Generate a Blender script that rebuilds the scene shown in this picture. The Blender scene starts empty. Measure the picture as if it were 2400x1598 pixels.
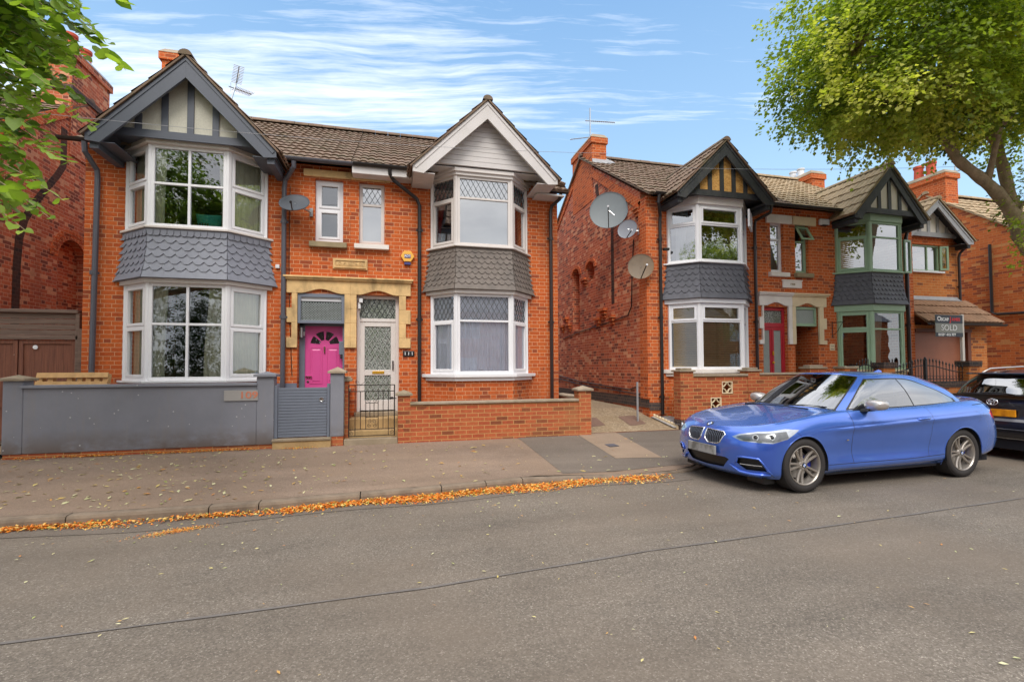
import bpy, bmesh, math, random
import numpy as np
from math import sin, cos, pi, radians, sqrt, atan2
from mathutils import Vector, Matrix, noise as mnoise
random.seed(7); np.random.seed(7)
D = bpy.data; SC = bpy.context.scene; COL = SC.collection

# ---------------------------------------------------------------- camera
cam = D.cameras.new('camera'); co = D.objects.new('camera', cam); COL.objects.link(co); SC.camera = co
cam.sensor_width = 36; cam.lens = 1123.45 * 36 / 2400; cam.shift_y = 0.0112; cam.clip_start = 0.05; cam.clip_end = 3000
YAW, PIT, ROL = 0.248373, 0.0315789, -0.00526
_f = Vector((sin(YAW) * cos(PIT), cos(YAW) * cos(PIT), sin(PIT)))
_r = Vector((cos(YAW), -sin(YAW), 0)); _u = _r.cross(_f)
_r2 = _r * cos(ROL) + _u * sin(ROL); _u2 = -_r * sin(ROL) + _u * cos(ROL)
co.matrix_world = Matrix(((_r2.x, _u2.x, -_f.x, 0), (_r2.y, _u2.y, -_f.y, 0), (_r2.z, _u2.z, -_f.z, 1.53), (0, 0, 0, 1)))

# ---------------------------------------------------------------- light
SUN_EL, SUN_AZ = radians(50), radians(195)     # azimuth measured clockwise from +Y
w = D.worlds.new('World'); SC.world = w; w.use_nodes = True
SC.view_settings.view_transform = 'Standard'; SC.view_settings.look = 'None'
SC.view_settings.exposure = 0.98; SC.view_settings.gamma = 1.0
sun = D.lights.new('sun', 'SUN'); sun.energy = 1.1; sun.angle = radians(25); sun.color = (1, .96, .9)
so = D.objects.new('sun', sun); COL.objects.link(so)
_sd = Vector((sin(SUN_AZ) * cos(SUN_EL), cos(SUN_AZ) * cos(SUN_EL), sin(SUN_EL)))
so.rotation_euler = (-_sd).to_track_quat('-Z', 'Y').to_euler(); so.location = (0, -6, 20)

# ---------------------------------------------------------------- node helper
class NT:
    def __init__(s, tree): s.t = tree; s.n = tree.nodes; s.l = tree.links
    def node(s, typ, **kw):
        n = s.n.new(typ)
        for k, v in kw.items(): setattr(n, k, v)
        return n
    def put(s, sock, v):
        if isinstance(v, bpy.types.NodeSocket): s.l.new(v, sock)
        elif v is not None:
            if sock.type == 'RGBA' and not hasattr(v, '__len__'): v = (v, v, v, 1)
            elif sock.type == 'RGBA' and len(v) == 3: v = (*v, 1)
            sock.default_value = v
    def m(s, op, a, b=None, c=None):
        n = s.node('ShaderNodeMath', operation=op); s.put(n.inputs[0], a)
        if b is not None: s.put(n.inputs[1], b)
        if c is not None: s.put(n.inputs[2], c)
        return n.outputs[0]
    def mix(s, f, a, b, bt='MIX'):
        n = s.node('ShaderNodeMix', data_type='RGBA', blend_type=bt)
        s.put(n.inputs[0], f); s.put(n.inputs[6], a); s.put(n.inputs[7], b); return n.outputs[2]
    def noise(s, vec, scale, detail=3, rough=.5, out=0):
        n = s.node('ShaderNodeTexNoise'); s.put(n.inputs['Vector'], vec) if vec is not None else None
        n.inputs['Scale'].default_value = scale; n.inputs['Detail'].default_value = detail; n.inputs['Roughness'].default_value = rough
        return n.outputs[out]
    def ramp(s, f, stops, interp='LINEAR'):
        n = s.node('ShaderNodeValToRGB'); cr = n.color_ramp; cr.interpolation = interp
        while len(cr.elements) < len(stops): cr.elements.new(.5)
        for e, (p, c) in zip(cr.elements, stops):
            e.position = p; e.color = (c, c, c, 1) if not hasattr(c, '__len__') else (*c[:3], 1)
        s.put(n.inputs[0], f); return n.outputs[0]
    def sep(s, v):
        n = s.node('ShaderNodeSeparateXYZ'); s.put(n.inputs[0], v); return n.outputs
    def comb(s, x, y, z=0):
        n = s.node('ShaderNodeCombineXYZ'); s.put(n.inputs[0], x); s.put(n.inputs[1], y); s.put(n.inputs[2], z); return n.outputs[0]
    def scale(s, v, sx, sy, sz):
        n = s.node('ShaderNodeVectorMath', operation='MULTIPLY'); s.put(n.inputs[0], v); n.inputs[1].default_value = (sx, sy, sz); return n.outputs[0]

def srgb(r, g, b):
    f = lambda c: (c / 255 / 12.92) if c / 255 <= .04045 else ((c / 255 + .055) / 1.055) ** 2.4
    return (f(r), f(g), f(b))

# world: daylight sky with streaks of cirrus, thicker cloud over the other side of the street
t = NT(w.node_tree); t.n.clear()
sky = t.node('ShaderNodeTexSky', sky_type='NISHITA', sun_disc=False, sun_elevation=SUN_EL, sun_rotation=SUN_AZ)
sky.air_density = 1.2; sky.dust_density = .6; sky.ozone_density = 1.6
geo = t.node('ShaderNodeTexCoord').outputs['Generated']
dx, dy, dz = t.sep(geo)
az = t.m('ARCTAN2', dx, dy)
el = t.m('ARCSINE', dz)
tilt = t.m('ADD', el, t.m('MULTIPLY', az, .06))
cv = t.comb(t.m('MULTIPLY', az, 1.5), t.m('MULTIPLY', tilt, 13), 0)
wob = t.noise(t.comb(t.m('MULTIPLY', az, 2), t.m('MULTIPLY', el, 5), 3.7), 1.3, 3)
zz = t.m('MAXIMUM', dz, .03); pu = t.m('DIVIDE', t.m('SUBTRACT', t.m('MULTIPLY', dx, .969), t.m('MULTIPLY', dy, .246)), zz); pv = t.m('DIVIDE', t.m('ADD', t.m('MULTIPLY', dx, .246), t.m('MULTIPLY', dy, .969)), zz)
pv = t.m('SUBTRACT', pv, t.m('MULTIPLY', pu, .035))      # cirrus lies on a flat layer high above, drawn out along one direction
cv2 = t.comb(t.m('MULTIPLY', pu, .62), t.m('ADD', t.m('MULTIPLY', pv, 4.6), t.m('MULTIPLY', wob, 1.1)), 1.3)
streak = t.noise(cv2, 1.0, 9, .66)
fine = t.noise(t.comb(t.m('MULTIPLY', pu, 2.2), t.m('ADD', t.m('MULTIPLY', pv, 21), t.m('MULTIPLY', wob, 3)), 0), 1.0, 5, .65)
s1 = t.m('ADD', t.m('MULTIPLY', streak, .58), t.m('MULTIPLY', fine, .42))
# the main band lies 19 to 33 degrees up, fading to the right
band = t.ramp(t.m('DIVIDE', pv, 4.0), [(.28, .30), (.33, .45), (.37, 1), (.48, 1), (.55, 0)])
fade = t.ramp(t.m('MULTIPLY_ADD', pu, .25, .5), [(.05, 1), (.42, .95), (.56, .5), (.70, .3), (.9, .25)])
mask = t.m('MULTIPLY', t.ramp(t.m('ADD', s1, t.m('MULTIPLY', t.m('MULTIPLY', band, fade), .22)), [(.60, 0), (.86, 1)]), .88)
over = t.ramp(dy, [(0, 1), (.12, 1), (.5, 0)])          # thick cloud behind the camera
over = t.m('MAXIMUM', t.ramp(t.m('MULTIPLY_ADD', dy, .5, .5), [(.3, 1), (.52, 0)]), t.ramp(dz, [(.66, 0), (.80, 1)]))
heavy = t.ramp(t.noise(t.scale(geo, 1, 1, 2.4), 2.1, 6, .55), [(.25, .72), (.7, 1)])
hz = t.ramp(dz, [(0, 1), (.22, .85), (.42, .35), (.62, 0)])
warm = t.mix(t.ramp(t.noise(t.scale(geo, 1, 1, 2.4), 3.2, 6, .6), [(.3, 0), (.7, 1)]), (4.6, 4.6, 4.9), (8.4, 8.2, 8.0))
warm = t.mix(1, warm, t.ramp(dz, [(.05, .62), (.45, .95), (.8, 1.3)]), 'MULTIPLY')
SKYS = .135
base = t.mix(t.m('MULTIPLY', hz, .8), t.mix(.8, sky.outputs[0], (1.05, 2.00, 3.40)), (2.6, 3.75, 4.7))
base = t.mix(mask, base, (5.6, 5.75, 6.1))
colr = t.mix(t.m('MULTIPLY', over, heavy), base, warm)
bg = t.node('ShaderNodeBackground'); t.put(bg.inputs[0], colr); bg.inputs[1].default_value = SKYS
wo = t.node('ShaderNodeOutputWorld'); t.l.new(bg.outputs[0], wo.inputs[0])

# ---------------------------------------------------------------- materials
def newmat(name):
    m = D.materials.new(name); m.use_nodes = True
    t = NT(m.node_tree); t.n.clear()
    out = t.node('ShaderNodeOutputMaterial'); p = t.node('ShaderNodeBsdfPrincipled'); t.l.new(p.outputs[0], out.inputs[0])
    return m, t, p, out
def obc(t): return t.node('ShaderNodeTexCoord').outputs['Object']
def uvc(t): return t.node('ShaderNodeTexCoord').outputs['UV']
def bump(t, p, h, dist=.01, strength=.6):
    b = t.node('ShaderNodeBump'); b.inputs['Strength'].default_value = strength; b.inputs['Distance'].default_value = dist
    t.put(b.inputs['Height'], h); t.l.new(b.outputs[0], p.inputs['Normal'])
def plain(name, col, rough=.6, metal=0, var=.12, scale=6, coat=0, bmp=0, spec=.5, dirt=None, dirtamt=.5, dscale=1.6):
    m, t, p, _ = newmat(name); o = obc(t)
    n = t.noise(o, scale, 5, .6)
    c = t.mix(1.0, col, t.ramp(n, [(.25, 1 - var), (.75, 1 + var)]), 'MULTIPLY')
    if dirt is not None:
        d = t.ramp(t.noise(t.scale(o, 1, 1, .45), dscale, 8, .65), [(.48, 0), (.72, dirtamt)])
        c = t.mix(d, c, dirt)
    t.put(p.inputs['Base Color'], c); p.inputs['Roughness'].default_value = rough; p.inputs['Metallic'].default_value = metal
    p.inputs['Coat Weight'].default_value = coat; p.inputs['Coat Roughness'].default_value = .03; p.inputs['Specular IOR Level'].default_value = spec
    if bmp: bump(t, p, t.noise(o, scale * 8, 4), bmp)
    return m

def brickmat(name, c_main, c_alt, c_dark, mortar, pdark=.16, flem=True, h=.0765, w=.225, mw=.010, soot=None, sootamt=.6, rough=.85, light=None, plight=.06):
    m, t, p, _ = newmat(name); uv = t.sep(uvc(t)); o = obc(t)
    wob = t.m('MULTIPLY', t.m('SUBTRACT', t.noise(o, 7, 2), .5), .006)
    v = t.m('DIVIDE', t.m('ADD', uv[1], wob), h); row = t.m('FLOOR', v); fv = t.m('SUBTRACT', v, row)
    par = t.m('FLOORED_MODULO', row, 2)
    P = w * 1.5 if flem else w
    u = t.m('ADD', t.m('DIVIDE', uv[0], P), t.m('MULTIPLY', par, .5)); iu = t.m('FLOOR', u); fu = t.m('SUBTRACT', u, iu)
    eu = mw / P; ev = mw / h
    if flem:
        hd = t.m('GREATER_THAN', fu, .6667)
        mu = t.m('MAXIMUM', t.m('LESS_THAN', fu, eu), t.m('LESS_THAN', t.m('ABSOLUTE', t.m('SUBTRACT', fu, .6667 + eu / 2)), eu / 2))
        cell = t.m('ADD', iu, t.m('MULTIPLY', hd, .37))
    else:
        mu = t.m('LESS_THAN', fu, eu); cell = iu
    mo = t.m('MAXIMUM', mu, t.m('LESS_THAN', fv, ev))
    wn = t.node('ShaderNodeTexWhiteNoise', noise_dimensions='2D'); t.put(wn.inputs['Vector'], t.comb(cell, row)); rnd = wn.outputs['Value']
    wn2 = t.node('ShaderNodeTexWhiteNoise', noise_dimensions='2D'); t.put(wn2.inputs['Vector'], t.comb(t.m('ADD', cell, 31.7), row)); r2 = wn2.outputs['Value']
    c = t.mix(r2, c_main, c_alt)
    big = t.noise(o, .9, 4, .6)
    dk = t.m('LESS_THAN', t.m('ADD', rnd, t.m('MULTIPLY', t.m('SUBTRACT', big, .5), -.5)), pdark)
    c = t.mix(t.m('MULTIPLY', dk, .8), c, c_dark)
    if light is not None: c = t.mix(t.m('MULTIPLY', t.m('GREATER_THAN', rnd, 1 - plight), .8), c, light)
    c = t.mix(1, c, t.ramp(t.noise(o, 26, 4, .7), [(.3, .82), (.7, 1.16)]), 'MULTIPLY')
    c = t.mix(1, c, t.ramp(big, [(.3, .86), (.7, 1.12)]), 'MULTIPLY')
    c = t.mix(mo, c, mortar)
    if soot is not None:
        c = t.mix(t.ramp(t.noise(t.scale(o, 1, 1, .6), 1.1, 7, .65), [(.5, 0), (.72, sootamt)]), c, soot)
    t.put(p.inputs['Base Color'], c); p.inputs['Roughness'].default_value = rough; p.inputs['Specular IOR Level'].default_value = .25
    bump(t, p, t.m('ADD', t.m('MULTIPLY', t.m('SUBTRACT', 1, mo), .8), t.m('MULTIPLY', t.noise(o, 90, 3), .25)), .006, .8)
    return m

M = {}
M['brick_front'] = brickmat('brick_front', (.58, .128, .028), (.48, .092, .022), (.27, .062, .028), (.66, .34, .18), pdark=.14, soot=(.16, .06, .03), sootamt=.5)
M['brick_front2'] = brickmat('brick_front2', (.60, .135, .032), (.52, .105, .026), (.27, .068, .032), (.68, .35, .18), pdark=.18, soot=(.13, .05, .03), sootamt=.4)
M['brick_side'] = brickmat('brick_side', (.60, .165, .072), (.44, .10, .05), (.17, .055, .04), (.66, .36, .22), pdark=.2, light=(.70, .36, .20), plight=.13, soot=(.17, .075, .05), sootamt=.45)
M['brick_orange'] = brickmat('brick_orange', (.60, .13, .032), (.5, .10, .026), (.3, .065, .025), (.66, .32, .15), pdark=.16)
M['brick_garden'] = brickmat('brick_garden', (.46, .12, .045), (.38, .085, .035), (.20, .065, .03), (.52, .28, .11), pdark=.16, flem=False, mw=.012, soot=(.34, .17, .07), sootamt=.45)
M['brick_ext'] = brickmat('brick_ext', (.55, .19, .05), (.48, .14, .035), (.16, .05, .03), (.52, .3, .13), pdark=.12, flem=False)
M['brick_far'] = brickmat('brick_far', (.56, .155, .042), (.47, .115, .034), (.25, .065, .035), (.52, .25, .10), pdark=.2, flem=False, light=(.55, .27, .10), plight=.1)
M['brick_soot'] = brickmat('brick_soot', (.06, .033, .026), (.10, .04, .026), (.035, .024, .02), (.11, .065, .045), pdark=.3)
M['brick_blue'] = brickmat('brick_blue', (.075, .06, .058), (.10, .07, .06), (.05, .045, .045), (.20, .13, .09), pdark=.2)
M['stone'] = plain('stone', srgb(216, 180, 126), .9, var=.22, scale=3.5, bmp=.004, dirt=srgb(118, 98, 70), dirtamt=.8, dscale=3.2)
M['stone_sill'] = plain('stone_sill', srgb(150, 134, 104), .9, var=.2, bmp=.004)
M['stone_cap'] = plain('stone_cap', srgb(158, 142, 122), .95, var=.22, scale=9, bmp=.004, dirt=srgb(104, 96, 66), dirtamt=.6)
M['painted_stone'] = plain('painted_stone', srgb(228, 220, 212), .7, var=.06, dirt=srgb(180, 165, 150), dirtamt=.4)
M['cream_stone'] = plain('cream_stone', srgb(224, 204, 168), .75, var=.06, dirt=srgb(180, 160, 120), dirtamt=.4)
M['render_grey'] = plain('render_grey', srgb(112, 113, 121), .8, var=.13, scale=1.6, bmp=.004, dirt=srgb(134, 128, 124), dirtamt=.5, dscale=2.4)
def mk_render():
    m, t, p, _ = newmat('render_grey'); o = obc(t); z = t.sep(o)[2]
    c = t.mix(1, srgb(128, 129, 137), t.ramp(t.noise(o, 1.3, 6, .6), [(.3, .88), (.7, 1.13)]), 'MULTIPLY')
    c = t.mix(t.ramp(t.noise(t.scale(o, 3, 3, .5), 2.2, 6, .7), [(.52, 0), (.70, .4)]), c, srgb(138, 132, 128))
    st = t.m('MULTIPLY', t.ramp(t.noise(t.scale(o, 1, 1, 1.6), 2.0, 6, .65), [(.36, 0), (.56, 1)]), t.ramp(z, [(.10, 1), (.42, 0)]))
    c = t.mix(t.m('MULTIPLY', st, .75), c, srgb(98, 82, 68))          # splashed mud along the foot
    v = t.node('ShaderNodeTexVoronoi'); t.put(v.inputs['Vector'], o); v.inputs['Scale'].default_value = 7; 
    c = t.mix(t.m('MULTIPLY', t.m('LESS_THAN', v.outputs['Distance'], .075), .8), c, srgb(190, 190, 190))
    t.put(p.inputs['Base Color'], c); p.inputs['Roughness'].default_value = .8; bump(t, p, t.noise(o, 34, 5, .6), .003, .5); return m
M['render_grey'] = mk_render()
M['plinth_grey'] = plain('plinth_grey', srgb(112, 114, 128), .7, var=.12, bmp=.003)
M['tile_brown'] = plain('tile_brown', srgb(120, 98, 81), .9, var=.3, scale=5, bmp=.004, dirt=srgb(94, 92, 66), dirtamt=.7, dscale=3)
M['tile_tan'] = plain('tile_tan', srgb(164, 142, 112), .9, var=.25, scale=5, bmp=.004, dirt=srgb(120, 110, 78), dirtamt=.6, dscale=3)
M['tile_garage'] = plain('tile_garage', srgb(152, 118, 92), .9, var=.2, scale=5, bmp=.004, dirt=srgb(110, 88, 66), dirtamt=.5, dscale=3)
M['tile_red'] = plain('tile_red', srgb(150, 92, 60), .9, var=.25, scale=8, dirt=srgb(104, 88, 60), dirtamt=.6)
M['slate_grey'] = plain('slate_grey', srgb(126, 128, 138), .55, var=.10, scale=5)
M['slate_brown'] = plain('slate_brown', srgb(116, 106, 98), .7, var=.2, scale=14, dirt=srgb(84, 80, 76), dirtamt=.6, dscale=4)
M['slate_dark'] = plain('slate_dark', srgb(88, 88, 95), .6, var=.22, scale=10, dirt=srgb(56, 56, 60), dirtamt=.6)
M['slate_tilered'] = plain('slate_tilered', srgb(98, 88, 90), .6, var=.22, scale=10, dirt=srgb(66, 62, 66), dirtamt=.6)
M['pvc'] = plain('pvc', (.78, .77, .78), .3, var=.02, scale=2)
M['pvc_old'] = plain('pvc_old', srgb(214, 206, 200), .4, var=.04, scale=3, dirt=srgb(180, 168, 150), dirtamt=.25)
M['fascia_white'] = plain('fascia_white', srgb(206, 200, 196), .5, var=.04, dirt=srgb(170, 164, 150), dirtamt=.35)
M['timber_grey'] = plain('timber_grey', srgb(80, 84, 94), .5, var=.06, scale=3)
M['timber_black'] = plain('timber_black', srgb(50, 52, 54), .6, var=.25, scale=14, dirt=srgb(84, 82, 76), dirtamt=.5, dscale=5)
M['green_paint'] = plain('green_paint', srgb(150, 178, 146), .45, var=.05)
M['red_paint'] = plain('red_paint', srgb(184, 44, 56), .4, var=.08)
M['pink_paint'] = plain('pink_paint', srgb(212, 80, 146), .35, var=.03, scale=2)
M['grey_paint'] = plain('grey_paint', srgb(112, 118, 130), .45, var=.05)
M['pebbledash'] = plain('pebbledash', srgb(208, 204, 188), .9, var=.12, scale=40, bmp=.02)
M['cream_panel'] = plain('cream_panel', srgb(226, 218, 208), .8, var=.05)
M['black_metal'] = plain('black_metal', srgb(34, 30, 30), .4, var=.1)
M['pipe_grey'] = plain('pipe_grey', srgb(84, 84, 92), .35, var=.05)
M['pipe_brown'] = plain('pipe_brown', srgb(50, 38, 36), .3, var=.1)
M['chrome'] = plain('chrome', (.8, .8, .8), .12, 1, var=.01)
M['steel'] = plain('steel', (.5, .5, .5), .3, 1, var=.05)
M['brass'] = plain('brass', srgb(210, 160, 50), .35, .6, var=.05)
M['lead'] = plain('lead', srgb(158, 158, 160), .5, var=.15, scale=8)
M['curtain_cream'] = plain('curtain_cream', srgb(216, 212, 190), .9, var=.05)
M['net'] = plain('net', srgb(238, 240, 250), .9, var=.05)
M['curtain_grey'] = plain('curtain_grey', srgb(170, 162, 150), .9, var=.1)
M['curtain_red'] = plain('curtain_red', srgb(190, 30, 40), .9, var=.1)
M['off_white'] = plain('off_white', srgb(168, 168, 172), .9, var=.02)
M['blind_wood'] = plain('blind_wood', srgb(176, 154, 114), .6, var=.08)
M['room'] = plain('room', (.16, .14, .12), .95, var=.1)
M['lattice_lead'] = plain('lattice_lead', srgb(80, 84, 84), .5, var=.05)
M['turquoise'] = plain('turquoise', srgb(60, 190, 170), .4, var=.03)
M['concrete_drive'] = plain('concrete_drive', srgb(158, 134, 104), .95, var=.22, scale=12, bmp=.004, dirt=srgb(118, 96, 70), dirtamt=.6)
M['step_stone'] = plain('step_stone', srgb(150, 134, 112), .95, var=.2, bmp=.004, dirt=srgb(110, 96, 74), dirtamt=.6)
M['step_yellow'] = plain('step_yellow', srgb(184, 154, 108), .95, var=.2, bmp=.004, dirt=srgb(120, 92, 56), dirtamt=.6)
M['pallet_wood'] = plain('pallet_wood', srgb(198, 156, 104), .8, var=.2, scale=12)
M['bark'] = plain('bark', srgb(160, 140, 112), .95, var=.35, scale=9, bmp=.03, dirt=srgb(106, 104, 62), dirtamt=.7, dscale=4)
M['dish_grey'] = plain('dish_grey', srgb(112, 120, 122), .55, var=.04)
M['dish_dark'] = plain('dish_dark', srgb(84, 88, 94), .45, var=.05)
M['dish_rust'] = plain('dish_rust', srgb(118, 102, 84), .6, var=.15, dirt=srgb(150, 110, 60), dirtamt=.5)
M['dish_pale'] = plain('dish_pale', srgb(128, 131, 138), .45, var=.04)
M['rubber'] = plain('rubber', srgb(46, 42, 40), .8, var=.12, scale=20)
M['white_plastic'] = plain('white_plastic', srgb(222, 222, 224), .4, var=.03)
M['clay'] = plain('clay', srgb(196, 84, 56), .8, var=.12)
M['orange_box'] = plain('orange_box', srgb(236, 178, 70), .5, var=.04)
M['blue_box'] = plain('blue_box', srgb(60, 60, 120), .5, var=.04)
M['garage_panel'] = plain('garage_panel', srgb(166, 104, 76), .5, var=.08, scale=3)
M['garage_frame'] = plain('garage_frame', srgb(112, 62, 40), .6, var=.1)

def mk_glass(name, tint=(.90, .94, .91), refl=.13, rough=0.0):
    m, t, p, out = newmat(name); t.n.remove(p)
    fr = t.node('ShaderNodeFresnel'); fr.inputs[0].default_value = 1.5
    f = t.m('MINIMUM', t.m('MULTIPLY_ADD', fr.outputs[0], 1.8, refl), .95)
    tr = t.node('ShaderNodeBsdfTransparent'); tr.inputs[0].default_value = (*tint, 1)
    gl = t.node('ShaderNodeBsdfGlossy'); gl.inputs['Roughness'].default_value = rough; gl.inputs['Color'].default_value = (.95, .97, 1, 1)
    # panes are never perfectly flat
    b = t.node('ShaderNodeBump'); b.inputs['Strength'].default_value = .05; b.inputs['Distance'].default_value = .02
    t.put(b.inputs['Height'], t.noise(obc(t), 1.7, 2)); t.l.new(b.outputs[0], gl.inputs['Normal'])
    mx = t.node('ShaderNodeMixShader'); t.put(mx.inputs[0], f); t.l.new(tr.outputs[0], mx.inputs[1]); t.l.new(gl.outputs[0], mx.inputs[2])
    t.l.new(mx.outputs[0], out.inputs[0]); return m
M['glass'] = mk_glass('glass')
M['glass_bright'] = mk_glass('glass_bright', (.7, .75, .75), .30)
M['car_glass'] = mk_glass('car_glass', (.42, .50, .46), .22)
M['car_glass_dark'] = mk_glass('car_glass_dark', (.10, .11, .11), .26)
M['glass_clear'] = mk_glass('glass_clear', (.97, .98, .98), .05)
def mk_obscure():
    m, t, p, _ = newmat('glass_obscure'); o = obc(t)
    n = t.noise(t.scale(o, 1, 1, .8), 42, 3, .7); n2 = t.noise(o, 3, 2)
    c = t.mix(t.ramp(n, [(.42, 0), (.58, 1)]), srgb(70, 74, 68), srgb(172, 176, 168))
    c = t.mix(t.ramp(n2, [(.4, 0), (.7, .5)]), c, srgb(84, 96, 70))
    t.put(p.inputs['Base Color'], c); p.inputs['Roughness'].default_value = .25; bump(t, p, n, .01, .8); return m
M['glass_obscure'] = mk_obscure()
M['glass_frost'] = plain('glass_frost', srgb(150, 158, 152), .3, var=.15, scale=60)
M['shop_grey'] = plain('shop_grey', srgb(128, 140, 138), .3, var=.05)

def mk_ground(name, c1, c2, speck, sp=.5, big=.8, bmp=.006, tint=None, grain=70, streak=False):
    m, t, p, _ = newmat(name); o = obc(t)
    vor = t.node('ShaderNodeTexVoronoi'); t.put(vor.inputs['Vector'], o); vor.inputs['Scale'].default_value = grain
    cellc = t.sep(vor.outputs['Color'])[0]
    n = t.noise(o, grain * 1.7, 3, .7)
    c = t.mix(cellc, c1, c2)
    c = t.mix(t.m('MULTIPLY', t.ramp(t.m('MULTIPLY', cellc, n), [(.50, 0), (.56, 1)]), sp), c, speck)
    c = t.mix(1, c, t.ramp(t.noise(o, big, 6, .6), [(.3, .84), (.7, 1.14)]), 'MULTIPLY')
    c = t.mix(1, c, t.ramp(t.noise(t.scale(o, .35, 2.2, 1), 1.2, 5, .6), [(.3, .88), (.7, 1.1)]), 'MULTIPLY')
    if tint is not None: c = t.mix(t.ramp(t.noise(o, .5, 6, .6), [(.42, 0), (.62, .55)]), c, tint)
    c = t.mix(1, c, t.ramp(t.noise(t.scale(o, .05, .9, 1), 1.0, 3, .5), [(.35, .92), (.65, 1.07)]), 'MULTIPLY')
    c = t.mix(t.ramp(t.noise(o, 1.9, 5, .7), [(.66, 0), (.74, .35)]), c, t.mix(1, c, (.62, .6, .58), 'MULTIPLY'))
    t.put(p.inputs['Base Color'], c); p.inputs['Roughness'].default_value = .88; p.inputs['Specular IOR Level'].default_value = .3
    bump(t, p, t.m('ADD', cellc, n), bmp, .7); return m
M['asphalt'] = mk_ground('asphalt', (.125, .104, .083), (.225, .190, .153), (.54, .48, .40), .7, tint=(.19, .150, .114), grain=105)
M['pavement'] = mk_ground('pavement', (.20, .143, .105), (.28, .203, .15), (.40, .33, .26), .45, grain=95, bmp=.003, tint=(.26, .18, .12))
M['patch_dark'] = mk_ground('patch_dark', (.145, .118, .095), (.185, .152, .122), (.3, .27, .23), .25, grain=120, bmp=.003)
M['patch_tan'] = mk_ground('patch_tan', (.27, .195, .135), (.31, .23, .165), (.4, .3, .2), .25, grain=120, bmp=.003)
M['drive'] = mk_ground('drive', (.20, .145, .09), (.36, .28, .19), (.62, .54, .40), .9, grain=34, bmp=.006, tint=(.33, .235, .13))
M['kerb'] = plain('kerb', srgb(128, 112, 95), .9, var=.2, scale=7, bmp=.005, dirt=srgb(84, 72, 60), dirtamt=.8, dscale=2.8)
M['tar'] = plain('tar', srgb(108, 102, 97), .85, var=.2, scale=9)
M['earth'] = mk_ground('earth', (.10, .085, .06), (.15, .12, .09), (.2, .18, .14), .3, grain=30)
M['gravel'] = mk_ground('gravel', (.30, .29, .29), (.5, .48, .47), (.7, .7, .7), .6, grain=26, bmp=.02)

def mk_leaf(name, cols, trans=.45):
    m, t, p, out = newmat(name)
    at = t.node('ShaderNodeAttribute', attribute_name='tone'); f = at.outputs['Fac']
    c = t.ramp(f, cols); t.put(p.inputs['Base Color'], c); p.inputs['Roughness'].default_value = .5; p.inputs['Specular IOR Level'].default_value = .35
    tl = t.node('ShaderNodeBsdfTranslucent'); t.put(tl.inputs[0], t.mix(1, c, (1.25, 1.35, .5), 'MULTIPLY'))
    mx = t.node('ShaderNodeMixShader'); mx.inputs[0].default_value = trans
    t.l.new(p.outputs[0], mx.inputs[1]); t.l.new(tl.outputs[0], mx.inputs[2]); t.l.new(mx.outputs[0], out.inputs[0]); return m
M['leaf_lime'] = mk_leaf('leaf_lime', [(0, (.11, .16, .025)), (.35, (.24, .31, .045)), (.7, (.42, .47, .08)), (1, (.66, .64, .17))], .55)
M['leaf_near'] = mk_leaf('leaf_near', [(0, (.04, .085, .014)), (.5, (.17, .275, .035)), (1, (.34, .46, .08))], .5)
M['leaf_dark'] = mk_leaf('leaf_dark', [(0, (.02, .05, .01)), (.5, (.045, .09, .015)), (1, (.09, .14, .03))])
M['leaf_litter'] = mk_leaf('leaf_litter', [(0, (.50, .10, .012)), (.3, (.82, .22, .02)), (.6, (.88, .40, .05)), (.88, (.80, .60, .22)), (1, (.32, .44, .08))], .15)
M['leaf_pale'] = mk_leaf('leaf_pale', [(0, (.55, .22, .06)), (.4, (.62, .50, .16)), (.75, (.70, .66, .40)), (1, (.30, .36, .07))], .1)

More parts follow.
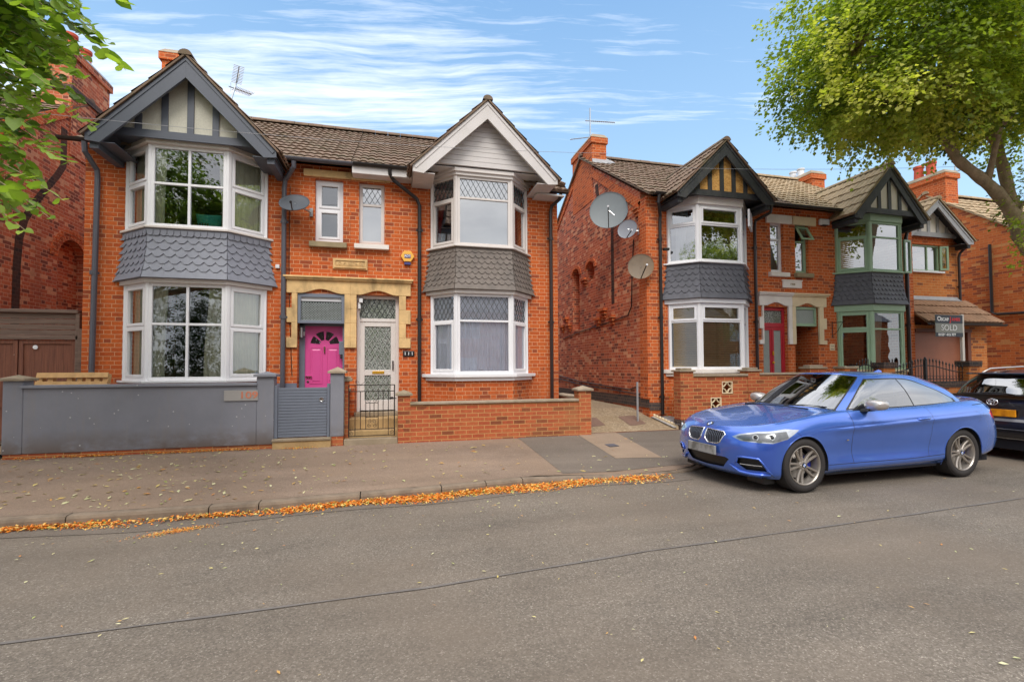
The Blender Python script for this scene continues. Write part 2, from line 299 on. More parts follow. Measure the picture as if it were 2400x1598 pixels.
# ---------------------------------------------------------------- mesh builder
WL = {}
def wl(o): return WL.get(o.name, Vector((0, 0, 0))) if o is not None else Vector((0, 0, 0))
class MB:
    def __init__(s): s.v = []; s.f = []; s.fm = []
    def add(s, vs, fs, m=0):
        b = len(s.v); s.v.extend([tuple(v) for v in vs]); s.f.extend([tuple(i + b for i in f) for f in fs]); s.fm.extend([m] * len(fs)); return s
    def box(s, x0, x1, y0, y1, z0, z1, m=0):
        return s.add([(x, y, z) for z in (z0, z1) for y in (y0, y1) for x in (x0, x1)],
                     [(0, 2, 3, 1), (4, 5, 7, 6), (0, 1, 5, 4), (2, 6, 7, 3), (0, 4, 6, 2), (1, 3, 7, 5)], m)
    def obox(s, o, a, b, c, m=0):
        o, a, b, c = Vector(o), Vector(a), Vector(b), Vector(c)
        return s.add([o, o + a, o + b, o + a + b, o + c, o + a + c, o + b + c, o + a + b + c],
                     [(0, 2, 3, 1), (4, 5, 7, 6), (0, 1, 5, 4), (2, 6, 7, 3), (0, 4, 6, 2), (1, 3, 7, 5)], m)
    def extr(s, poly, vec, m=0):
        n = len(poly); vec = Vector(vec); a = [Vector(p) for p in poly]
        return s.add(a + [p + vec for p in a], [tuple(range(n - 1, -1, -1)), tuple(range(n, 2 * n))] + [(i, (i + 1) % n, n + (i + 1) % n, n + i) for i in range(n)], m)
    def prism(s, poly, z0, z1, m=0): return s.extr([(x, y, z0) for x, y in poly], (0, 0, z1 - z0), m)
    def xz(s, poly, y0, y1, m=0): return s.extr([(x, y0, z) for x, z in poly], (0, y1 - y0, 0), m)
    def yz(s, poly, x0, x1, m=0): return s.extr([(x0, y, z) for y, z in poly], (x1 - x0, 0, 0), m)
    def quad(s, a, b, c, d, m=0): return s.add([a, b, c, d], [(0, 1, 2, 3)], m)
    def tube(s, pts, r, n=8, m=0, caps=True):
        pts = [Vector(p) for p in pts]; rs = r if hasattr(r, '__len__') else [r] * len(pts)
        vs = []; prev = None
        for i, p in enumerate(pts):
            d = ((pts[min(i + 1, len(pts) - 1)] - pts[max(i - 1, 0)])).normalized()
            a = prev if prev is not None else (Vector((0, 0, 1)) if abs(d.z) < .9 else Vector((1, 0, 0)))
            x = (a - d * a.dot(d)).normalized(); prev = x; y = d.cross(x)
            for k in range(n):
                th = 2 * pi * k / n; vs.append(p + (x * cos(th) + y * sin(th)) * rs[i])
        fs = [(i * n + k, i * n + (k + 1) % n, (i + 1) * n + (k + 1) % n, (i + 1) * n + k) for i in range(len(pts) - 1) for k in range(n)]
        if caps: fs += [tuple(range(n - 1, -1, -1)), tuple(range((len(pts) - 1) * n, len(pts) * n))]
        return s.add(vs, fs, m)
    def lathe(s, prof, o, ax, n=32, m=0):      # prof: (radius, distance along axis)
        o = Vector(o); ax = Vector(ax).normalized(); a = Vector((0, 0, 1)) if abs(ax.z) < .9 else Vector((1, 0, 0))
        x = (a - ax * a.dot(ax)).normalized(); y = ax.cross(x)
        vs = [o + ax * h + (x * cos(2 * pi * k / n) + y * sin(2 * pi * k / n)) * r for r, h in prof for k in range(n)]
        fs = [(i * n + k, i * n + (k + 1) % n, (i + 1) * n + (k + 1) % n, (i + 1) * n + k) for i in range(len(prof) - 1) for k in range(n)]
        return s.add(vs, fs, m)
    def build(s, name, mats, parent=None, smooth=False, recalc=True, loc=None, bevel=0):
        if not isinstance(mats, (list, tuple)): mats = [mats]
        off = wl(parent) if loc is None else Vector(loc)
        V = np.array(s.v, dtype=np.float64).reshape(-1, 3)
        me = D.meshes.new(name); me.from_pydata((V - np.array(off)).tolist(), [], s.f)
        for mm in mats: me.materials.append(M[mm] if isinstance(mm, str) else mm)
        if len(mats) > 1: me.polygons.foreach_set('material_index', s.fm)
        if recalc and len(s.f) < 60000:
            bm = bmesh.new(); bm.from_mesh(me); bmesh.ops.recalc_face_normals(bm, faces=bm.faces); bm.to_mesh(me); bm.free()
        me.update()
        # box mapping in metres: u runs level along each face, v up it
        nl = len(me.loops); np_ = len(me.polygons)
        nor = np.empty(np_ * 3); me.polygons.foreach_get('normal', nor); nor = nor.reshape(-1, 3)
        tot = np.empty(np_, dtype=np.int32); me.polygons.foreach_get('loop_total', tot)
        vi = np.empty(nl, dtype=np.int32); me.loops.foreach_get('vertex_index', vi)
        co_ = np.empty(len(me.vertices) * 3); me.vertices.foreach_get('co', co_); co_ = co_.reshape(-1, 3) + np.array(off)
        N = np.repeat(nor, tot, axis=0); P = co_[vi]
        T = np.stack([-N[:, 1], N[:, 0], np.zeros(len(N))], 1); L = np.linalg.norm(T, axis=1); flat = L < .25
        T[flat] = (1, 0, 0); L[flat] = 1; T /= L[:, None]
        sg = np.where((np.abs(T[:, 0]) > .5) & (T[:, 0] < 0) | (np.abs(T[:, 0]) <= .5) & (T[:, 1] < 0), -1, 1)[:, None]
        T = T * sg; B = np.cross(N, T) * sg; B[flat] = (0, 1, 0)
        uv = np.stack([(P * T).sum(1), (P * B).sum(1)], 1)
        me.uv_layers.new(name='UVMap').data.foreach_set('uv', uv.ravel())
        if smooth: me.polygons.foreach_set('use_smooth', [True] * np_)
        o = D.objects.new(name, me); COL.objects.link(o)
        if parent is not None: o.parent = parent
        else: o.location = off
        WL[o.name] = off
        if bevel:
            b = o.modifiers.new('bevel', 'BEVEL'); b.width = bevel; b.segments = 2; b.limit_method = 'ANGLE'; b.angle_limit = radians(50)
        return o

def tag(o, label, cat, group=None):
    o['label'] = label; o['category'] = cat
    if group: o['group'] = group
    return o
def thing(name, loc, label, cat, group=None):
    o = D.objects.new(name, None); COL.objects.link(o); o.location = loc; o.empty_display_size = .2
    WL[o.name] = Vector(loc); return tag(o, label, cat, group)
def struct(o): o['kind'] = 'structure'; return o
def stuff(o, label, cat): o['kind'] = 'stuff'; return tag(o, label, cat)

def text_mesh(txt, size, pos, xdir, ydir, mat, parent, name='lettering', depth=.004, align='CENTER', sx=1.0, bold=0.0, font=None):
    cu = D.curves.new('t', 'FONT'); cu.body = txt; cu.size = size; cu.extrude = depth; cu.align_x = align; cu.align_y = 'CENTER'; cu.offset = bold
    ob = D.objects.new('t', cu); COL.objects.link(ob); bpy.context.view_layer.update()
    me = D.meshes.new_from_object(ob.evaluated_get(bpy.context.evaluated_depsgraph_get())); D.objects.remove(ob); D.curves.remove(cu)
    xd, yd = Vector(xdir).normalized(), Vector(ydir).normalized(); zd = xd.cross(yd); pos = Vector(pos)
    mb = MB(); mb.add([pos + xd * v.co.x * sx + yd * v.co.y + zd * v.co.z for v in me.vertices], [tuple(p.vertices) for p in me.polygons])
    D.meshes.remove(me)
    return mb.build(name, mat, parent, recalc=False)
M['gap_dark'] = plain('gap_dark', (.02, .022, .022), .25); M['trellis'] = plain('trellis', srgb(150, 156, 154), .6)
def mk_osb():
    m, t, p, _ = newmat('osb'); o = obc(t)
    v = t.node('ShaderNodeTexVoronoi'); t.put(v.inputs['Vector'], t.scale(o, 1, 1, 2.2)); v.inputs['Scale'].default_value = 22
    c = t.mix(t.sep(v.outputs['Color'])[0], (.46, .22, .05), (.70, .40, .12)); t.put(p.inputs['Base Color'], c); p.inputs['Roughness'].default_value = .7; return m
M['osb'] = mk_osb()
def mk_fan():
    m, t, p, _ = newmat('fanglass'); o = obc(t); g = t.noise(t.scale(o, 30, 30, 9), 1.0, 4, .8)
    t.put(p.inputs['Base Color'], t.mix(t.ramp(g, [(.56, 0), (.62, 1)]), (.02, .012, .016), (.3, .3, .3))); p.inputs['Roughness'].default_value = .2; return m
M['fanglass'] = mk_fan()
# ================================================================ building helpers
def wall_panel(mb, axis, pos, thick, a0, a1, z0, z1, holes=(), m=0, gable=None):
    """a slab with rectangular openings. axis 'y': plane y=pos..pos+thick, runs along x; axis 'x': the same along y"""
    A = sorted({a0, a1, *[h[0] for h in holes], *[h[1] for h in holes]}); Z = sorted({z0, z1, *[h[2] for h in holes], *[h[3] for h in holes]})
    def P(a, d, z): return (a, pos + d * thick, z) if axis == 'y' else (pos + d * thick, a, z)
    def solid(i, j):
        if i < 0 or j < 0 or i >= len(A) - 1 or j >= len(Z) - 1: return False
        ca, cz = (A[i] + A[i + 1]) / 2, (Z[j] + Z[j + 1]) / 2
        return not any(h[0] < ca < h[1] and h[2] < cz < h[3] for h in holes)
    for i in range(len(A) - 1):
        for j in range(len(Z) - 1):
            if not solid(i, j): continue
            x0, x1, c0, c1 = A[i], A[i + 1], Z[j], Z[j + 1]
            for d in (0, 1): mb.quad(P(x0, d, c0), P(x1, d, c0), P(x1, d, c1), P(x0, d, c1), m)
            if not solid(i - 1, j): mb.quad(P(x0, 0, c0), P(x0, 1, c0), P(x0, 1, c1), P(x0, 0, c1), m)
            if not solid(i + 1, j): mb.quad(P(x1, 0, c0), P(x1, 1, c0), P(x1, 1, c1), P(x1, 0, c1), m)
            if not solid(i, j - 1): mb.quad(P(x0, 0, c0), P(x1, 0, c0), P(x1, 1, c0), P(x0, 1, c0), m)
            if not solid(i, j + 1): mb.quad(P(x0, 0, c1), P(x1, 0, c1), P(x1, 1, c1), P(x0, 1, c1), m)

def tiles(mb, o, a, La, b, Lb, period=.15, course=.33, amp=.012, step=.026, base=.045, m=0, per=5, jit=.006, flat=False):
    """interlocking tiles as real relief; o lower corner, a along the eaves, b up the slope"""
    o, a, b = Vector(o), Vector(a).normalized(), Vector(b).normalized(); n = a.cross(b)
    if n.z < 0: n = -n
    nu = max(2, int(La / period * per)); us = [La * i / nu for i in range(nu + 1)]
    nc = max(1, int(round(Lb / course))); cl = Lb / nc
    vs, fs = [], []
    def wave(u):
        ph = (u / period) % 1
        return amp * (abs(sin(pi * ph)) ** .7 * 2 - 1) if not flat else amp * (1 if ph < .82 else -1.2)
    rows = []
    rnd = random.Random(3)
    for c in range(nc):
        for k, (v, e) in enumerate(((c * cl, step), ((c + 1) * cl, 0.0))):
            rows.append((v, e, c))
    jt = {}
    for v, e, c in rows:
        for i, u in enumerate(us):
            tid = (c, int(u / period)); j = jt.setdefault(tid, rnd.uniform(-jit, jit))
            vs.append(o + a * u + b * (v - (.012 if e else 0) + j * .5) + n * (base + wave(u + (0 if not flat else (c % 2) * 0)) + e + j * (1 if e else .3)))
    W = nu + 1
    for r in range(len(rows) - 1):
        for i in range(nu): fs.append((r * W + i, r * W + i + 1, (r + 1) * W + i + 1, (r + 1) * W + i))
    # front drip edge and underside
    k0 = len(vs)
    for i, u in enumerate(us): vs.append(o + a * u - b * .012 + n * (base - .012 + wave(u)))
    for i in range(nu): fs.append((k0 + i, k0 + i + 1, i + 1, i))
    mb.add(vs, fs, m)
    mb.obox(o + n * .0, a * La, b * Lb, n * (base - amp - .004), m)

def ridge(mb, p0, p1, r=.11, m=0, seg=.33):
    p0, p1 = Vector(p0), Vector(p1); d = (p1 - p0); L = d.length; d.normalize(); k = max(1, int(L / seg))
    side = Vector((0, 0, 1)).cross(d).normalized(); up = d.cross(side)
    if up.z < 0: up = -up
    for i in range(k):
        a = p0 + d * L * i / k; b = p0 + d * (L * (i + 1) / k - .008); rr = r * random.uniform(.97, 1.05); vs = []
        for p in (a, b):
            for j in range(9):
                th = pi * j / 8; vs.append(p + side * cos(th) * rr + up * (sin(th) * rr * .9 - .03))
        mb.add(vs, [(j, j + 1, 10 + j, 9 + j) for j in range(8)] + [tuple(range(9)), tuple(range(17, 8, -1))], m)

def win_face(F, G, Lt, O, U, W, H, cols=(1,), rows=(1,), sash=(), lattice=(), skip=(), fw=.055, depth=.07, sw=.045, nopane=()):
    """a framed window face: O lower outer corner seen from outside, U level direction"""
    O = Vector(O); U = Vector((U[0], U[1], 0)).normalized(); n = Vector((U.y, -U.x, 0)); Z = Vector((0, 0, 1))
    def bar(u0, u1, z0, z1, d0=0.0, d1=None, mb=F):
        d1 = -depth if d1 is None else d1
        mb.obox(O + U * u0 + Z * z0 + n * d1, U * (u1 - u0), Z * (z1 - z0), n * (d0 - d1))
    bar(0, fw, 0, H); bar(W - fw, W, 0, H); bar(fw, W - fw, 0, fw); bar(fw, W - fw, H - fw, H)
    cs = [fw]; tot = sum(cols); iw = W - 2 * fw
    for c in cols: cs.append(cs[-1] + iw * c / tot)
    rs = [fw]; tot = sum(rows); ih = H - 2 * fw
    for r in rows: rs.append(rs[-1] + ih * r / tot)
    for r in rs[1:-1]: bar(fw, W - fw, r - fw * .36, r + fw * .36, -.003)
    for c in cs[1:-1]: bar(c - fw * .36, c + fw * .36, fw, H - fw, -.001)
    for i in range(len(cols)):
        for j in range(len(rows)):
            u0 = cs[i] + (fw * .36 if i else 0); u1 = cs[i + 1] - (fw * .36 if i < len(cols) - 1 else 0)
            z0 = rs[j] + (fw * .36 if j else 0); z1 = rs[j + 1] - (fw * .36 if j < len(rows) - 1 else 0)
            if (i, j) in skip: continue
            if (i, j) in sash:
                bar(u0, u0 + sw, z0, z1, .012, -.05); bar(u1 - sw, u1, z0, z1, .012, -.05)
                bar(u0 + sw, u1 - sw, z0, z0 + sw, .012, -.05); bar(u0 + sw, u1 - sw, z1 - sw, z1, .012, -.05)
                u0 += sw; u1 -= sw; z0 += sw; z1 -= sw
            if (i, j) not in nopane:
                G.quad(O + U * u0 + Z * z0 - n * .03, O + U * u1 + Z * z0 - n * .03, O + U * u1 + Z * z1 - n * .03, O + U * u0 + Z * z1 - n * .03)
            if (i, j) in lattice: lead_lines(Lt, O - n * .026, U, n, u0, u1, z0, z1)
def lead_lines(Lt, O, U, n, u0, u1, z0, z1, sp=.105, k=1.75, wd=.007):
    Z = Vector((0, 0, 1)); w_, h_ = u1 - u0, z1 - z0
    for sgn in (1, -1):
        c = -h_ / k - sp
        while c < w_ + h_ / k + sp:
            # line: u = c + sgn*z/k
            pts = []
            for zz in (0, h_): pts.append((c + sgn * zz / k, zz))
            (ua, za), (ub, zb) = pts
            def clip(u_, other):
                return max(0, min(w_, u_))
            t0, t1 = 0.0, 1.0; du = ub - ua
            if abs(du) > 1e-9:
                ta, tb = (0 - ua) / du, (w_ - ua) / du
                if ta > tb: ta, tb = tb, ta
                t0, t1 = max(0, ta), min(1, tb)
            if t1 - t0 > .02:
                a = O + U * (u0 + ua + du * t0) + Z * (z0 + h_ * t0); b = O + U * (u0 + ua + du * t1) + Z * (z0 + h_ * t1)
                d = (b - a); s_ = d.normalized().cross(n) * wd
                Lt.obox(a - s_ * .5 - n * .006, d, s_, n * .012)
            c += sp
def curtain(mb, p0, p1, z0, z1, amp=.03, folds=7, gather=0.0, m=0, inner=0):
    """a hanging curtain; gather pulls the lower part toward p0"""
    p0, p1 = Vector((*p0, 0)), Vector((*p1, 0)); d = p1 - p0; n = Vector((-d.y, d.x, 0)).normalized(); N = folds * 8; R = 10; vs = []
    for r in range(R + 1):
        v = r / R; z = z1 - (z1 - z0) * v
        for i in range(N + 1):
            u = i / N; sh = 1 - gather * sin(min(1, v * 1.15) * pi * .5) ** 2
            vs.append(p0 + d * u * sh + n * (amp * sin(u * folds * 2 * pi + .6 * sin(u * 9)) * (.5 + .5 * v)) + Vector((0, 0, z)))
    mb.add(vs, [(r * (N + 1) + i, r * (N + 1) + i + 1, (r + 1) * (N + 1) + i + 1, (r + 1) * (N + 1) + i) for r in range(R) for i in range(N)], m)
def blind(mb, p0, p1, z0, z1, pitch=.05, tilt=.95, wd=.045):
    p0, p1 = Vector((*p0, 0)), Vector((*p1, 0)); d = p1 - p0; n = Vector((d.y, -d.x, 0)).normalized(); z = z0
    while z < z1:
        mb.obox(p0 + Vector((0, 0, z)), d, n * wd * cos(tilt) + Vector((0, 0, wd * sin(tilt))), Vector((0, 0, .003))); z += pitch

class Bay:
    def __init__(s, cx, hw, hf, yw=9.8, yf=9.32):
        s.A, s.B, s.C, s.D = (cx - hw, yw), (cx - hf, yf), (cx + hf, yf), (cx + hw, yw); s.cx = cx; s.yw = yw
    def poly(s, off, back=0.0):
        """outline pushed out by off"""
        (ax, ay), (bx, by), (cx, cy), (dx, dy) = s.A, s.B, s.C, s.D
        L = sqrt((bx - ax) ** 2 + (by - ay) ** 2); nx, ny = (by - ay) / L, -(bx - ax) / L
        k = off * (1 - abs(ny)) / abs(nx) if abs(nx) > 1e-6 else 0
        return [(ax - off / abs(nx) , s.yw + back), (bx - k, by - off), (cx + k, cy - off), (dx + off / abs(nx), s.yw + back)]
    def faces(s):
        return [(s.A, s.B), (s.B, s.C), (s.C, s.D)]

def build_bay_windows(house, bay, z0, z1, fmat, specs, glass='glass', posts=.05, lead='lattice_lead', opens=None):
    F, G, Lt = MB(), MB(), MB()
    for (p, q), sp in zip(bay.faces(), specs):
        U = Vector((q[0] - p[0], q[1] - p[1], 0)); L = U.length; U.normalize(); mrg = .02
        win_face(F, G, Lt, Vector((p[0], p[1], z0)) + U * mrg, U, L - 2 * mrg, z1 - z0, **sp)
    for (x, y) in (bay.B, bay.C):
        F.prism([(x - posts, y + .02), (x - posts * .3, y - .012), (x + posts * .3, y - .012), (x + posts, y + .02), (x, y + .09)], z0, z1)
    for (x, y), sg in ((bay.A, 1), (bay.D, -1)):
        F.box(min(x, x + sg * .06), max(x, x + sg * .06), y - .05, y + .02, z0, z1)
    if opens: opens(F, G)
    w_ = F.build('bay_window', fmat, house, bevel=.004)
    G.build('window_pane', glass, w_, recalc=False)
    if Lt.v: Lt.build('lead_lattice', lead, w_, recalc=False)
    return w_

def slate_skirt(house, bay, z0, z1, mat, mat2=None, flare=.10, rows=7, sw=.17, scallop=False):
    """hexagonal hung slates on the skirt between the bay windows"""
    mb = MB(); H = z1 - z0; rh = H / rows
    def off(z):
        k = (z1 - z) / H; return .015 + flare * k ** 2.2
    core = [bay.poly(off(z) - .012, .0) for z in np.linspace(z0, z1, 8)]
    zz = np.linspace(z0, z1, 8)
    vs = [(x, y, z) for poly, z in zip(core, zz) for x, y in poly]
    mb.add(vs, [(r * 4 + i, r * 4 + i + 1, r * 4 + 5 + i, r * 4 + 4 + i) for r in range(7) for i in range(3)] + [(0, 1, 2, 3), (28, 29, 30, 31)], 0)
    rnd = random.Random(int(bay.cx * 10))
    for fi in range(3):
        for r in range(rows):
            zb, zt = z0 + r * rh, min(z1, z0 + (r + 1.55) * rh)
            pb, pt = bay.poly(off(zb)), bay.poly(off(zt) - .006)
            a0, a1 = Vector((*pb[fi], zb)), Vector((*pb[fi + 1], zb)); b0, b1 = Vector((*pt[fi], zt)), Vector((*pt[fi + 1], zt))
            Lb = (a1 - a0).length; k = max(2, round(Lb / sw)); e = .5 if r % 2 else 0
            nrm = (a1 - a0).cross(b0 - a0).normalized()
            if nrm.y > 0: nrm = -nrm
            for i in range(-1, k + 1):
                u0, u1 = (i + e) / k, (i + 1 + e) / k
                if u1 <= 0.01 or u0 >= .99: continue
                u0c, u1c = max(0, u0), min(1, u1)
                def P(u, v, d=0): return (a0.lerp(a1, u)).lerp(b0.lerp(b1, u), v) + nrm * (.016 * (1 - v) + d)
                j = rnd.uniform(0, .004); g = .035 / k / .17 * .06
                cut = .30 if r > 0 else .0
                def lo(u):     # lower edge of a hexagonal slate
                    x = (u - u0) / (u1 - u0)
                    return cut * max(0, abs(x - .5) * 2 - .38) / .62
                us = [u0c + g * .3] + [u for u in (u0 + (u1 - u0) * .31, u0 + (u1 - u0) * .69) if u0c < u < u1c] + [u1c - g * .3]
                bot = [P(u, lo(u), j) for u in us]; top = [P(us[-1], 1, 0), P(us[0], 1, 0)]
                pl = bot + top; th = [p - nrm * .013 for p in bot]
                mb.add(pl, [tuple(range(len(pl)))], 1 if (mat2 and fi == 2) else 0)
                mb.add(bot + th, [(q, q + 1, len(bot) + q + 1, len(bot) + q) for q in range(len(bot) - 1)], 1 if (mat2 and fi == 2) else 0)
    if scallop:
        pt = bay.poly(.035)
        for fi in range(3):
            a0, a1 = Vector((*pt[fi], z1 - .07)), Vector((*pt[fi + 1], z1 - .07)); k = round((a1 - a0).length / .105)
            d = (a1 - a0) / k; n = Vector((d.y, -d.x, 0)).normalized()
            for i in range(k):
                c = a0 + d * (i + .5); rr = d.length * .42
                pl = [c + d.normalized() * rr * cos(th) + Vector((0, 0, -.02 + rr * .8 * sin(th))) for th in np.linspace(pi, 2 * pi, 7)] + [c + d * .5 + Vector((0, 0, .06)), c - d * .5 + Vector((0, 0, .06))]
                mb.extr(pl, n * .006)
    # little stepped slate ends at the wall
    for sx, (px, py) in ((-1, bay.A), (1, bay.D)):
        for r in range(rows):
            z = z0 + r * rh; x = px + sx * (off(z) + .02)
            mb.xz([(x - sx * .06, z + rh), (x - sx * .06, z), (x + sx * .05, z - .01)], py - .03, py - .018)
    return mb.build('slate_cladding', [mat, mat2] if mat2 else mat, house, recalc=False)

def gable(house, cx, half, apex, end, ybb=8.95, ypan=9.2, yw=9.8, bbmat='timber_grey', panmat='pebbledash', style='strips', tile='tile_brown', yback=11.9, soffit=None, nstrip=5, bd=.36, strip='', zb=5.48, stud_c=0):
    S = (apex - end) / half
    # barge boards
    mb = MB()
    for sg in (-1, 1):
        pl = [(cx, apex), (cx + sg * half, end), (cx + sg * half, end - .11), (cx + sg * (half - .20), end - .13), (cx, apex - bd)]
        mb.xz(pl, ybb + (.0015 if sg > 0 else 0), ybb + .045)
        mb.xz([(cx, apex - .02), (cx + sg * (half - .03), end - .015), (cx + sg * (half - .06), end - .05), (cx, apex - .075)], ybb - .012, ybb)
    mb.build('bargeboard', bbmat, house)
    # roof planes with tiles
    t_ = MB(); b = Vector((1, 0, S)).normalized(); Lb = sqrt(half ** 2 + (S * half) ** 2) + .07
    ov = .04
    tiles(t_, (cx - half - .05 * b.x, ybb - ov, end - .05 * b.z), (0, 1, 0), yback - ybb + ov, b, Lb - .02, m=0)
    b2 = Vector((-b.x, 0, b.z))
    tiles(t_, (cx + half + .05 * b.x, ybb - ov, end - .05 * b.z), (0, 1, 0), yback - ybb + ov, b2, Lb - .02, m=0)
    g_ = t_.build('gable_roof', tile, house, recalc=False)
    rm = MB(); ridge(rm, (cx, ybb - .05, apex + .035), (cx, yback, apex + .035), .10); rm.build('ridge_tiles', tile, g_)
    v_ = MB()      # verge mortar under the tile edges
    for sg in (-1, 1): v_.xz([(cx, apex + .05), (cx + sg * half, end + .05), (cx + sg * half, end + .0), (cx, apex + .0)], ybb - .02, ybb + .03)
    v_.build('verge', 'tile_red', g_)
    # panel
    zt = lambda x: apex - S * abs(x - cx) - .10
    hb = (apex - .10 - zb) / S
    p = MB(); p.xz([(cx - hb, zb), (cx + hb, zb), (cx, apex - .10)], ypan, ypan + .05)
    if style == 'boards':
        z = zb
        while z < apex - .2:
            h0 = (apex - .1 - z) / S; h1 = (apex - .1 - min(z + .095, apex - .12)) / S
            p.xz([(cx - h0, z), (cx + h0, z), (cx + h1, min(z + .092, apex - .12)), (cx - h1, min(z + .092, apex - .12))], ypan - .012, ypan)
            z += .10
    pn = p.build('gable_panel', panmat, house)
    if style == 'strips':
        s_ = MB(); s_.box(cx - hb - .02, cx + hb + .02, ypan - .035, ypan, zb - .06, zb + .07)
        for k in range(-(nstrip // 2) - 1, nstrip // 2 + 2):
            x = cx + stud_c + k * hb * 2 / (nstrip + 1) * 1.02
            if abs(x - cx) > hb - .05: continue
            wd = .05; zt0 = zt(x - wd) if x < cx else zt(x + wd)
            s_.box(x - wd, x + wd, ypan - .026, ypan - .001, zb + .07, max(zb + .09, zt0 + (.02 if abs(x - cx) > .1 else -.0)))
        s_.build('timber_strips', bbmat, pn)
    # soffits: level board under the panel, sloping boards behind the barge board
    so_ = MB(); so_.box(cx - hb - .04, cx + hb + .04, ypan + .05, yw, zb - .035, zb - .02)
    for sg in (-1, 1):
        a = Vector((cx + sg * half, ybb + .05, end - .09)); up = Vector((-sg * 1, 0, S)); up = up * (half - .04)
        so_.obox(a, (0, yw - ybb - .05, 0), up, (0, 0, .012))
        so_.obox(Vector((cx + sg * (half - .02), ybb + .05, end - .11)), (0, yw - ybb - .05, 0), (-sg * (half - hb + .1), 0, 0), (0, 0, .012))
        if style == 'boards':
            for q in range(8):
                so_.obox(Vector((cx + sg * (half - .02), ybb + .09 + q * .1, end - .113)), (0, .006, 0), (-sg * (half - hb + .1), 0, 0), (0, 0, -.003))
        else:   # little curved bracket ends
            so_.box(min(cx + sg * (half - .16), cx + sg * (half - .04)), max(cx + sg * (half - .16), cx + sg * (half - .04)), ybb + .06, yw, end - .21, end - .115)
    so_.build('soffit', soffit or bbmat, house)
    return g_

def pipe(house, pts, mat, r=.035, name='drainpipe', clips=True):
    mb = MB(); mb.tube(pts, r, 10)
    (x, y, z0), (_, _, z1) = pts[-1], pts[-2]
    z = max(z0, .3) + .4
    while clips and z < z1 - .1:
        mb.tube([(x, y, z - .035), (x, y, z + .035)], r * 1.28, 10); mb.box(x - .07, x + .07, y + r * .6, y + r * .6 + .012, z - .02, z + .02); z += 1.8
    return mb.build(name, mat, house, smooth=False)
def gutter(house, x0, x1, y, z, mat, name='gutter'):
    mb = MB(); n = 8; vs = []
    for x in (x0, x1):
        for k in range(n + 1): th = pi + pi * k / n; vs.append((x, y + .058 * cos(th), z + .058 * sin(th) + .05))
        for k in range(n + 1): th = 2 * pi - pi * k / n; vs.append((x, y + .05 * cos(th), z + .05 * sin(th) + .052))
    N = 2 * n + 2
    mb.add(vs, [(k, (k + 1) % N, N + (k + 1) % N, N + k) for k in range(N)] + [tuple(range(N)), tuple(range(2 * N - 1, N - 1, -1))])
    return mb.build(name, mat, house)

def stone_surround(house, cx, z_head, z_top, o1, o2, zj, jl, jr, jm, m1='stone', m2=None, y=9.8, name='door_surround'):
    """double door hood: o1,o2 the two openings (x0,x1); jambs down to zj"""
    x0, x1 = o1[0] - jl, o2[1] + jr; mid = (o1[1] + o2[0]) / 2
    obs = []
    for k, (a, b, op, mt) in enumerate(((x0, mid, o1, m1), (mid, x1, o2, m2 or m1))):
        mb = MB(); mb_poly = [(a, z_top - .05), (a, z_head - .02)]
        # shallow ogee-headed opening
        N = 12
        pts = []
        for i in range(N + 1):
            u = i / N; pts.append((op[0] + (op[1] - op[0]) * u, z_head - .02 + .085 * (sin(pi * min(1, max(0, (u - .08) / .84))) ** 1.6)))
        mb.xz(mb_poly + pts + [(b, z_head - .02), (b, z_top - .05)], y - .055, y + .02)
        # quoined jambs
        z = z_head - .02; q = 0
        while z > zj + .02:
            h = min(.28, z - zj); ex = .09 if q % 2 else 0
            if k == 0:
                mb.box(a + .015 * 0 + (0.09 - ex), op[0], y - .05, y + .02, z - h, z)
                mb.box(op[1], b, y - .05, y + .02, z - h, z)
            else:
                mb.box(op[1], b - (.09 - ex), y - .05, y + .02, z - h, z)
                mb.box(a, op[0], y - .05, y + .02, z - h, z)
            z -= h; q += 1
        mb.box(a - (.0 if k else .03), b + (.03 if k else 0), y - .10, y + .0, z_top - .05, z_top - .015); mb.box(a - (0 if k else .05), b + (.05 if k else 0), y - .13, y + .0, z_top - .015, z_top + .02)
        obs.append(mb.build(name, mt, house, bevel=.006))
    return obs
def sill(house, x0, x1, z0, z1, mat, y=9.8, d=.10):
    mb = MB(); mb.yz([(y + .1, z1), (y - d, z1 - .015), (y - d, z0), (y + .1, z0)], x0, x1); return mb.build('window_sill', mat, house, bevel=.006)

def chimney(house, x0, x1, y0, y1, zb, zt, mat, capm='lead', pots=(), band=True, wide=.05):
    mb = MB(); mb.box(x0, x1, y0, y1, zb, zt - .30)
    mb.box(x0 - wide, x1 + wide, y0 - wide, y1 + wide, zt - .30, zt - .14)
    c = mb.build('chimney', mat, house)
    k = MB(); k.add([(x0 - wide - .015, y0 - wide - .015, zt - .14), (x1 + wide + .015, y0 - wide - .015, zt - .14), (x1 + wide + .015, y1 + wide + .015, zt - .14), (x0 - wide - .015, y1 + wide + .015, zt - .14),
           (x0 + .03, y0 + .05, zt), (x1 - .03, y0 + .05, zt), (x1 - .03, y1 - .05, zt), (x0 + .03, y1 - .05, zt)],
          [(0, 3, 2, 1), (4, 5, 6, 7), (0, 1, 5, 4), (1, 2, 6, 5), (2, 3, 7, 6), (3, 0, 4, 7)])
    k.build('chimney_cap', capm, c, bevel=.015)
    for (px, py, r, h, mt) in pots:
        p = MB(); p.lathe([(r * .75, 0), (r * 1.1, 0), (r * 1.05, .05), (r * .95, h * .8), (r * 1.15, h * .85), (r * 1.15, h), (r * .8, h), (r * .8, .05)], (px, py, zt - .02), (0, 0, 1), 18)
        p.build('chimney_pot', mt, c)
    return c

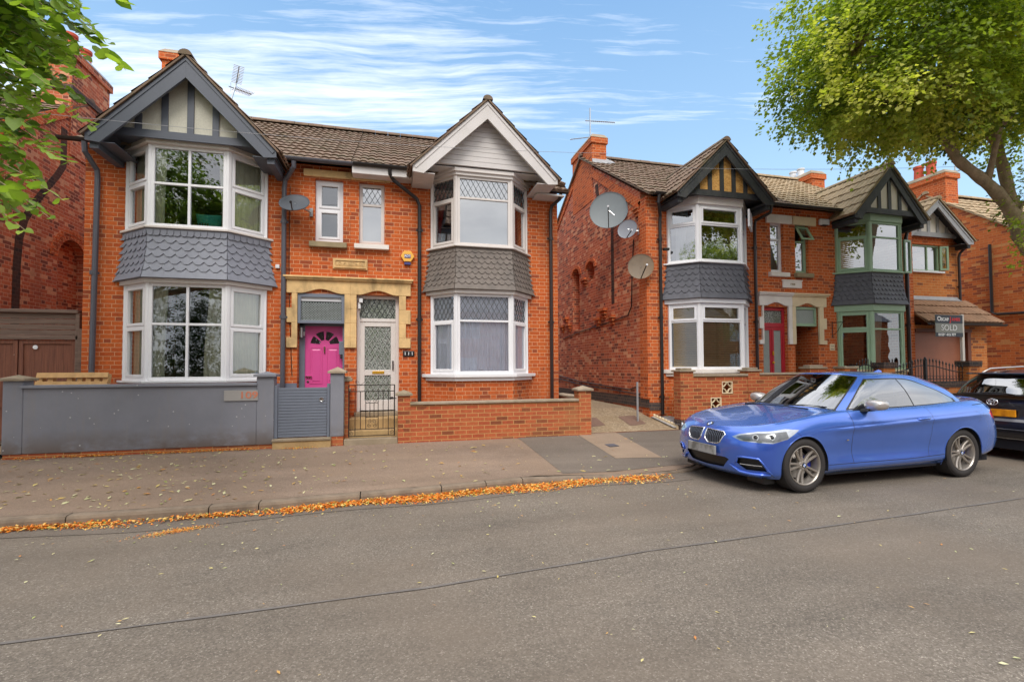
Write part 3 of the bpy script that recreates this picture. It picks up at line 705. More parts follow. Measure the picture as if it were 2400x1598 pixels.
# ================================================================ ground
def sheet(name, pts, z, mat, sub=None):
    mb = MB()
    if callable(z): mb.add([(x, y, z(x, y)) for x, y in pts], [tuple(range(len(pts)))])
    else: mb.add([(x, y, z) for x, y in pts], [tuple(range(len(pts)))])
    return mb.build(name, mat, recalc=False, loc=(0, 0, 0))
struct(sheet('ground', [(-400, -400), (400, -400), (400, 400), (-400, 400)], -.06, 'earth'))
# the road surface, slightly cambered
mb = MB(); ys = [-6.2, -3, 0, 3, 7.2]; zs = [-.012, .0, .004, .0, .0]
mb.add([(x, y, z) for y, z in zip(ys, zs) for x in (-120, 120)], [(2 * i, 2 * i + 1, 2 * i + 3, 2 * i + 2) for i in range(4)])
struct(mb.build('road', 'asphalt', recalc=False, loc=(0, 0, 0)))
KERB = [(-120, 5.72), (-8, 5.72), (-3.6, 5.69), (-2.25, 5.64), (-1.34, 5.67), (-.44, 5.76), (.5, 5.83), (1.5, 5.96), (2.44, 6.03), (3.16, 6.06), (3.85, 6.06), (4.3, 6.2), (4.8, 6.62), (5.4, 6.72), (8, 6.72), (120, 6.72)]
def kerb_y(x):
    for (a, b), (c, d) in zip(KERB, KERB[1:]):
        if a <= x <= c: return b + (d - b) * (x - a) / (c - a)
    return 5.7
def kerb_z(x): return .10 if x < 1.9 else (.025 + .075 * max(0, (3.1 - x) / 1.2) if x < 3.1 else .025)
def pave_z(x, y):
    ky = kerb_y(x); k = max(0, min(1, (y - ky) / (8.8 - ky))); return kerb_z(x) + (.205 - kerb_z(x)) * k
# pavement: a sheet that rises from the kerb to the garden walls
mb = MB(); xs = sorted(set([-120, -60, -30, -15] + list(np.arange(-8, 16.1, .4)) + [20, 30, 60, 120] + [1.9, 3.1]))
NV = 6; vs = []
for x in xs:
    ky = kerb_y(x) + .115
    for j in range(NV): y = ky + (9.02 - ky) * j / (NV - 1); vs.append((x, y, pave_z(x, y)))
mb.add(vs, [(i * NV + j, (i + 1) * NV + j, (i + 1) * NV + j + 1, i * NV + j + 1) for i in range(len(xs) - 1) for j in range(NV - 1)])
struct(mb.build('pavement', 'pavement', recalc=False, loc=(0, 0, 0)))
def patch(name, pts, mat, dz=.004, n=6):
    mb = MB(); P = [Vector((x, y, 0)) for x, y in pts]; vs = []
    for i in range(n + 1):
        for j in range(n + 1):
            a = P[0].lerp(P[1], i / n); b = P[3].lerp(P[2], i / n); q = a.lerp(b, j / n); vs.append((q.x, q.y, pave_z(q.x, q.y) + dz))
    mb.add(vs, [(i * (n + 1) + j, (i + 1) * (n + 1) + j, (i + 1) * (n + 1) + j + 1, i * (n + 1) + j + 1) for i in range(n) for j in range(n)])
    return struct(mb.build(name, mat, recalc=False, loc=(0, 0, 0)))
patch('pavement_patch_dark', [(2.28, 6.2), (6.2, 6.75), (6.2, 9.0), (2.34, 8.8)], 'patch_dark', .004, 12)
patch('pavement_patch_tan', [(3.45, 6.98), (4.22, 6.90), (4.42, 8.99), (3.57, 8.99)], 'patch_tan', .008, 8)
# kerb stones
mb = MB(); rnd = random.Random(5); x = -14.0; joints = [-14, -11.2, -9.3, -7.4, -5.5, -4.0, -2.98, -1.32, -.33, .62, 1.12, 1.62, 2.62, 3.6, 4.0]
joints = [-16 + 1.0 * i for i in range(11)] + [-5.0, -4.15, -3.08, -1.83, -1.36, -.33, .60, 1.16, 1.65, 2.52, 3.42, 4.3, 5.2, 6.1, 7, 8, 9, 10, 11, 12, 13, 14, 15, 16, 17, 18, 19, 20]
for a, b in zip(joints, joints[1:]):
    a0, b0 = a + .006, b - .006; ya, yb = kerb_y(a0), kerb_y(b0); za, zb_ = kerb_z(a0), kerb_z(b0); k = rnd.uniform(-.004, .004)
    pr = lambda x, y, z: [(x, y, -.05), (x, y + k, z - .03), (x, y + .012 + k, z - .004), (x, y + .03, z), (x, y + .125, z + .002), (x, y + .125, -.05)]
    A, B_ = pr(a0, ya, za), pr(b0, yb, zb_); n = 6
    mb.add(A + B_, [(i, (i + 1) % n, n + (i + 1) % n, n + i) for i in range(n)] + [tuple(range(n)), tuple(range(11, 5, -1))])
for a, b in ((-120, -16), (20, 120)):
    mb.box(a, b, kerb_y(a + 1), kerb_y(a + 1) + .125, -.05, .10 if a < 0 else .03)
struct(mb.build('kerb', 'kerb', loc=(0, 0, 0)))
# tarred seam in the road, channel line and the far side of the street
mb = MB()
seam = [(-20, 3.2), (-8, 3.3), (-4, 3.32), (-1.7, 3.36), (.25, 3.43), (2.05, 3.63), (3.3, 3.70), (5, 3.80), (7.07, 3.95), (12, 4.1), (30, 4.2)]
for (a, b), (c, d) in zip(seam, seam[1:]):
    n = max(2, int(abs(c - a) / .12)) if abs(c - a) < 6 else 6
    pts = [(a + (c - a) * i / n, b + (d - b) * i / n ) for i in range(n + 1)]
    for p, q in zip(pts, pts[1:]):
        w1 = .011 + .004 * sin(p[0] * 5.1); w2 = .011 + .004 * sin(q[0] * 5.1)
        mb.add([(p[0], p[1] - w1, .006), (q[0], q[1] - w2, .006), (q[0], q[1] + w2, .006), (p[0], p[1] + w1, .006)], [(0, 1, 2, 3)])
struct(mb.build('road_seam', 'tar', recalc=False, loc=(0, 0, 0)))
# channel strip beside the kerb: an older, browner strip of surfacing
mb = MB(); xs2 = np.arange(-16, 4.2, .4)
vs = []
for x in xs2:
    ky = kerb_y(x); w_ = .30 + .05 * sin(x * 2.1); vs += [(x, ky - w_, .0045), (x, ky - .001, .0045)]
mb.add(vs, [(2 * i, 2 * i + 2, 2 * i + 3, 2 * i + 1) for i in range(len(xs2) - 1)])
struct(mb.build('road_channel', 'patch_dark', recalc=False, loc=(0, 0, 0)))
# driveway between the houses, garden floors
mb = MB()
def drive_z(y): return .208 if y < 8.95 else (.208 + (.55 - .208) * min(1, (y - 8.95) / 1.7) if y < 10.65 else .55 + .06 * min(1, (y - 10.65) / 4))
ysd = [8.95, 9.2, 9.5, 9.8, 10.2, 10.65, 12, 14.6, 20, 30]
vs = []
for y in ysd: vs += [(3.56, y, drive_z(y)), (5.98 if y < 9.6 else 5.86, y, drive_z(y))]
mb.add(vs, [(2 * i, 2 * i + 1, 2 * i + 3, 2 * i + 2) for i in range(len(ysd) - 1)])
struct(mb.build('driveway', 'drive', recalc=False, loc=(0, 0, 0)))
mb = MB(); mb.box(3.85, 5.96, 8.94, 9.0, .1, .214); struct(mb.build('driveway_edge', 'garage_frame', loc=(0, 0, 0)))
struct(sheet('garden_floor_left', [(-7.2, 8.9), (-.86, 8.9), (-.86, 9.9), (-7.2, 9.9)], .27, 'concrete_drive'))
struct(sheet('garden_floor_middle', [(-.86, 8.98), (3.6, 8.98), (3.6, 9.9), (-.86, 9.9)], .262, 'concrete_drive'))
struct(sheet('garden_floor_right', [(5.86, 8.9), (20, 8.9), (20, 14), (5.86, 14)], .32, 'gravel'))
struct(sheet('side_passage', [(-7.1, 9.9), (-5.1, 9.9), (-5.1, 30), (-7.1, 30)], .3, 'concrete_drive'))
o = sheet('gravel_bed', [(5.80, 9.02), (6.3, 9.02), (6.3, 9.85), (5.72, 9.85)], lambda x, y: drive_z(y) + .03, 'gravel'); struct(o)
# ================================================================ houses
YW = 9.8
def shell(house, x0, x1, holes, left_side=None, right_side=None, front='brick_front', side='brick_side', eave=5.46, yr=13.6, zr=7.86, yb=17.4, side_holes=()):
    mb = MB(); wall_panel(mb, 'y', YW, .30, x0, x1, .08, eave, holes, 0)
    gp = [(YW + .30, .08), (YW + .30, eave + .19), (yr, zr), (yb, eave), (yb, .08)]
    for x, s in ((x0, left_side), (x1, right_side)):
        if s is None: continue
        a = x if x == x0 else x - .3
        if s == 'plain':
            mb.yz(gp, a, a + .3, 1)
        else:      # side wall with shallow niches: a thin outer leaf with holes, in front of a core
            mb.yz(gp, a + .2, a + .3, 1)
            wall_panel(mb, 'x', a, .20, YW + .30, yb, .08, eave + .19, [(h[0], h[1], h[2], h[3] + (h[1] - h[0]) * .375) for h in s], 1); arch_corners(mb, s, a, a + .20, .375)
            mb.yz([(YW + .30, eave + .19), (yr, zr), (yb, eave + .19)], a, a + .12, 1)
    mb.box(x0, x1, yb, yb + .2, .08, eave, 1)
    return mb.build('wall', [front, side], house)
def arch_corners(mb, niches, xa, xb, k):
    for (y0, y1, c0, c1) in niches:      # the brickwork above the springing leaves a round-headed recess
        cy, r = (y0 + y1) / 2, (y1 - y0) / 2; top = c1 + (y1 - y0) * k; rz = top - c1
        for sg in (-1, 1):
            arc = [(cy + sg * r * cos(pi / 2 * i / 8), c1 + rz * sin(pi / 2 * i / 8)) for i in range(9)]
            mb.yz([(cy + sg * r, top)] + arc, xa, xb, 1)
def main_roof(house, x0, x1, mat='tile_brown', z0=5.44, y0=9.57, yr=13.6, zr=7.97, yb=17.55):
    mb = MB(); L = sqrt((yr - y0) ** 2 + (zr - z0) ** 2)
    tiles(mb, (x0, y0, z0 - .03), (1, 0, 0), x1 - x0, (0, yr - y0, zr - z0), L)
    mb.obox((x0, yr, zr - .03), (x1 - x0, 0, 0), (0, yb - yr, z0 - zr), (0, .02, .06))
    r = mb.build('roof', mat, house, recalc=False)
    rd = MB(); ridge(rd, (x0, yr, zr + .05), (x1, yr, zr + .05), .12); rd.build('ridge_tiles', mat, r)
    return r
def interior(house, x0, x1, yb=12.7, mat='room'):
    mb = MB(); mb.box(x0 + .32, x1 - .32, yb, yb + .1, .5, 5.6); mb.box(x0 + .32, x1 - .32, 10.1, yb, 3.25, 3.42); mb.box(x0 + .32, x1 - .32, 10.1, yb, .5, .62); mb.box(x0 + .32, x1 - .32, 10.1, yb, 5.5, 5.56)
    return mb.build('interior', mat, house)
def fascia(house, bay, z0, z1, mat, off=.05, name='bay_fascia', stepped=False):
    mb = MB(); mb.prism(bay.poly(off), z0, z1)
    if stepped: mb.prism(bay.poly(off + .035), z0 + (z1 - z0) * .45, z1 - .004)
    return mb.build(name, mat, house, bevel=.004)
def bay_sill(house, bay, z0, z1, mat, off=.06, name='bay_sill', drip=False):
    mb = MB(); mb.prism(bay.poly(off), z0, z1)
    if drip: mb.prism(bay.poly(off * .55), z0 - .07, z0)
    return mb.build(name, mat, house, bevel=.008)
def small_window(house, x0, x1, z0, z1, fmat, rows=(1, 1), sash=(), lattice=(), y=9.88, glass='glass', skip=(), name='small_window'):
    F, G, Lt = MB(), MB(), MB(); win_face(F, G, Lt, (x0, y, z0), (1, 0), x1 - x0, z1 - z0, rows=rows, sash=sash, lattice=lattice, skip=skip, fw=.065)
    w_ = F.build(name, fmat, house, bevel=.004); G.build('window_pane', glass, w_, recalc=False)
    if Lt.v: Lt.build('lead_lattice', 'lattice_lead', w_, recalc=False)
    return w_
def plinth(house, bay, z0, z1, mat, off=.0):
    mb = MB(); mb.prism(bay.poly(off, 0.0), z0, z1); return mb.build('bay_wall', mat, house)

# ---------------------------------------------------------------- house with the grey bay and pink door
H9 = thing('brick_house', (-2.95, 9.8, .2), 'orange brick house with charcoal half-timbered gable, grey slate band and pink front door', 'house', 'brick houses along the street')
B9 = Bay(-3.385, 1.14, .60)
shell(H9, -5.15, -.755, [(-4.46, -2.31, 3.99, 5.38), (-4.46, -2.31, 1.36, 3.02), (-1.417, -.905, 3.985, 5.20), (-1.712, -.866, .28, 2.965)], 'plain', None)
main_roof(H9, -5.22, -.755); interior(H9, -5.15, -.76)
gable(H9, -3.33, 1.40, 6.76, 5.30, nstrip=5, stud_c=0)
fascia(H9, B9, 5.375, 5.46, 'pvc_old', .075); bay_sill(H9, B9, 3.925, 3.965, 'pvc_old', .07)
g4 = dict(cols=(1, 1), rows=(1.15, 1))
gl = dict(cols=(1,), rows=(1.25, 1), sash=((0, 0), (0, 1)))
wu = build_bay_windows(H9, B9, 3.965, 5.375, 'pvc', [gl, g4, gl])
slate_skirt(H9, B9, 3.07, 3.925, 'slate_grey', scallop=True)
fascia(H9, B9, 3.0, 3.07, 'pvc_old', .06)
wl_ = build_bay_windows(H9, B9, 1.345, 3.0, 'pvc', [gl, dict(cols=(1, 1), rows=(1.4, 1)), gl])
bay_sill(H9, B9, 1.30, 1.345, 'pvc', .07); plinth(H9, B9, .1, 1.30, 'brick_front')
c = MB()
for z0, z1 in ((4.0, 5.33), (1.4, 2.95)):
    w0 = .15 if z0 > 3 else .20; curtain(c, (-3.95, 9.44), (-3.95 + w0 + .03, 9.44), z0, z1, .02, 3, .15); curtain(c, (-2.81, 9.44), (-2.81 - w0 - (.0 if z0 > 3 else .08), 9.44), z0, z1, .02, 3, .35 if z0 > 3 else -.25)
    curtain(c, (-2.74, 9.50), (-2.34, 9.84), z0, z1, .018, 6); curtain(c, (-4.38, 9.80), (-4.10, 9.56), z0, z1, .018, 4)
c.build('curtain', 'curtain_cream', wu, smooth=True, recalc=False)
small_window(H9, -1.417, -.905, 3.985, 5.20, 'pvc', rows=(1.15, 1), sash=((0, 0), (0, 1)))
sill(H9, -1.51, -.83, 3.86, 3.975, 'stone_sill')
# string course over the little windows
mb = MB(); mb.box(-1.62, -.757, 9.745, 9.80, 5.225, 5.36); mb.build('stone_lintel', 'stone', H9, bevel=.006)
# painted plinth
mb = MB(); mb.box(-2.2, -1.715, 9.775, 9.80, .1, 1.26); mb.box(-5.14, -4.56, 9.775, 9.80, .1, 1.0); mb.build('painted_plinth', 'plinth_grey', H9)
# pink door with grey frame and trellis fanlight
D_Y = 10.02
mb = MB()
mb.box(-1.712, -.866, 9.78, 9.86, 2.395, 2.45); mb.box(-1.712, -.866, 9.78, 9.86, 2.895, 2.965); mb.box(-1.712, -1.655, 9.78, 9.86, 2.45, 2.895); mb.box(-.925, -.866, 9.78, 9.86, 2.45, 2.895)
mb.box(-1.712, -1.610, 9.99, 10.08, .3, 2.40); mb.box(-.905, -.866, 9.86, 10.08, .3, 2.40); mb.box(-1.712, -.866, 9.99, 10.08, 2.36, 2.40)
fr = mb.build('door_frame', 'grey_paint', H9, bevel=.004)
mb = MB(); mb.quad((-1.655, 9.83, 2.45), (-.925, 9.83, 2.45), (-.925, 9.83, 2.895), (-1.655, 9.83, 2.895)); mb.build('fanlight_pane', 'gap_dark', fr, recalc=False)
mb = MB(); mb.box(-1.655, -.925, 9.822, 9.828, 2.825, 2.895); mb.build('fanlight_blind', 'white_plastic', fr)
mb = MB(); sp = .034
for sg in (1, -1):
    c0 = -.5
    while c0 < 1.2:
        a, b = (0, c0), (.35, c0 + sg * .35); ta = max(0.0, (0 - c0) * sg if sg > 0 else (c0 - .73)); tb = min(.35, (.73 - c0) if sg > 0 else c0)
        if tb - ta > .01:
            p0 = Vector((-1.655 + c0 + sg * ta, 9.815, 2.45 + ta)); p1 = Vector((-1.655 + c0 + sg * tb, 9.815, 2.45 + tb)); d = p1 - p0
            s_ = d.normalized().cross(Vector((0, -1, 0))) * .016; mb.obox(p0 - s_ / 2, d, s_, (0, .006, 0))
        c0 += sp * 1.414
mb.build('trellis', 'trellis', fr)
dr = MB(); X0, X1, Z0, Z1 = -1.610, -.905, .36, 2.36; dcx = (X0 + X1) / 2
dr.box(X0, X1, D_Y, D_Y + .045, Z0, Z1)
def raised(mb, x0, x1, z0, z1, y, d=.010, g=.012):
    mb.box(x0, x0 + g, y - d, y, z0, z1); mb.box(x1 - g, x1, y - d, y, z0, z1); mb.box(x0 + g, x1 - g, y - d, y, z0, z0 + g); mb.box(x0 + g, x1 - g, y - d, y, z1 - g, z1)
    mb.add([(x0 + .03, y, z0 + .03), (x1 - .03, y, z0 + .03), (x1 - .03, y, z1 - .03), (x0 + .03, y, z1 - .03), (x0 + .055, y - .009, z0 + .055), (x1 - .055, y - .009, z0 + .055), (x1 - .055, y - .009, z1 - .055), (x0 + .055, y - .009, z1 - .055)],
           [(4, 5, 6, 7), (0, 1, 5, 4), (1, 2, 6, 5), (2, 3, 7, 6), (3, 0, 4, 7)])
for a, b in ((X0 + .09, dcx - .035), (dcx + .045, X1 - .08)):
    raised(dr, a, b, 1.24, 1.94, D_Y); raised(dr, a, b, .50, 1.02, D_Y)
door = dr.build('front_door', 'pink_paint', H9)
fan = MB(); fz = 2.0
for k in range(4):
    a0, a1 = pi - k * pi / 4 - .10, pi - (k + 1) * pi / 4 + .10; r0, r1 = .095, .265
    pl = [(dcx + .01 + r * cos(a), fz + r * .98 * sin(a)) for r, A in ((r1, np.linspace(a0, a1, 7)), (r0, np.linspace(a1, a0, 4))) for a in A]
    fan.xz(pl, D_Y - .004, D_Y + .001)
fan.build('fan_glass', 'fanglass', door)
mb = MB(); mb.box(X0 + .22, X0 + .45, D_Y - .012, D_Y, 1.10, 1.165); mb.build('letterbox', 'steel', door, bevel=.004)
mb = MB(); mb.box(dcx - .01, dcx + .018, D_Y - .03, D_Y, 1.84, 1.96); mb.lathe([(.0, -.012), (.022, -.01), (.022, 0)], (X0 + .055, D_Y, 1.28), (0, 1, 0), 14); mb.box(X0 + .02, X0 + .13, D_Y - .04, D_Y - .02, 1.365, 1.385); mb.box(X0 + .02, X0 + .04, D_Y - .03, D_Y, 1.36, 1.39); mb.build('door_handle', 'chrome', door)
# rainwater goods
gutter(H9, -2.02, -.70, 9.50, 5.40, 'pipe_grey'); gutter(H9, -5.4, -4.72, 9.50, 5.38, 'pipe_brown')
pipe(H9, [(-5.02, 9.5, 5.38), (-5.02, 9.52, 5.22), (-4.93, 9.70, 4.98), (-4.93, 9.72, 4.85), (-4.96, 9.72, 1.0)], 'pipe_grey', .042)
pipe(H9, [(-1.75, 9.5, 5.38), (-1.75, 9.52, 5.28), (-1.93, 9.70, 5.08), (-1.95, 9.72, 4.95), (-1.95, 9.72, .3)], 'pipe_grey', .042)
chimney(H9, -5.14, -4.62, 12.5, 14.5, 6.9, 8.98, 'brick_orange', 'stone_cap', wide=.05)

# ---------------------------------------------------------------- house with the white gable and leaded windows
H1 = thing('brick_house', (1.4, 9.8, .2), 'orange brick house with white boarded gable, leaded bay windows and white glazed door', 'house', 'brick houses along the street')
B1 = Bay(1.805, 1.02, .56, yf=9.30)
shell(H1, -.755, 3.52, [(.86, 2.75, 3.99, 5.34), (.86, 2.75, 1.40, 3.02), (-.607, -.125, 3.99, 5.20), (-.644, .162, .28, 2.975)], None, 'plain')
mb = MB(); mb.box(-.80, -.72, 10.1, 17.4, .1, 5.5); mb.build('party_wall', 'room', H1)
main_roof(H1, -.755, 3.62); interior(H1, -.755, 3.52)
gable(H1, 1.81, 1.42, 6.69, 5.29, bbmat='fascia_white', panmat='fascia_white', style='boards', soffit='fascia_white', bd=.35)
fascia(H1, B1, 5.32, 5.46, 'pvc_old', .04, stepped=True); bay_sill(H1, B1, 3.905, 3.94, 'pvc_old', .07)
lat = dict(cols=(1,), rows=(2.35, 1), lattice=((0, 1),)); lats = dict(cols=(1,), rows=(2.35, 1), lattice=((0, 1),), skip=((0, 0),))
def opens1(F, G):
    for hinge, U0, W, ang in ((Vector((.80, 9.79)), 0, 0, 0),): pass
wu = build_bay_windows(H1, B1, 3.94, 5.32, 'pvc_old', [dict(cols=(1,), rows=(2.2, 1), lattice=((0, 1),), sash=((0, 0),)), dict(cols=(1,), rows=(2.35, 1), lattice=((0, 1),)), dict(cols=(1,), rows=(2.2, 1), lattice=((0, 1),), sash=((0, 0),))], 'glass_bright')
slate_skirt(H1, B1, 3.06, 3.905, 'slate_brown', rows=8, sw=.13)
fascia(H1, B1, 2.99, 3.06, 'pvc_old', .07)
wl_ = build_bay_windows(H1, B1, 1.41, 2.99, 'pvc', [dict(cols=(1,), rows=(2.05, 1), lattice=((0, 1),), sash=((0, 0),)), dict(cols=(1,), rows=(2.05, 1), lattice=((0, 1),)), dict(cols=(1,), rows=(2.05, 1), lattice=((0, 1),), sash=((0, 0),))], 'glass_clear')
bay_sill(H1, B1, 1.345, 1.41, 'pvc', .13, drip=True); plinth(H1, B1, .1, 1.275, 'brick_front2', .02)
c = MB(); curtain(c, (1.28, 9.40), (2.34, 9.40), 1.45, 2.95, .022, 13); curtain(c, (.84, 9.83), (1.22, 9.47), 1.45, 2.95, .015, 6); curtain(c, (2.40, 9.47), (2.78, 9.83), 1.45, 2.95, .015, 6)
c.build('net_curtain', 'net', wl_, smooth=True, recalc=False)
c = MB(); c.box(1.27, 2.35, 9.42, 9.425, 3.98, 5.28); c.build('pale_backing', 'off_white', wu)  # white-grey sheet; the sky's reflection in the centre pane is in its colour
c = MB(); curtain(c, (.88, 9.88), (1.10, 9.66), 4.0, 5.25, .02, 4, .5); curtain(c, (2.42, 9.54), (2.62, 9.72), 4.0, 5.25, .02, 4, .3); c.build('curtain', 'curtain_red', wu, smooth=True, recalc=False)
small_window(H1, -.607, -.125, 3.99, 5.20, 'pvc_old', rows=(2.05, 1), lattice=((0, 1),), glass='glass_bright')
mb = MB(); mb.box(-.56, -.17, 10.0, 10.005, 4.05, 5.15); mb.build('pale_backing', 'off_white', H1)
sill(H1, -.69, -.035, 3.87, 3.975, 'painted_stone')
mb = MB(); mb.box(-.753, -.02, 9.745, 9.80, 5.225, 5.36); mb.build('stone_lintel', 'stone', H1, bevel=.006)
mb = MB(); mb.box(-.72, .50, 9.50, 9.54, 5.26, 5.41); mb.box(-.72, .50, 9.54, 9.80, 5.255, 5.27); mb.build('fascia_board', 'fascia_white', H1, bevel=.004)
# white half-glazed door
mb = MB(); y0 = 9.90
mb.box(-.644, -.585, y0, y0 + .08, .68, 2.975); mb.box(.095, .162, y0, y0 + .08, .68, 2.975); mb.box(-.585, .095, y0, y0 + .08, 2.91, 2.975); mb.box(-.585, .095, y0, y0 + .08, 2.455, 2.52)
fr = mb.build('door_frame', 'pvc_old', H1, bevel=.004)
mb = MB(); mb.quad((-.585, y0 + .04, 2.52), (.095, y0 + .04, 2.52), (.095, y0 + .04, 2.91), (-.585, y0 + .04, 2.91)); mb.build('fanlight_pane', 'glass_obscure', fr, recalc=False)
mb = MB(); lead_lines(mb, Vector((-.585, y0 + .03, 2.52)), Vector((1, 0, 0)), Vector((0, -1, 0)), 0, .68, 0, .39, .10, 1.7, .008); mb.build('lead_lattice', 'lattice_lead', fr, recalc=False)
mb = MB(); xa, xb = -.585, .095; yd = y0 + .015
mb.box(xa, xa + .09, yd, yd + .05, .70, 2.455); mb.box(xb - .09, xb, yd, yd + .05, .70, 2.455); mb.box(xa + .09, xb - .09, yd, yd + .05, 2.36, 2.455); mb.box(xa + .09, xb - .09, yd, yd + .05, 1.39, 1.50); mb.box(xa + .09, xb - .09, yd, yd + .05, .70, .90)
door = mb.build('front_door', 'pvc_old', H1, bevel=.006)
mb = MB(); mb.box(xa + .09, xb - .09, yd + .025, yd + .032, 1.50, 2.36); mb.box(xa + .09, xb - .09, yd + .025, yd + .032, .90, 1.39); mb.build('door_glass', 'glass_obscure', door)
mb = MB()
lead_lines(mb, Vector((xa + .09, yd + .018, 1.50)), Vector((1, 0, 0)), Vector((0, -1, 0)), 0, .5, 0, .86, .10, 1.7, .008)
lead_lines(mb, Vector((xa + .09, yd + .018, .90)), Vector((1, 0, 0)), Vector((0, -1, 0)), 0, .5, 0, .49, .10, 1.7, .010)
mb.build('lead_lattice', plain('lead_light', srgb(170, 170, 166), .5), door, recalc=False)
mb = MB(); mb.box(-.35, -.12, yd - .01, yd, 1.42, 1.475); mb.build('letterbox', 'brass', door, bevel=.004)
mb = MB(); mb.box(xb - .06, xb - .035, yd - .03, yd, 1.50, 1.68); mb.build('door_handle', 'pipe_brown', door)
mb = MB(); mb.box(-.68, .17, 9.72, 9.90, .60, .68); mb.build('threshold', 'step_stone', H1, bevel=.01)
mb = MB(); mb.box(-.74, .14, 9.30, 9.72, .25, .60); mb.box(-.74, .14, 8.98, 9.30, .25, .42); mb.build('doorstep', 'step_yellow', H1, bevel=.012)
s_ = stone_surround(H9, 0, 2.985, 3.27, (-1.712, -.866), (-.644, .162), 1.93, .19, .225, 0)
s_[1].parent = H1; s_[1].location = Vector(wl(H9)) - Vector(wl(H1)); WL[s_[1].name] = wl(H1)
gutter(H1, -.70, .46, 9.47, 5.40, 'black_metal'); gutter(H1, 3.10, 3.66, 9.50, 5.22, 'black_metal')
pipe(H1, [(-.02, 9.47, 5.40), (-.02, 9.5, 5.30), (.05, 9.60, 5.22), (.50, 9.71, 4.93), (.56, 9.72, 4.80), (.56, 9.72, .3)], 'black_metal', .037)
pipe(H1, [(3.50, 9.50, 5.22), (3.48, 9.53, 5.10), (3.36, 9.70, 5.0), (3.34, 9.72, 4.88), (3.34, 9.72, .3)], 'pipe_brown', .037)
# eaves return at the right corner
mb = MB(); tiles(mb, (3.05, 9.42, 5.22), (1, 0, 0), .60, (0, .45, .28), .5); mb.build('eaves_tiles', 'tile_brown', H1, recalc=False)
mb = MB(); mb.box(2.95, 3.56, 9.45, 9.80, 5.14, 5.17); mb.build('eaves_board', 'fascia_white', H1)
# date stone across both houses, with carved scrolls
ds = thing('date_stone', (-.765, 9.78, 3.56), 'carved yellow sandstone date plaque between the pink door and white door houses', 'date stone')
mb = MB(); mb.box(-1.085, -.445, 9.765, 9.80, 3.46, 3.66); raised(mb, -1.06, -.47, 3.48, 3.64, 9.765, .022, .022)
for sg in (-1, 1):
    for k, (ox, rr) in enumerate(((.19, .036), (.115, .030))):
        pts = [(-.765 + sg * ox + rr * (1 - a / 9) * cos(a * sg + k), 9.752, 3.56 + rr * (1 - a / 9) * sin(a)) for a in np.linspace(0, 7.5, 22)]
        mb.tube(pts, .006, 5)
mb.build('carved_panel', 'stone', ds)
text_mesh('1907', .085, (-.765, 9.757, 3.56), (1, 0, 0), (0, 0, 1), 'stone', ds, 'lettering', .008)

# ---------------------------------------------------------------- house with the satellite dishes
NICH = [(12.74, 13.34, 4.10, 4.42), (13.86, 14.46, 2.72, 4.42)]
H3 = thing('brick_house', (7.7, 9.8, .3), 'brick house with boarded orange gable infill, satellite dishes on its side and red front door', 'house', 'brick houses along the street')
B3 = Bay(7.27, 1.07, .565)
shell(H3, 5.70, 9.70, [(6.28, 8.26, 3.95, 5.2), (6.28, 8.26, 1.5, 2.98), (9.07, 9.46, 3.84, 5.10), (8.80, 9.53, .4, 2.99)], NICH, None, front='brick_front2', side='brick_side')
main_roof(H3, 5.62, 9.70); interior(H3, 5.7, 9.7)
gable(H3, 7.25, 1.24, 6.56, 5.33, ybb=9.05, bbmat='timber_black', panmat='osb', nstrip=6, stud_c=-.02, bd=.32, zb=5.40)
# side wall extras: arch heads of the niches, corbels, sooty flue line, blue brick plinth, verge band
mb = MB()
for (a, b, c0, c1), dpt in zip(NICH, (0, 0)):
    N = 10; cy = (a + b) / 2; r = (b - a) / 2
    # the arched head: fill the corners above the springing inside the opening by a ring of bricks
    pass
mb = MB()
for (a, b, c0, c1) in NICH:
    N = 12; cy = (a + b) / 2; r = (b - a) / 2
    for i in range(N):
        t0, t1 = pi * i / N + .02, pi * (i + 1) / N - .02
        mb.yz([(cy - rr * cos(tt), c1 + rr * .75 * sin(tt)) for rr, tt in ((r, t0), (r + .12, t0), (r + .12, t1), (r, t1))], 5.672, 5.70)
mb.build('niche_arch', 'brick_orange', H3)
mb = MB()
def corbel(mb, y, z, w_=.28, k=3):
    for i in range(k): ww = w_ * (1 - i * .22); mb.box(5.70 - .12 * (1 - i / k), 5.70, y - ww / 2, y + ww / 2, z - (i + 1) * .085, z - i * .085 - .012)
for y, z in ((13.42, 4.22), (12.12, 3.15), (12.47, 2.93), (11.6, 2.91), (15.0, 3.2), (15.36, 2.96), (14.75, 2.96)): mb = MB(); corbel(mb, y, z, .40 if z in (4.22, 3.15) else .32); mb.build('corbel', 'brick_orange', H3)
mb = MB()
for i in range(3): mb.box(5.70 - .03 * (3 - i), 5.70, 10.1, 10.1 + .30 - i * .06, 5.26 - (i + 1) * .085 + .1, 5.26 - i * .085 + .1 - .01)
mb.build('corbel', 'brick_orange', H3)
mb = MB(); mb.box(5.694, 5.70, 11.50, 11.66, 3.2, 5.30); mb.yz([(12.45, 6.75), (12.65, 6.75), (12.45, 6.1), (12.3, 6.1)], 5.694, 5.70); mb.build('sooty_brick_strip', 'brick_soot', H3)
mb = MB(); mb.box(5.68, 5.70, 9.80, 17.4, .60, .80); mb.box(5.695, 6.0, 9.78, 9.80, .55, .72); mb.box(5.685, 5.70, 9.80, 17.4, .75, .83); mb.build('blue_brick_plinth', 'brick_blue', H3)
mb = MB(); k = (7.82 - 5.60) / 3.55
mb.yz([(10.02, 5.42), (12.8, 5.42 + 2.78 * .667 + .02), (12.8, 5.20 + 2.78 * .667), (10.1, 5.22)], 5.665, 5.70)
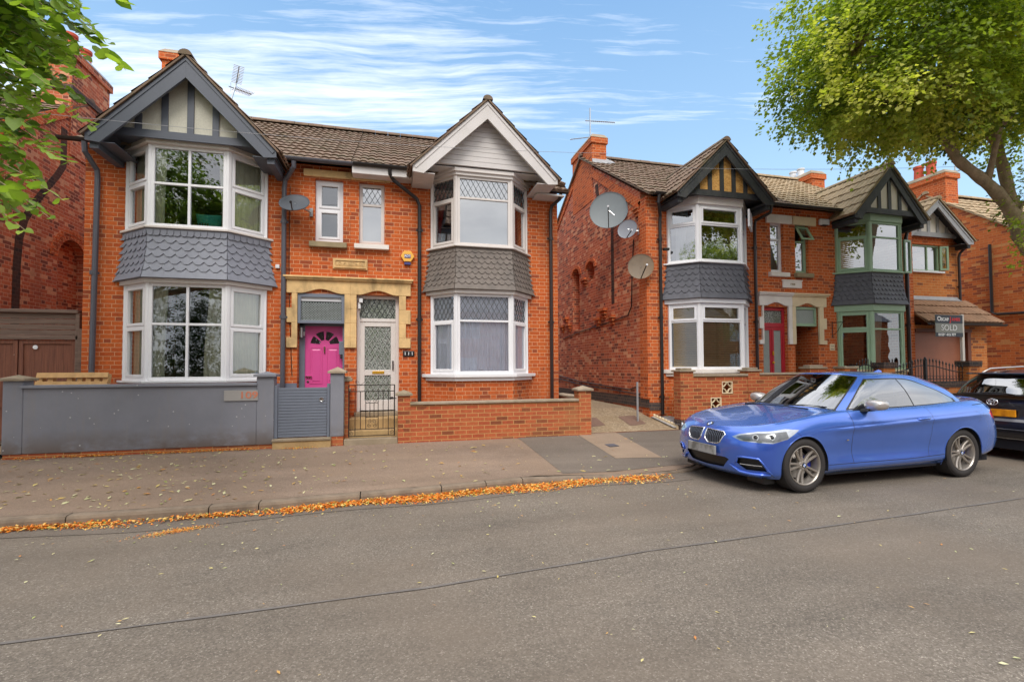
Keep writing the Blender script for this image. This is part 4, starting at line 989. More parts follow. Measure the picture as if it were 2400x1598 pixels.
mb.yz([(14.35, 7.46), (17.6, 5.42), (17.6, 5.22), (14.35, 7.24)], 5.665, 5.70); mb.box(5.665, 5.70, 9.80, 10.14, .8, 5.42)
mb.build('verge_brick_band', 'brick_orange', H3)
ch3 = chimney(H3, 5.69, 6.14, 12.8, 14.35, 6.4, 8.38, 'brick_orange', 'stone_cap', wide=.04)
mb = MB(); mb.add([(6.14, 12.74, 7.50), (6.40, 12.74, 7.53), (6.40, 13.4, 7.95), (6.14, 13.4, 7.95)], [(0, 1, 2, 3)]); mb.obox((5.69, 12.74, 7.48), (.6, 0, 0), (0, .06, .14), (0, .02, -.01)); mb.build('lead_flashing', 'lead', ch3, recalc=False)
fascia(H3, B3, 5.19, 5.42, 'pvc_old', .05); bay_sill(H3, B3, 3.865, 3.90, 'pvc', .07)
go = dict(cols=(1,), rows=(1.9, .95), sash=((0, 1),))
wu = build_bay_windows(H3, B3, 3.90, 5.19, 'pvc', [dict(cols=(1,), rows=(1.9, .95), sash=((0, 1),)), go, dict(cols=(1,), rows=(1.9, .95), skip=((0, 1),))], 'glass_bright')
slate_skirt(H3, B3, 3.06, 3.865, 'slate_dark', rows=6, sw=.15)
fascia(H3, B3, 2.96, 3.06, 'pvc', .06)
gl3 = dict(cols=(1,), rows=(2.9, 1), sash=((0, 1),))
wl_ = build_bay_windows(H3, B3, 1.47, 2.96, 'pvc', [gl3, gl3, dict(cols=(1,), rows=(2.9, 1))], 'glass_clear')
bay_sill(H3, B3, 1.38, 1.47, 'painted_stone', .10, drip=True); plinth(H3, B3, .2, 1.31, 'brick_front2')
c = MB(); blind(c, (6.30, 9.74), (6.72, 9.42), 1.52, 2.9); blind(c, (6.76, 9.42), (7.79, 9.42), 1.52, 2.9); c.build('venetian_blind', 'blind_wood', wl_)
c = MB(); curtain(c, (6.40, 9.74), (6.62, 9.58), 3.95, 5.15, .02, 3, .3); c.build('curtain', 'off_white', wu, smooth=True, recalc=False)
# top hung opener on the far side of the upper bay
F, G, Lt = MB(), MB(), MB(); n3 = Vector((.69, -.72, 0)); U3 = Vector((.72, .69, 0))
p = Vector((7.87, 9.33, 4.74)) + n3 * .16; win_face(F, G, Lt, p, U3, .58, .40, fw=.04, depth=.04)
sw_ = F.build('opened_sash', 'pvc', H3); G.build('window_pane', 'glass_bright', sw_, recalc=False)
small_window(H3, 9.07, 9.46, 3.86, 5.10, 'pvc', rows=(2.1, 1), glass='glass_bright'); sill(H3, 8.99, 9.55, 3.73, 3.85, 'painted_stone')
mb = MB(); mb.box(8.93, 9.68, 9.745, 9.80, 5.06, 5.27); mb.build('stone_lintel', 'painted_stone', H3, bevel=.006)
c = MB(); curtain(c, (9.13, 9.99), (9.38, 9.99), 3.9, 5.05, .02, 3, .35); c.build('curtain', 'off_white', H3, smooth=True, recalc=False)
mb = MB(); y0 = 9.90
mb.box(8.80, 8.86, y0, y0 + .08, .45, 2.99); mb.box(9.47, 9.53, y0, y0 + .08, .45, 2.99); mb.box(8.86, 9.47, y0, y0 + .08, 2.91, 2.99); mb.box(8.86, 9.47, y0, y0 + .08, 2.50, 2.60)
fr = mb.build('door_frame', 'red_paint', H3, bevel=.004)
mb = MB(); mb.quad((8.86, y0 + .04, 2.6), (9.47, y0 + .04, 2.6), (9.47, y0 + .04, 2.91), (8.86, y0 + .04, 2.91)); mb.build('fanlight_pane', 'glass_obscure', fr, recalc=False)
mb = MB(); yd = y0 + .02
for a, b in ((8.86, 8.885), (9.105, 9.225), (9.44, 9.47)): mb.box(a, b, yd, yd + .05, .5, 2.50)
mb.box(8.885, 9.105, yd, yd + .05, 2.42, 2.5); mb.box(9.225, 9.44, yd, yd + .05, 2.42, 2.5); mb.box(8.885, 9.105, yd, yd + .05, .5, .75); mb.box(9.225, 9.44, yd, yd + .05, .5, .75); mb.box(9.15, 9.18, yd - .02, yd, .5, 2.45)
door = mb.build('front_door', 'red_paint', H3, bevel=.004)
mb = MB(); mb.box(8.885, 9.105, yd + .02, yd + .03, .75, 2.42); mb.box(9.225, 9.44, yd + .02, yd + .03, .75, 2.42); mb.build('door_glass', 'glass_frost', door)
mb = MB(); mb.lathe([(.0, -.04), (.028, -.035), (.03, -.01), (.012, 0)], (9.165, yd - .02, 1.62), (0, 1, 0), 12); mb.box(9.15, 9.18, yd - .05, yd - .02, 1.80, 1.90); mb.build('door_knob', 'brass', door)
gutter(H3, 5.72, 6.2, 9.5, 5.40, 'black_metal'); gutter(H3, 8.5, 9.70, 9.5, 5.40, 'black_metal')
pipe(H3, [(5.84, 9.5, 5.40), (5.83, 9.52, 5.22), (5.98, 9.70, 4.98), (5.98, 9.72, 4.85), (5.98, 9.72, .45)], 'black_metal', .037)
pipe(H3, [(8.86, 9.5, 5.40), (8.84, 9.52, 5.22), (8.56, 9.70, 5.05), (8.55, 9.72, 4.9), (8.55, 9.72, .4)], 'pipe_brown', .037)

# ---------------------------------------------------------------- house with the green windows, its extension and garage
H5 = thing('brick_house', (12.0, 9.8, .3), 'brick house with sage green bay windows and a brick garage extension on the right', 'house', 'brick houses along the street')
B5 = Bay(12.11, 1.06, .50)
shell(H5, 9.70, 13.65, [(11.12, 13.09, 3.95, 5.15), (11.12, 13.09, 1.45, 2.9), (9.81, 10.215, 3.85, 5.09), (9.745, 10.46, .4, 3.02)], None, 'plain', front='brick_front2')
main_roof(H5, 9.70, 13.72, mat='tile_tan'); interior(H5, 9.7, 13.65)
gable(H5, 12.10, 1.16, 6.54, 5.25, ybb=9.13, bbmat='timber_black', panmat='cream_panel', nstrip=5, tile='tile_tan', bd=.30, zb=5.36)
fascia(H5, B5, 5.15, 5.38, 'green_paint', .04); bay_sill(H5, B5, 3.865, 3.90, 'green_paint', .07)
wu = build_bay_windows(H5, B5, 3.90, 5.15, 'green_paint', [dict(cols=(1,), rows=(2.2, .85), sash=((0, 0),)), dict(cols=(1,), rows=(2.4, 1)), dict(cols=(1,), rows=(2.4, 1), skip=((0, 0),))], 'glass_bright')
slate_skirt(H5, B5, 3.06, 3.865, 'slate_dark', 'slate_tilered', rows=7, sw=.12, scallop=False)
fascia(H5, B5, 2.90, 3.06, 'green_paint', .05)
wl_ = build_bay_windows(H5, B5, 1.43, 2.90, 'green_paint', [dict(cols=(1,), rows=(2.3, 1), sash=((0, 1), (0, 0))), dict(cols=(1,), rows=(2.4, 1)), dict(cols=(1,), rows=(2.4, 1))])
bay_sill(H5, B5, 1.37, 1.43, 'cream_stone', .08, drip=True); plinth(H5, B5, .2, 1.30, 'cream_stone')
c = MB(); blind(c, (11.13, 9.76), (11.60, 9.44), 3.95, 4.75); blind(c, (11.62, 9.42), (12.6, 9.42), 4.85, 5.12); c.build('venetian_blind', 'blind_wood', wu)
c = MB(); curtain(c, (11.66, 9.42), (12.05, 9.42), 1.5, 2.85, .03, 4, .25); c.build('curtain', 'curtain_grey', wl_, smooth=True, recalc=False)
F, G, Lt = MB(), MB(), MB(); win_face(F, G, Lt, Vector((12.90, 9.44, 3.93)), Vector((.95, .10, 0)), .26, .86, fw=.045, depth=.045)
sw_ = F.build('opened_sash', 'green_paint', H5); G.build('window_pane', 'glass_bright', sw_, recalc=False)
small_window(H5, 9.81, 10.215, 3.87, 5.09, 'green_paint', rows=(2.0, 1), skip=((0, 1),), glass='glass_bright')
F, G, Lt = MB(), MB(), MB(); win_face(F, G, Lt, Vector((9.85, 9.80, 4.66)), Vector((1, 0, 0)), .36, .36, fw=.04, depth=.04)
for q in (F, G): q.v = [(x, y - max(0, (5.02 - z)) * .55, z) for x, y, z in q.v]
sw_ = F.build('opened_sash', 'green_paint', H5); G.build('window_pane', 'glass_bright', sw_, recalc=False)
sill(H5, 9.76, 10.28, 3.74, 3.86, 'stone_sill')
mb = MB(); mb.box(9.72, 10.42, 9.745, 9.80, 5.06, 5.27); mb.build('stone_lintel', 'cream_stone', H5, bevel=.006)
mb = MB(); y0 = 9.84
mb.box(9.745, 9.80, y0, y0 + .07, 2.53, 3.02); mb.box(10.40, 10.46, y0, y0 + .07, 2.53, 3.02); mb.box(9.80, 10.40, y0, y0 + .07, 2.95, 3.02); mb.box(9.80, 10.40, y0, y0 + .07, 2.53, 2.60)
mb.box(9.745, 9.79, 10.5, 10.56, .4, 2.53)
fr = mb.build('door_frame', 'green_paint', H5, bevel=.004)
mb = MB(); mb.quad((9.80, y0 + .035, 2.6), (10.40, y0 + .035, 2.6), (10.40, y0 + .035, 2.95), (9.80, y0 + .035, 2.95)); mb.build('fanlight_pane', 'glass_frost', fr, recalc=False)
mb = MB(); mb.box(9.745, 10.46, 10.62, 10.66, .4, 2.53); door = mb.build('front_door', 'green_paint', H5)
mb = MB(); mb.box(10.03, 10.055, 10.60, 10.62, .4, 2.53); mb.box(10.02, 10.045, 10.57, 10.62, 1.2, 1.42); mb.build('door_handle', 'black_metal', door)
mb = MB(); mb.box(10.461, 10.47, 10.1, 10.9, .4, 3.2); mb.box(9.735, 9.745, 10.1, 10.9, .4, 3.2); mb.build('porch_wall', 'brick_front2', H5)
s_ = stone_surround(H3, 0, 3.03, 3.31, (8.80, 9.53), (9.745, 10.46), 2.07, .13, .225, 0, m1='painted_stone', m2='cream_stone')
s_[1].parent = H5; s_[1].location = Vector(wl(H3)) - Vector(wl(H5)); WL[s_[1].name] = wl(H5)
gutter(H5, 9.70, 10.95, 9.5, 5.40, 'black_metal'); gutter(H5, 13.2, 13.7, 9.5, 5.32, 'black_metal')
pipe(H5, [(13.5, 9.5, 5.36), (13.48, 9.52, 5.22), (13.36, 9.70, 5.08), (13.33, 9.72, 4.95), (13.33, 9.72, .4)], 'pipe_brown', .045)
ch = chimney(H5, 13.76, 14.30, 13.0, 14.25, 4.5, 8.16, 'brick_orange', 'stone_cap', wide=.04, pots=((13.95, 13.95, .11, .32, 'white_plastic'), (13.95, 13.62, .11, .30, 'white_plastic')))
ds = thing('date_stone', (9.675, 9.78, 3.57), 'cream painted name stone above the red and green front doors', 'date stone')
mb = MB(); mb.box(9.39, 9.96, 9.765, 9.80, 3.47, 3.67); mb.box(9.37, 9.98, 9.755, 9.80, 3.635, 3.67); mb.build('stone_block', 'painted_stone', ds, bevel=.006)
text_mesh('1908', .075, (9.675, 9.762, 3.555), (1, 0, 0), (0, 0, 1), 'stone_sill', ds, 'lettering', .003)
# extension
mb = MB(); wall_panel(mb, 'y', 10.4, .28, 13.65, 16.30, .3, 5.25, [(14.38, 15.55, 4.25, 5.02)], 0)
mb.yz([(10.68, .3), (10.68, 5.25), (15, 5.25), (15, .3)], 16.02, 16.30)
mb.yz([(9.80, .3), (9.80, 2.62), (10.4, 3.0), (10.4, .3)], 16.02, 16.30); wall_panel(mb, 'y', 9.80, .25, 13.66, 16.02, .3, 2.62, [(13.66, 15.62, .3, 2.50)], 0)
mb.build('extension_wall', 'brick_ext', H5)
mb = MB(); mb.box(13.66, 16.3, 10.385, 10.4, 5.02, 5.25); mb.build('soldier_course', 'brick_orange', H5)
F, G, Lt = MB(), MB(), MB(); win_face(F, G, Lt, Vector((14.38, 10.44, 4.25)), Vector((1, 0, 0)), 1.17, .77, cols=(1.7, 1), skip=(), fw=.05)
w_ = F.build('extension_window', 'green_paint', H5, bevel=.004); G.build('window_pane', 'glass_bright', w_, recalc=False)
c = MB(); blind(c, (15.05, 10.55), (15.5, 10.55), 4.3, 5.0); c.build('venetian_blind', 'blind_wood', w_)
F, G, Lt = MB(), MB(), MB(); win_face(F, G, Lt, Vector((15.52, 10.38, 4.29)), Vector((.75, -.35, 0)), .22, .70, fw=.05, depth=.045)
sw_ = F.build('opened_sash', 'green_paint', H5); G.build('window_pane', 'glass', sw_, recalc=False)
mb = MB(); mb.box(14.30, 15.62, 10.33, 10.42, 4.20, 4.25); mb.build('window_sill', 'white_plastic', H5)
gable(H5, 14.97, 1.33, 6.22, 5.12, ybb=10.02, ypan=10.30, yw=10.4, bbmat='lead', panmat='cream_panel', nstrip=5, tile='tile_tan', bd=.22, zb=5.28, yback=13.5, soffit='timber_black')
pipe(H5, [(16.30, 10.15, 5.12), (16.28, 10.18, 5.0), (16.18, 10.30, 4.8), (16.16, 10.32, 4.7), (16.16, 10.32, 3.42)], 'pipe_brown', .035)
# garage
rf = MB(); a = Vector((13.66, 9.50, 2.66)); up = Vector((0, .90, .74))
tiles(rf, a, (1, 0, 0), 2.76, up, up.length, period=.15, course=.39, amp=.013, step=.03)
g_ = rf.build('garage_roof', 'tile_garage', H5, recalc=False)
mb = MB(); mb.obox(Vector((13.66, 10.28, 3.40)), (2.5, 0, 0), (0, .1, .12), (0, .03, -.02)); mb.build('lead_flashing', 'lead', g_)
gutter(H5, 13.7, 16.48, 9.46, 2.60, 'black_metal')
mb = MB(); mb.box(13.66, 15.62, 9.93, 9.97, .3, 2.50)
for k in range(1, 8): mb.box(13.66, 15.62, 9.925, 9.93, .3 + k * .28, .3 + k * .28 + .012)
mb.build('garage_door', 'garage_panel', H5)
mb = MB(); mb.box(13.66, 15.70, 9.775, 9.93, 2.44, 2.52); mb.box(15.54, 15.66, 9.775, 9.93, .3, 2.44); mb.build('garage_frame', 'garage_frame', H5)

# ---------------------------------------------------------------- neighbours at either edge of the picture
H7 = thing('brick_house', (-9.0, 9.8, .3), 'dark red brick house seen end-on behind the wooden side gate, with tall chimney', 'house', 'brick houses along the street')
NI = [(12.5, 13.5, 2.2, 4.0)]
mb = MB(); gp = [(9.8, .08), (9.8, 5.46), (13.6, 7.95), (17.4, 5.46), (17.4, .08)]
mb.yz([(9.8, .08), (9.8, 5.4), (13.5, 7.9), (17.4, 5.4), (17.4, .08)], -7.35, -7.23, 0)
wall_panel(mb, 'x', -7.23, .18, 9.8, 17.4, .08, 5.4, [(a_, b_, c_, d_ + .475) for a_, b_, c_, d_ in NI], 0)
for a_, b_, c_, d_ in NI:
    cy, r = (a_ + b_) / 2, (b_ - a_) / 2
    for sg in (-1, 1): mb.yz([(cy + sg * r, d_ + .475)] + [(cy + sg * r * cos(pi / 2 * i / 8), d_ + .475 * sin(pi / 2 * i / 8)) for i in range(9)], -7.23, -7.05, 0)
mb.yz([(9.8, 5.4), (13.5, 7.9), (17.4, 5.4)], -7.23, -7.15, 0); mb.yz([(9.8, 5.4), (13.5, 7.9), (17.4, 5.4)], -7.15, -7.05, 0)
wall_panel(mb, 'y', 9.8, .3, -13, -7.35, .08, 5.46, [(-12, -10, 1.3, 3), (-12, -10, 4, 5.3)], 0); mb.box(-13, -12.7, 10.1, 17.4, .08, 5.4)
mb.build('wall', 'brick_side', H7)
cy, r, c1 = 13.0, .5, 4.0
mb = MB()
for r0, r1 in ((.50, .61), (.63, .74)):
    for i in range(16):
        t0, t1 = pi * i / 16 + .015, pi * (i + 1) / 16 - .015
        mb.yz([(cy - rr * cos(tt), c1 + rr * .95 * sin(tt)) for rr, tt in ((r0, t0), (r1, t0), (r1, t1), (r0, t1))], -7.05, -7.03)
mb.build('niche_arch', 'brick_orange', H7)
mb = MB(); sp_ = [(12.62, 6.9), (12.62, 6.05), (12.42, 5.75), (12.05, 5.3), (11.75, 4.9), (11.5, 4.5), (11.38, 4.1), (11.34, 3.6), (11.33, 2.4)]
for (a, b), (c_, d) in zip(sp_, sp_[1:]): mb.yz([(a - .10, b), (a + .10, b), (c_ + .10, d), (c_ - .10, d)], -7.05, -7.043)
mb.build('sooty_brick_strip', 'brick_soot', H7)
mb = MB(); mb.yz([(9.7, 5.42), (12.8, 7.50), (12.8, 7.26), (9.9, 5.28)], -7.05, -7.0); mb.yz([(14.3, 7.5), (17.5, 5.4), (17.5, 5.2), (14.3, 7.26)], -7.05, -7.0); mb.build('verge_brick_band', 'brick_orange', H7)
main_roof(H7, -13, -7.02, mat='tile_brown')
ch = chimney(H7, -7.60, -7.03, 12.8, 14.3, 6.4, 8.95, 'brick_side', 'lead', wide=.05, pots=((-7.3, 13.2, .13, .45, 'clay'), (-7.3, 13.75, .13, .42, 'clay')))
mb = MB(); mb.box(-7.64, -6.99, 12.76, 14.34, 7.86, 7.98); mb.build('chimney_band', 'brick_blue', ch)
H8 = thing('brick_house', (20.5, 9.8, .3), 'orange brick house at the far right seen end-on, with tall chimney and black side pipe', 'house', 'brick houses along the street')
mb = MB(); mb.yz([(9.6, .1), (9.6, 5.25), (12.5, 7.45), (15.6, 5.1), (15.6, .1)], 18.0, 18.3); mb.box(18.3, 24, 9.6, 9.9, .1, 5.2); mb.box(18.3, 24, 15.4, 15.6, .1, 5.1); mb.build('wall', 'brick_far', H8)
rf = MB(); up = Vector((0, 3.0, 2.27)); tiles(rf, (17.95, 9.4, 5.10), (1, 0, 0), 6.1, up, up.length, period=.3, flat=False); rf.obox((17.95, 12.5, 7.45), (6.1, 0, 0), (0, 3.2, -2.4), (0, .02, .06)); rr = rf.build('roof', 'tile_tan', H8, recalc=False)
mb = MB(); ridge(mb, (17.95, 12.42, 7.48), (24, 12.42, 7.48), .12); mb.build('ridge_tiles', 'tile_tan', rr)
ch = chimney(H8, 17.99, 18.55, 11.80, 13.1, 5.8, 8.12, 'brick_orange', 'stone_cap', wide=.05, pots=((18.25, 12.8, .14, .5, 'clay'), (18.25, 12.4, .14, .5, 'clay')))
mb = MB(); mb.obox((17.96, 11.74, 6.80), (.75, 0, 0), (0, .06, .16), (0, .02, -.01)); mb.build('lead_flashing', 'white_plastic', ch)
mb = MB(); mb.tube([(17.94, 10.62, 5.25), (17.94, 10.62, 3.15), (17.94, 10.50, 3.08), (17.94, 8.2, 3.0)], .04, 8); mb.build('waste_pipe', 'black_metal', H8)

# ---------------------------------------------------------------- terrace across the street (seen in the window reflections)
for k, (x, lab) in enumerate(((-5.2, 'brick terraced house across the street at the left end behind the hedge'), (27.6, 'brick house across the street, second from the right end of the terrace'), (35.8, 'brick house across the street at the far right end of the terrace'), (19.4, 'brick terraced house across the street, far to the right, reflected in the dish house windows'), (3.0, 'plain brick terraced house across the street with white bay, reflected in the bay windows'), (11.2, 'brick house across the street opposite the driveway, with a white gable'))):
    HO = thing('brick_house', (x, -12, 0), lab, 'house', 'houses across the street')
    mb = MB(); wall_panel(mb, 'y', -12.3, .3, x - 4, x + 4, 0, 5.2, [(x - 3, x - 1.2, .9, 2.5), (x - 3, x - 1.2, 3.4, 4.8), (x + 1.4, x + 2.4, .1, 2.2), (x + 1.2, x + 2.6, 3.4, 4.8)])
    mb.box(x - 4, x - 3.7, -20, -12.3, 0, 5.2); mb.box(x + 3.7, x + 4, -20, -12.3, 0, 5.2); mb.box(x - 4, x + 4, -20.2, -20, 0, 5.2); mb.build('wall', 'brick_front2', HO)
    mb = MB()
    for (a, b, c_, d) in ((x - 3, x - 1.2, .9, 2.5), (x - 3, x - 1.2, 3.4, 4.8), (x + 1.2, x + 2.6, 3.4, 4.8)):
        for q in np.linspace(a, b, 4): mb.box(q - .035, q + .035, -12.1, -12.0, c_, d)
        for q in np.linspace(c_, d, 3): mb.box(a, b, -12.095, -12.005, q - .03, q + .03)
    w_ = mb.build('window_frame', 'pvc', HO)
    mb = MB()
    for (a, b, c_, d) in ((x - 3, x - 1.2, .9, 2.5), (x - 3, x - 1.2, 3.4, 4.8), (x + 1.2, x + 2.6, 3.4, 4.8)): mb.quad((a, -12.05, c_), (b, -12.05, c_), (b, -12.05, d), (a, -12.05, d))
    mb.build('window_pane', 'glass', w_, recalc=False)
    mb = MB(); mb.box(x + 1.4, x + 2.4, -12.1, -12.04, .1, 2.2); mb.build('front_door', 'white_plastic', HO)
    mb = MB(); mb.extr([(x - 4.1, -11.7, 5.15), (x - 4.1, -16, 7.9), (x - 4.1, -20.4, 5.15)], (8.2, 0, 0)); mb.build('roof', 'slate_dark', HO)
    mb = MB(); mb.extr([(x - 3.4, -11.4, 5.1), (x - .8, -11.4, 5.1), (x - 2.1, -11.4, 6.9)], (0, -3, 0)); mb.build('gable', 'fascia_white', HO)
# ================================================================ garden walls, gates and things on them
def cap(mb, x0, x1, y0, y1, z, h=.09, over=.04, t=.035):
    mb.box(x0 - over, x1 + over, y0 - over, y1 + over, z, z + t); cx, cy = (x0 + x1) / 2, (y0 + y1) / 2
    mb.add([(x0 - over, y0 - over, z + t), (x1 + over, y0 - over, z + t), (x1 + over, y1 + over, z + t), (x0 - over, y1 + over, z + t), (cx, cy, z + h)], [(0, 1, 4), (1, 2, 4), (2, 3, 4), (3, 0, 4)])
G9 = thing('garden_wall', (-3.7, 8.9, .2), 'long smooth grey rendered garden wall with a number plate, in front of the grey bay house', 'wall')
mb = MB(); mb.box(-5.35, -2.16, 8.80, 9.00, .27, 1.255); mb.box(-5.60, -5.35, 8.795, 9.03, .27, 1.37); mb.box(-2.16, -1.895, 8.795, 9.03, .27, 1.40); mb.build('rendered_wall', 'render_grey', G9, bevel=.012)
mb = MB(); mb.box(-5.37, -2.15, 8.765, 9.03, 1.255, 1.30); mb.build('coping', 'render_grey', G9, bevel=.006)
mb = MB(); mb.box(-5.59, -1.90, 8.815, 9.0, .12, .27); mb.build('brick_footing', 'brick_garden', G9)
mb = MB(); cap(mb, -5.60, -5.35, 8.795, 9.03, 1.37); c1 = mb.build('pier_cap', 'stone_cap', G9)
mb = MB(); cap(mb, -2.16, -1.895, 8.795, 9.03, 1.40); mb.build('pier_cap', 'render_grey', G9)
pl = thing('number_plate', (-2.385, 8.79, 1.1), 'brushed steel plate with copper house number 109 on the grey wall', 'house number')
mb = MB(); mb.box(-2.64, -2.135, 8.780, 8.80, 1.01, 1.18); mb.build('steel_plate', plain('plate_steel', srgb(160, 156, 152), .5, .1, .03), pl)
text_mesh('109', .155, (-2.275, 8.778, 1.095), (1, 0, 0), (0, 0, 1), plain('copper', srgb(206, 126, 96), .5, .1, .02), pl, 'lettering', .003, sx=1.25, bold=.002)
# slat gate
SG = thing('slat_gate', (-1.46, 8.86, .36), 'grey horizontal slat gate with round steel ring handle below the pink door', 'gate')
mb = MB(); mb.box(-1.895, -1.845, 8.83, 8.90, .36, 1.25); mb.build('gate_post', 'grey_paint', SG, bevel=.004)
mb = MB(); mb.box(-1.06, -1.015, 8.83, 8.90, .36, 1.27); mb.build('gate_post', 'grey_paint', SG, bevel=.004)
mb = MB()
for k in range(17): mb.box(-1.84, -1.065, 8.845, 8.865, .372 + k * .0495, .372 + k * .0495 + .0435)
mb.build('slat_panel', 'grey_paint', SG, bevel=.002)
MB().box(-1.84, -1.065, 8.868, 8.88, .38, 1.2).build('gap_shade', 'gap_dark', SG)  # near-black sheet behind the slats, shade of the gaps put into its colour
mb = MB(); mb.tube([(-1.15 + .033 * cos(a), 8.832, 1.0 + .036 * sin(a)) for a in np.linspace(0, 2 * pi, 20)], .007, 6); mb.lathe([(0, -.01), (.022, -.008), (.024, 0)], (-1.15, 8.845, 1.0), (0, 1, 0), 14); mb.build('ring_handle', 'chrome', SG)
ST = tag(MB().box(-1.90, -.985, 8.72, 9.05, .12, .318).build('gate_step', 'step_yellow', loc=(-1.44, 8.88, .2), bevel=.012), 'worn yellow stone step below the grey slat gate', 'step')
mb = MB(); mb.box(-1.905, -.98, 8.70, 9.05, .318, .356); mb.build('step_slab', 'step_stone', ST, loc=(-1.44, 8.88, .2), bevel=.006)
PM = thing('gate_pier', (-.89, 8.9, .2), 'grey rendered square pier with pyramid cap between the slat gate and the iron gate', 'pier')
mb = MB(); mb.box(-1.005, -.785, 8.79, 9.02, .36, 1.45); mb.build('rendered_pier', 'render_grey', PM, bevel=.01)
mb = MB(); mb.box(-1.0, -.79, 8.80, 9.01, .12, .36); mb.build('brick_footing', 'brick_garden', PM)
mb = MB(); cap(mb, -1.005, -.785, 8.79, 9.02, 1.45, .11); mb.build('pier_cap', 'stone_cap', PM)
PW = thing('dividing_wall', (-.8, 9.4, .3), 'low brick dividing wall with a rounded cap running back to the front doors', 'wall')
mb = MB(); mb.box(-.93, -.765, 9.03, 9.78, .2, 1.10); mb.build('brick_wall', 'brick_garden', PW)
mb = MB(); mb.box(-.785, -.71, 8.95, 9.03, .2, 1.30); mb.build('brick_pier', 'brick_garden', PW)
mb = MB(); mb.box(-.80, -.66, 8.93, 9.10, 1.30, 1.36); mb.box(-.785, -.68, 8.95, 9.08, 1.36, 1.385); mb.box(-.96, -.74, 9.10, 9.78, 1.10, 1.15); mb.build('coping', 'stone_cap', PW, bevel=.01)
# iron gate with scrolls
IG = thing('iron_gate', (-.32, 8.86, .33), 'small black wrought iron gate with scrolls in front of the white door', 'gate')
mb = MB(); y = 8.86; r = .0075; xa, xb = -.705, .07
for z in (.345, .46, 1.125, 1.235): mb.tube([(xa, y, z), (xb, y, z)], r, 6)
for x in (xa, xb): mb.tube([(x, y, .33), (x, y, 1.24)], r * 1.3, 6)
mb.build('gate_frame', 'black_metal', IG)
mb = MB()
for k, x in enumerate((-.60, -.51, -.42, -.21, -.125, -.035)): mb.tube([(x, y, .345 if k in (0, 5) else .46), (x, y, 1.235 if k == 0 else 1.125)], r * .85, 6)
for x in (-.35, -.28): mb.tube([(x, y, .67), (x, y, .92)], r * .8, 6)
for z in (.67, .92): mb.tube([(-.42, y, z), (-.21, y, z)], r * .8, 6)
mb.build('bars', 'black_metal', IG)
mb = MB()
def spiral(mb, cx, cz, R, sg=1, ph=0, turns=1.4, r=.004):
    mb.tube([(cx + R * (1 - .8 * a / (turns * 2 * pi)) * cos(ph + sg * a), y, cz + R * (1 - .8 * a / (turns * 2 * pi)) * sin(ph + sg * a)) for a in np.linspace(0, turns * 2 * pi, 26)], r, 5)
for cx, cz, sg in ((-.36, .96, 1), (-.27, .96, -1), (-.36, .60, -1), (-.27, .60, 1), (-.36, .52, 1), (-.27, .52, -1), (-.655, .40, 1), (.018, .40, -1)): spiral(mb, cx, cz, .036, sg, pi / 2)
mb.tube([(-.56 + .02 * cos(a), y, 1.28 + .02 * sin(a)) for a in np.linspace(0, 4.5, 12)] + [(-.54, y, 1.26), (-.50, y, 1.245), (-.44, y, 1.29)], .0035, 5)
mb.build('scrollwork', 'black_metal', IG)
mb = MB(); mb.box(-.02, .105, 8.845, 8.875, .985, 1.0); mb.box(-.01, .05, 8.84, 8.88, .98, 1.02); mb.build('latch', 'black_metal', IG)
ST = tag(MB().box(-.78, .125, 8.78, 9.0, .15, .30).build('gate_step', 'step_stone', loc=(-.33, 8.88, .2), bevel=.01), 'low grey concrete step below the black iron gate', 'step')
# brick wall of the white gabled house
G1 = thing('garden_wall', (2.0, 8.9, .2), 'low red brick garden wall with two capped piers, in front of the white gabled house', 'wall')
mb = MB(); mb.box(.345, 3.57, 8.80, 9.00, .14, .87); mb.box(.13, .345, 8.79, 9.01, .14, 1.04); mb.box(3.57, 3.83, 8.79, 9.03, .14, 1.07); mb.box(3.62, 3.82, 9.03, 10.4, .14, .90); mb.build('brick_wall', 'brick_garden', G1)
mb = MB(); mb.box(.345, 3.57, 8.765, 9.035, .87, .915); mb.build('coping', 'stone_cap', G1, bevel=.01)
mb = MB(); mb.box(3.58, 3.86, 9.06, 10.42, .90, .945); mb.build('coping', 'stone_cap', G1, bevel=.01)
for a, b, z in ((.13, .345, 1.04), (3.57, 3.83, 1.07)): mb = MB(); cap(mb, a, b, 8.79, 9.02, z, .10); mb.build('pier_cap', 'stone_cap', G1)
# wall with pierced screen blocks
G3 = thing('garden_wall', (7.7, 8.98, .25), 'orange brick garden wall with two pierced white screen blocks behind the blue car', 'wall')
mb = MB(); wall_panel(mb, 'y', 8.90, .21, 6.20, 7.56, .12, 1.32, [(6.905, 7.165, .945, 1.215), (6.62, 6.88, .605, .875)])
mb.box(5.89, 6.20, 8.88, 9.13, .40, 1.42); mb.box(7.56, 7.86, 8.88, 9.13, .12, 1.42); mb.box(7.86, 9.22, 8.90, 9.11, .12, 1.34); mb.box(9.22, 9.64, 8.88, 9.13, .12, 1.47); mb.build('brick_wall', 'brick_garden', G3)
mb = MB(); mb.box(5.885, 6.205, 8.875, 9.135, .1, .42); mb.build('blue_brick_base', 'brick_blue', G3)
mb = MB(); mb.box(6.20, 7.56, 8.865, 9.145, 1.32, 1.37); mb.build('coping', 'stone_cap', G3, bevel=.01)
mb = MB(); mb.box(7.86, 9.22, 8.865, 9.145, 1.34, 1.385); mb.build('coping', 'stone_cap', G3, bevel=.01)
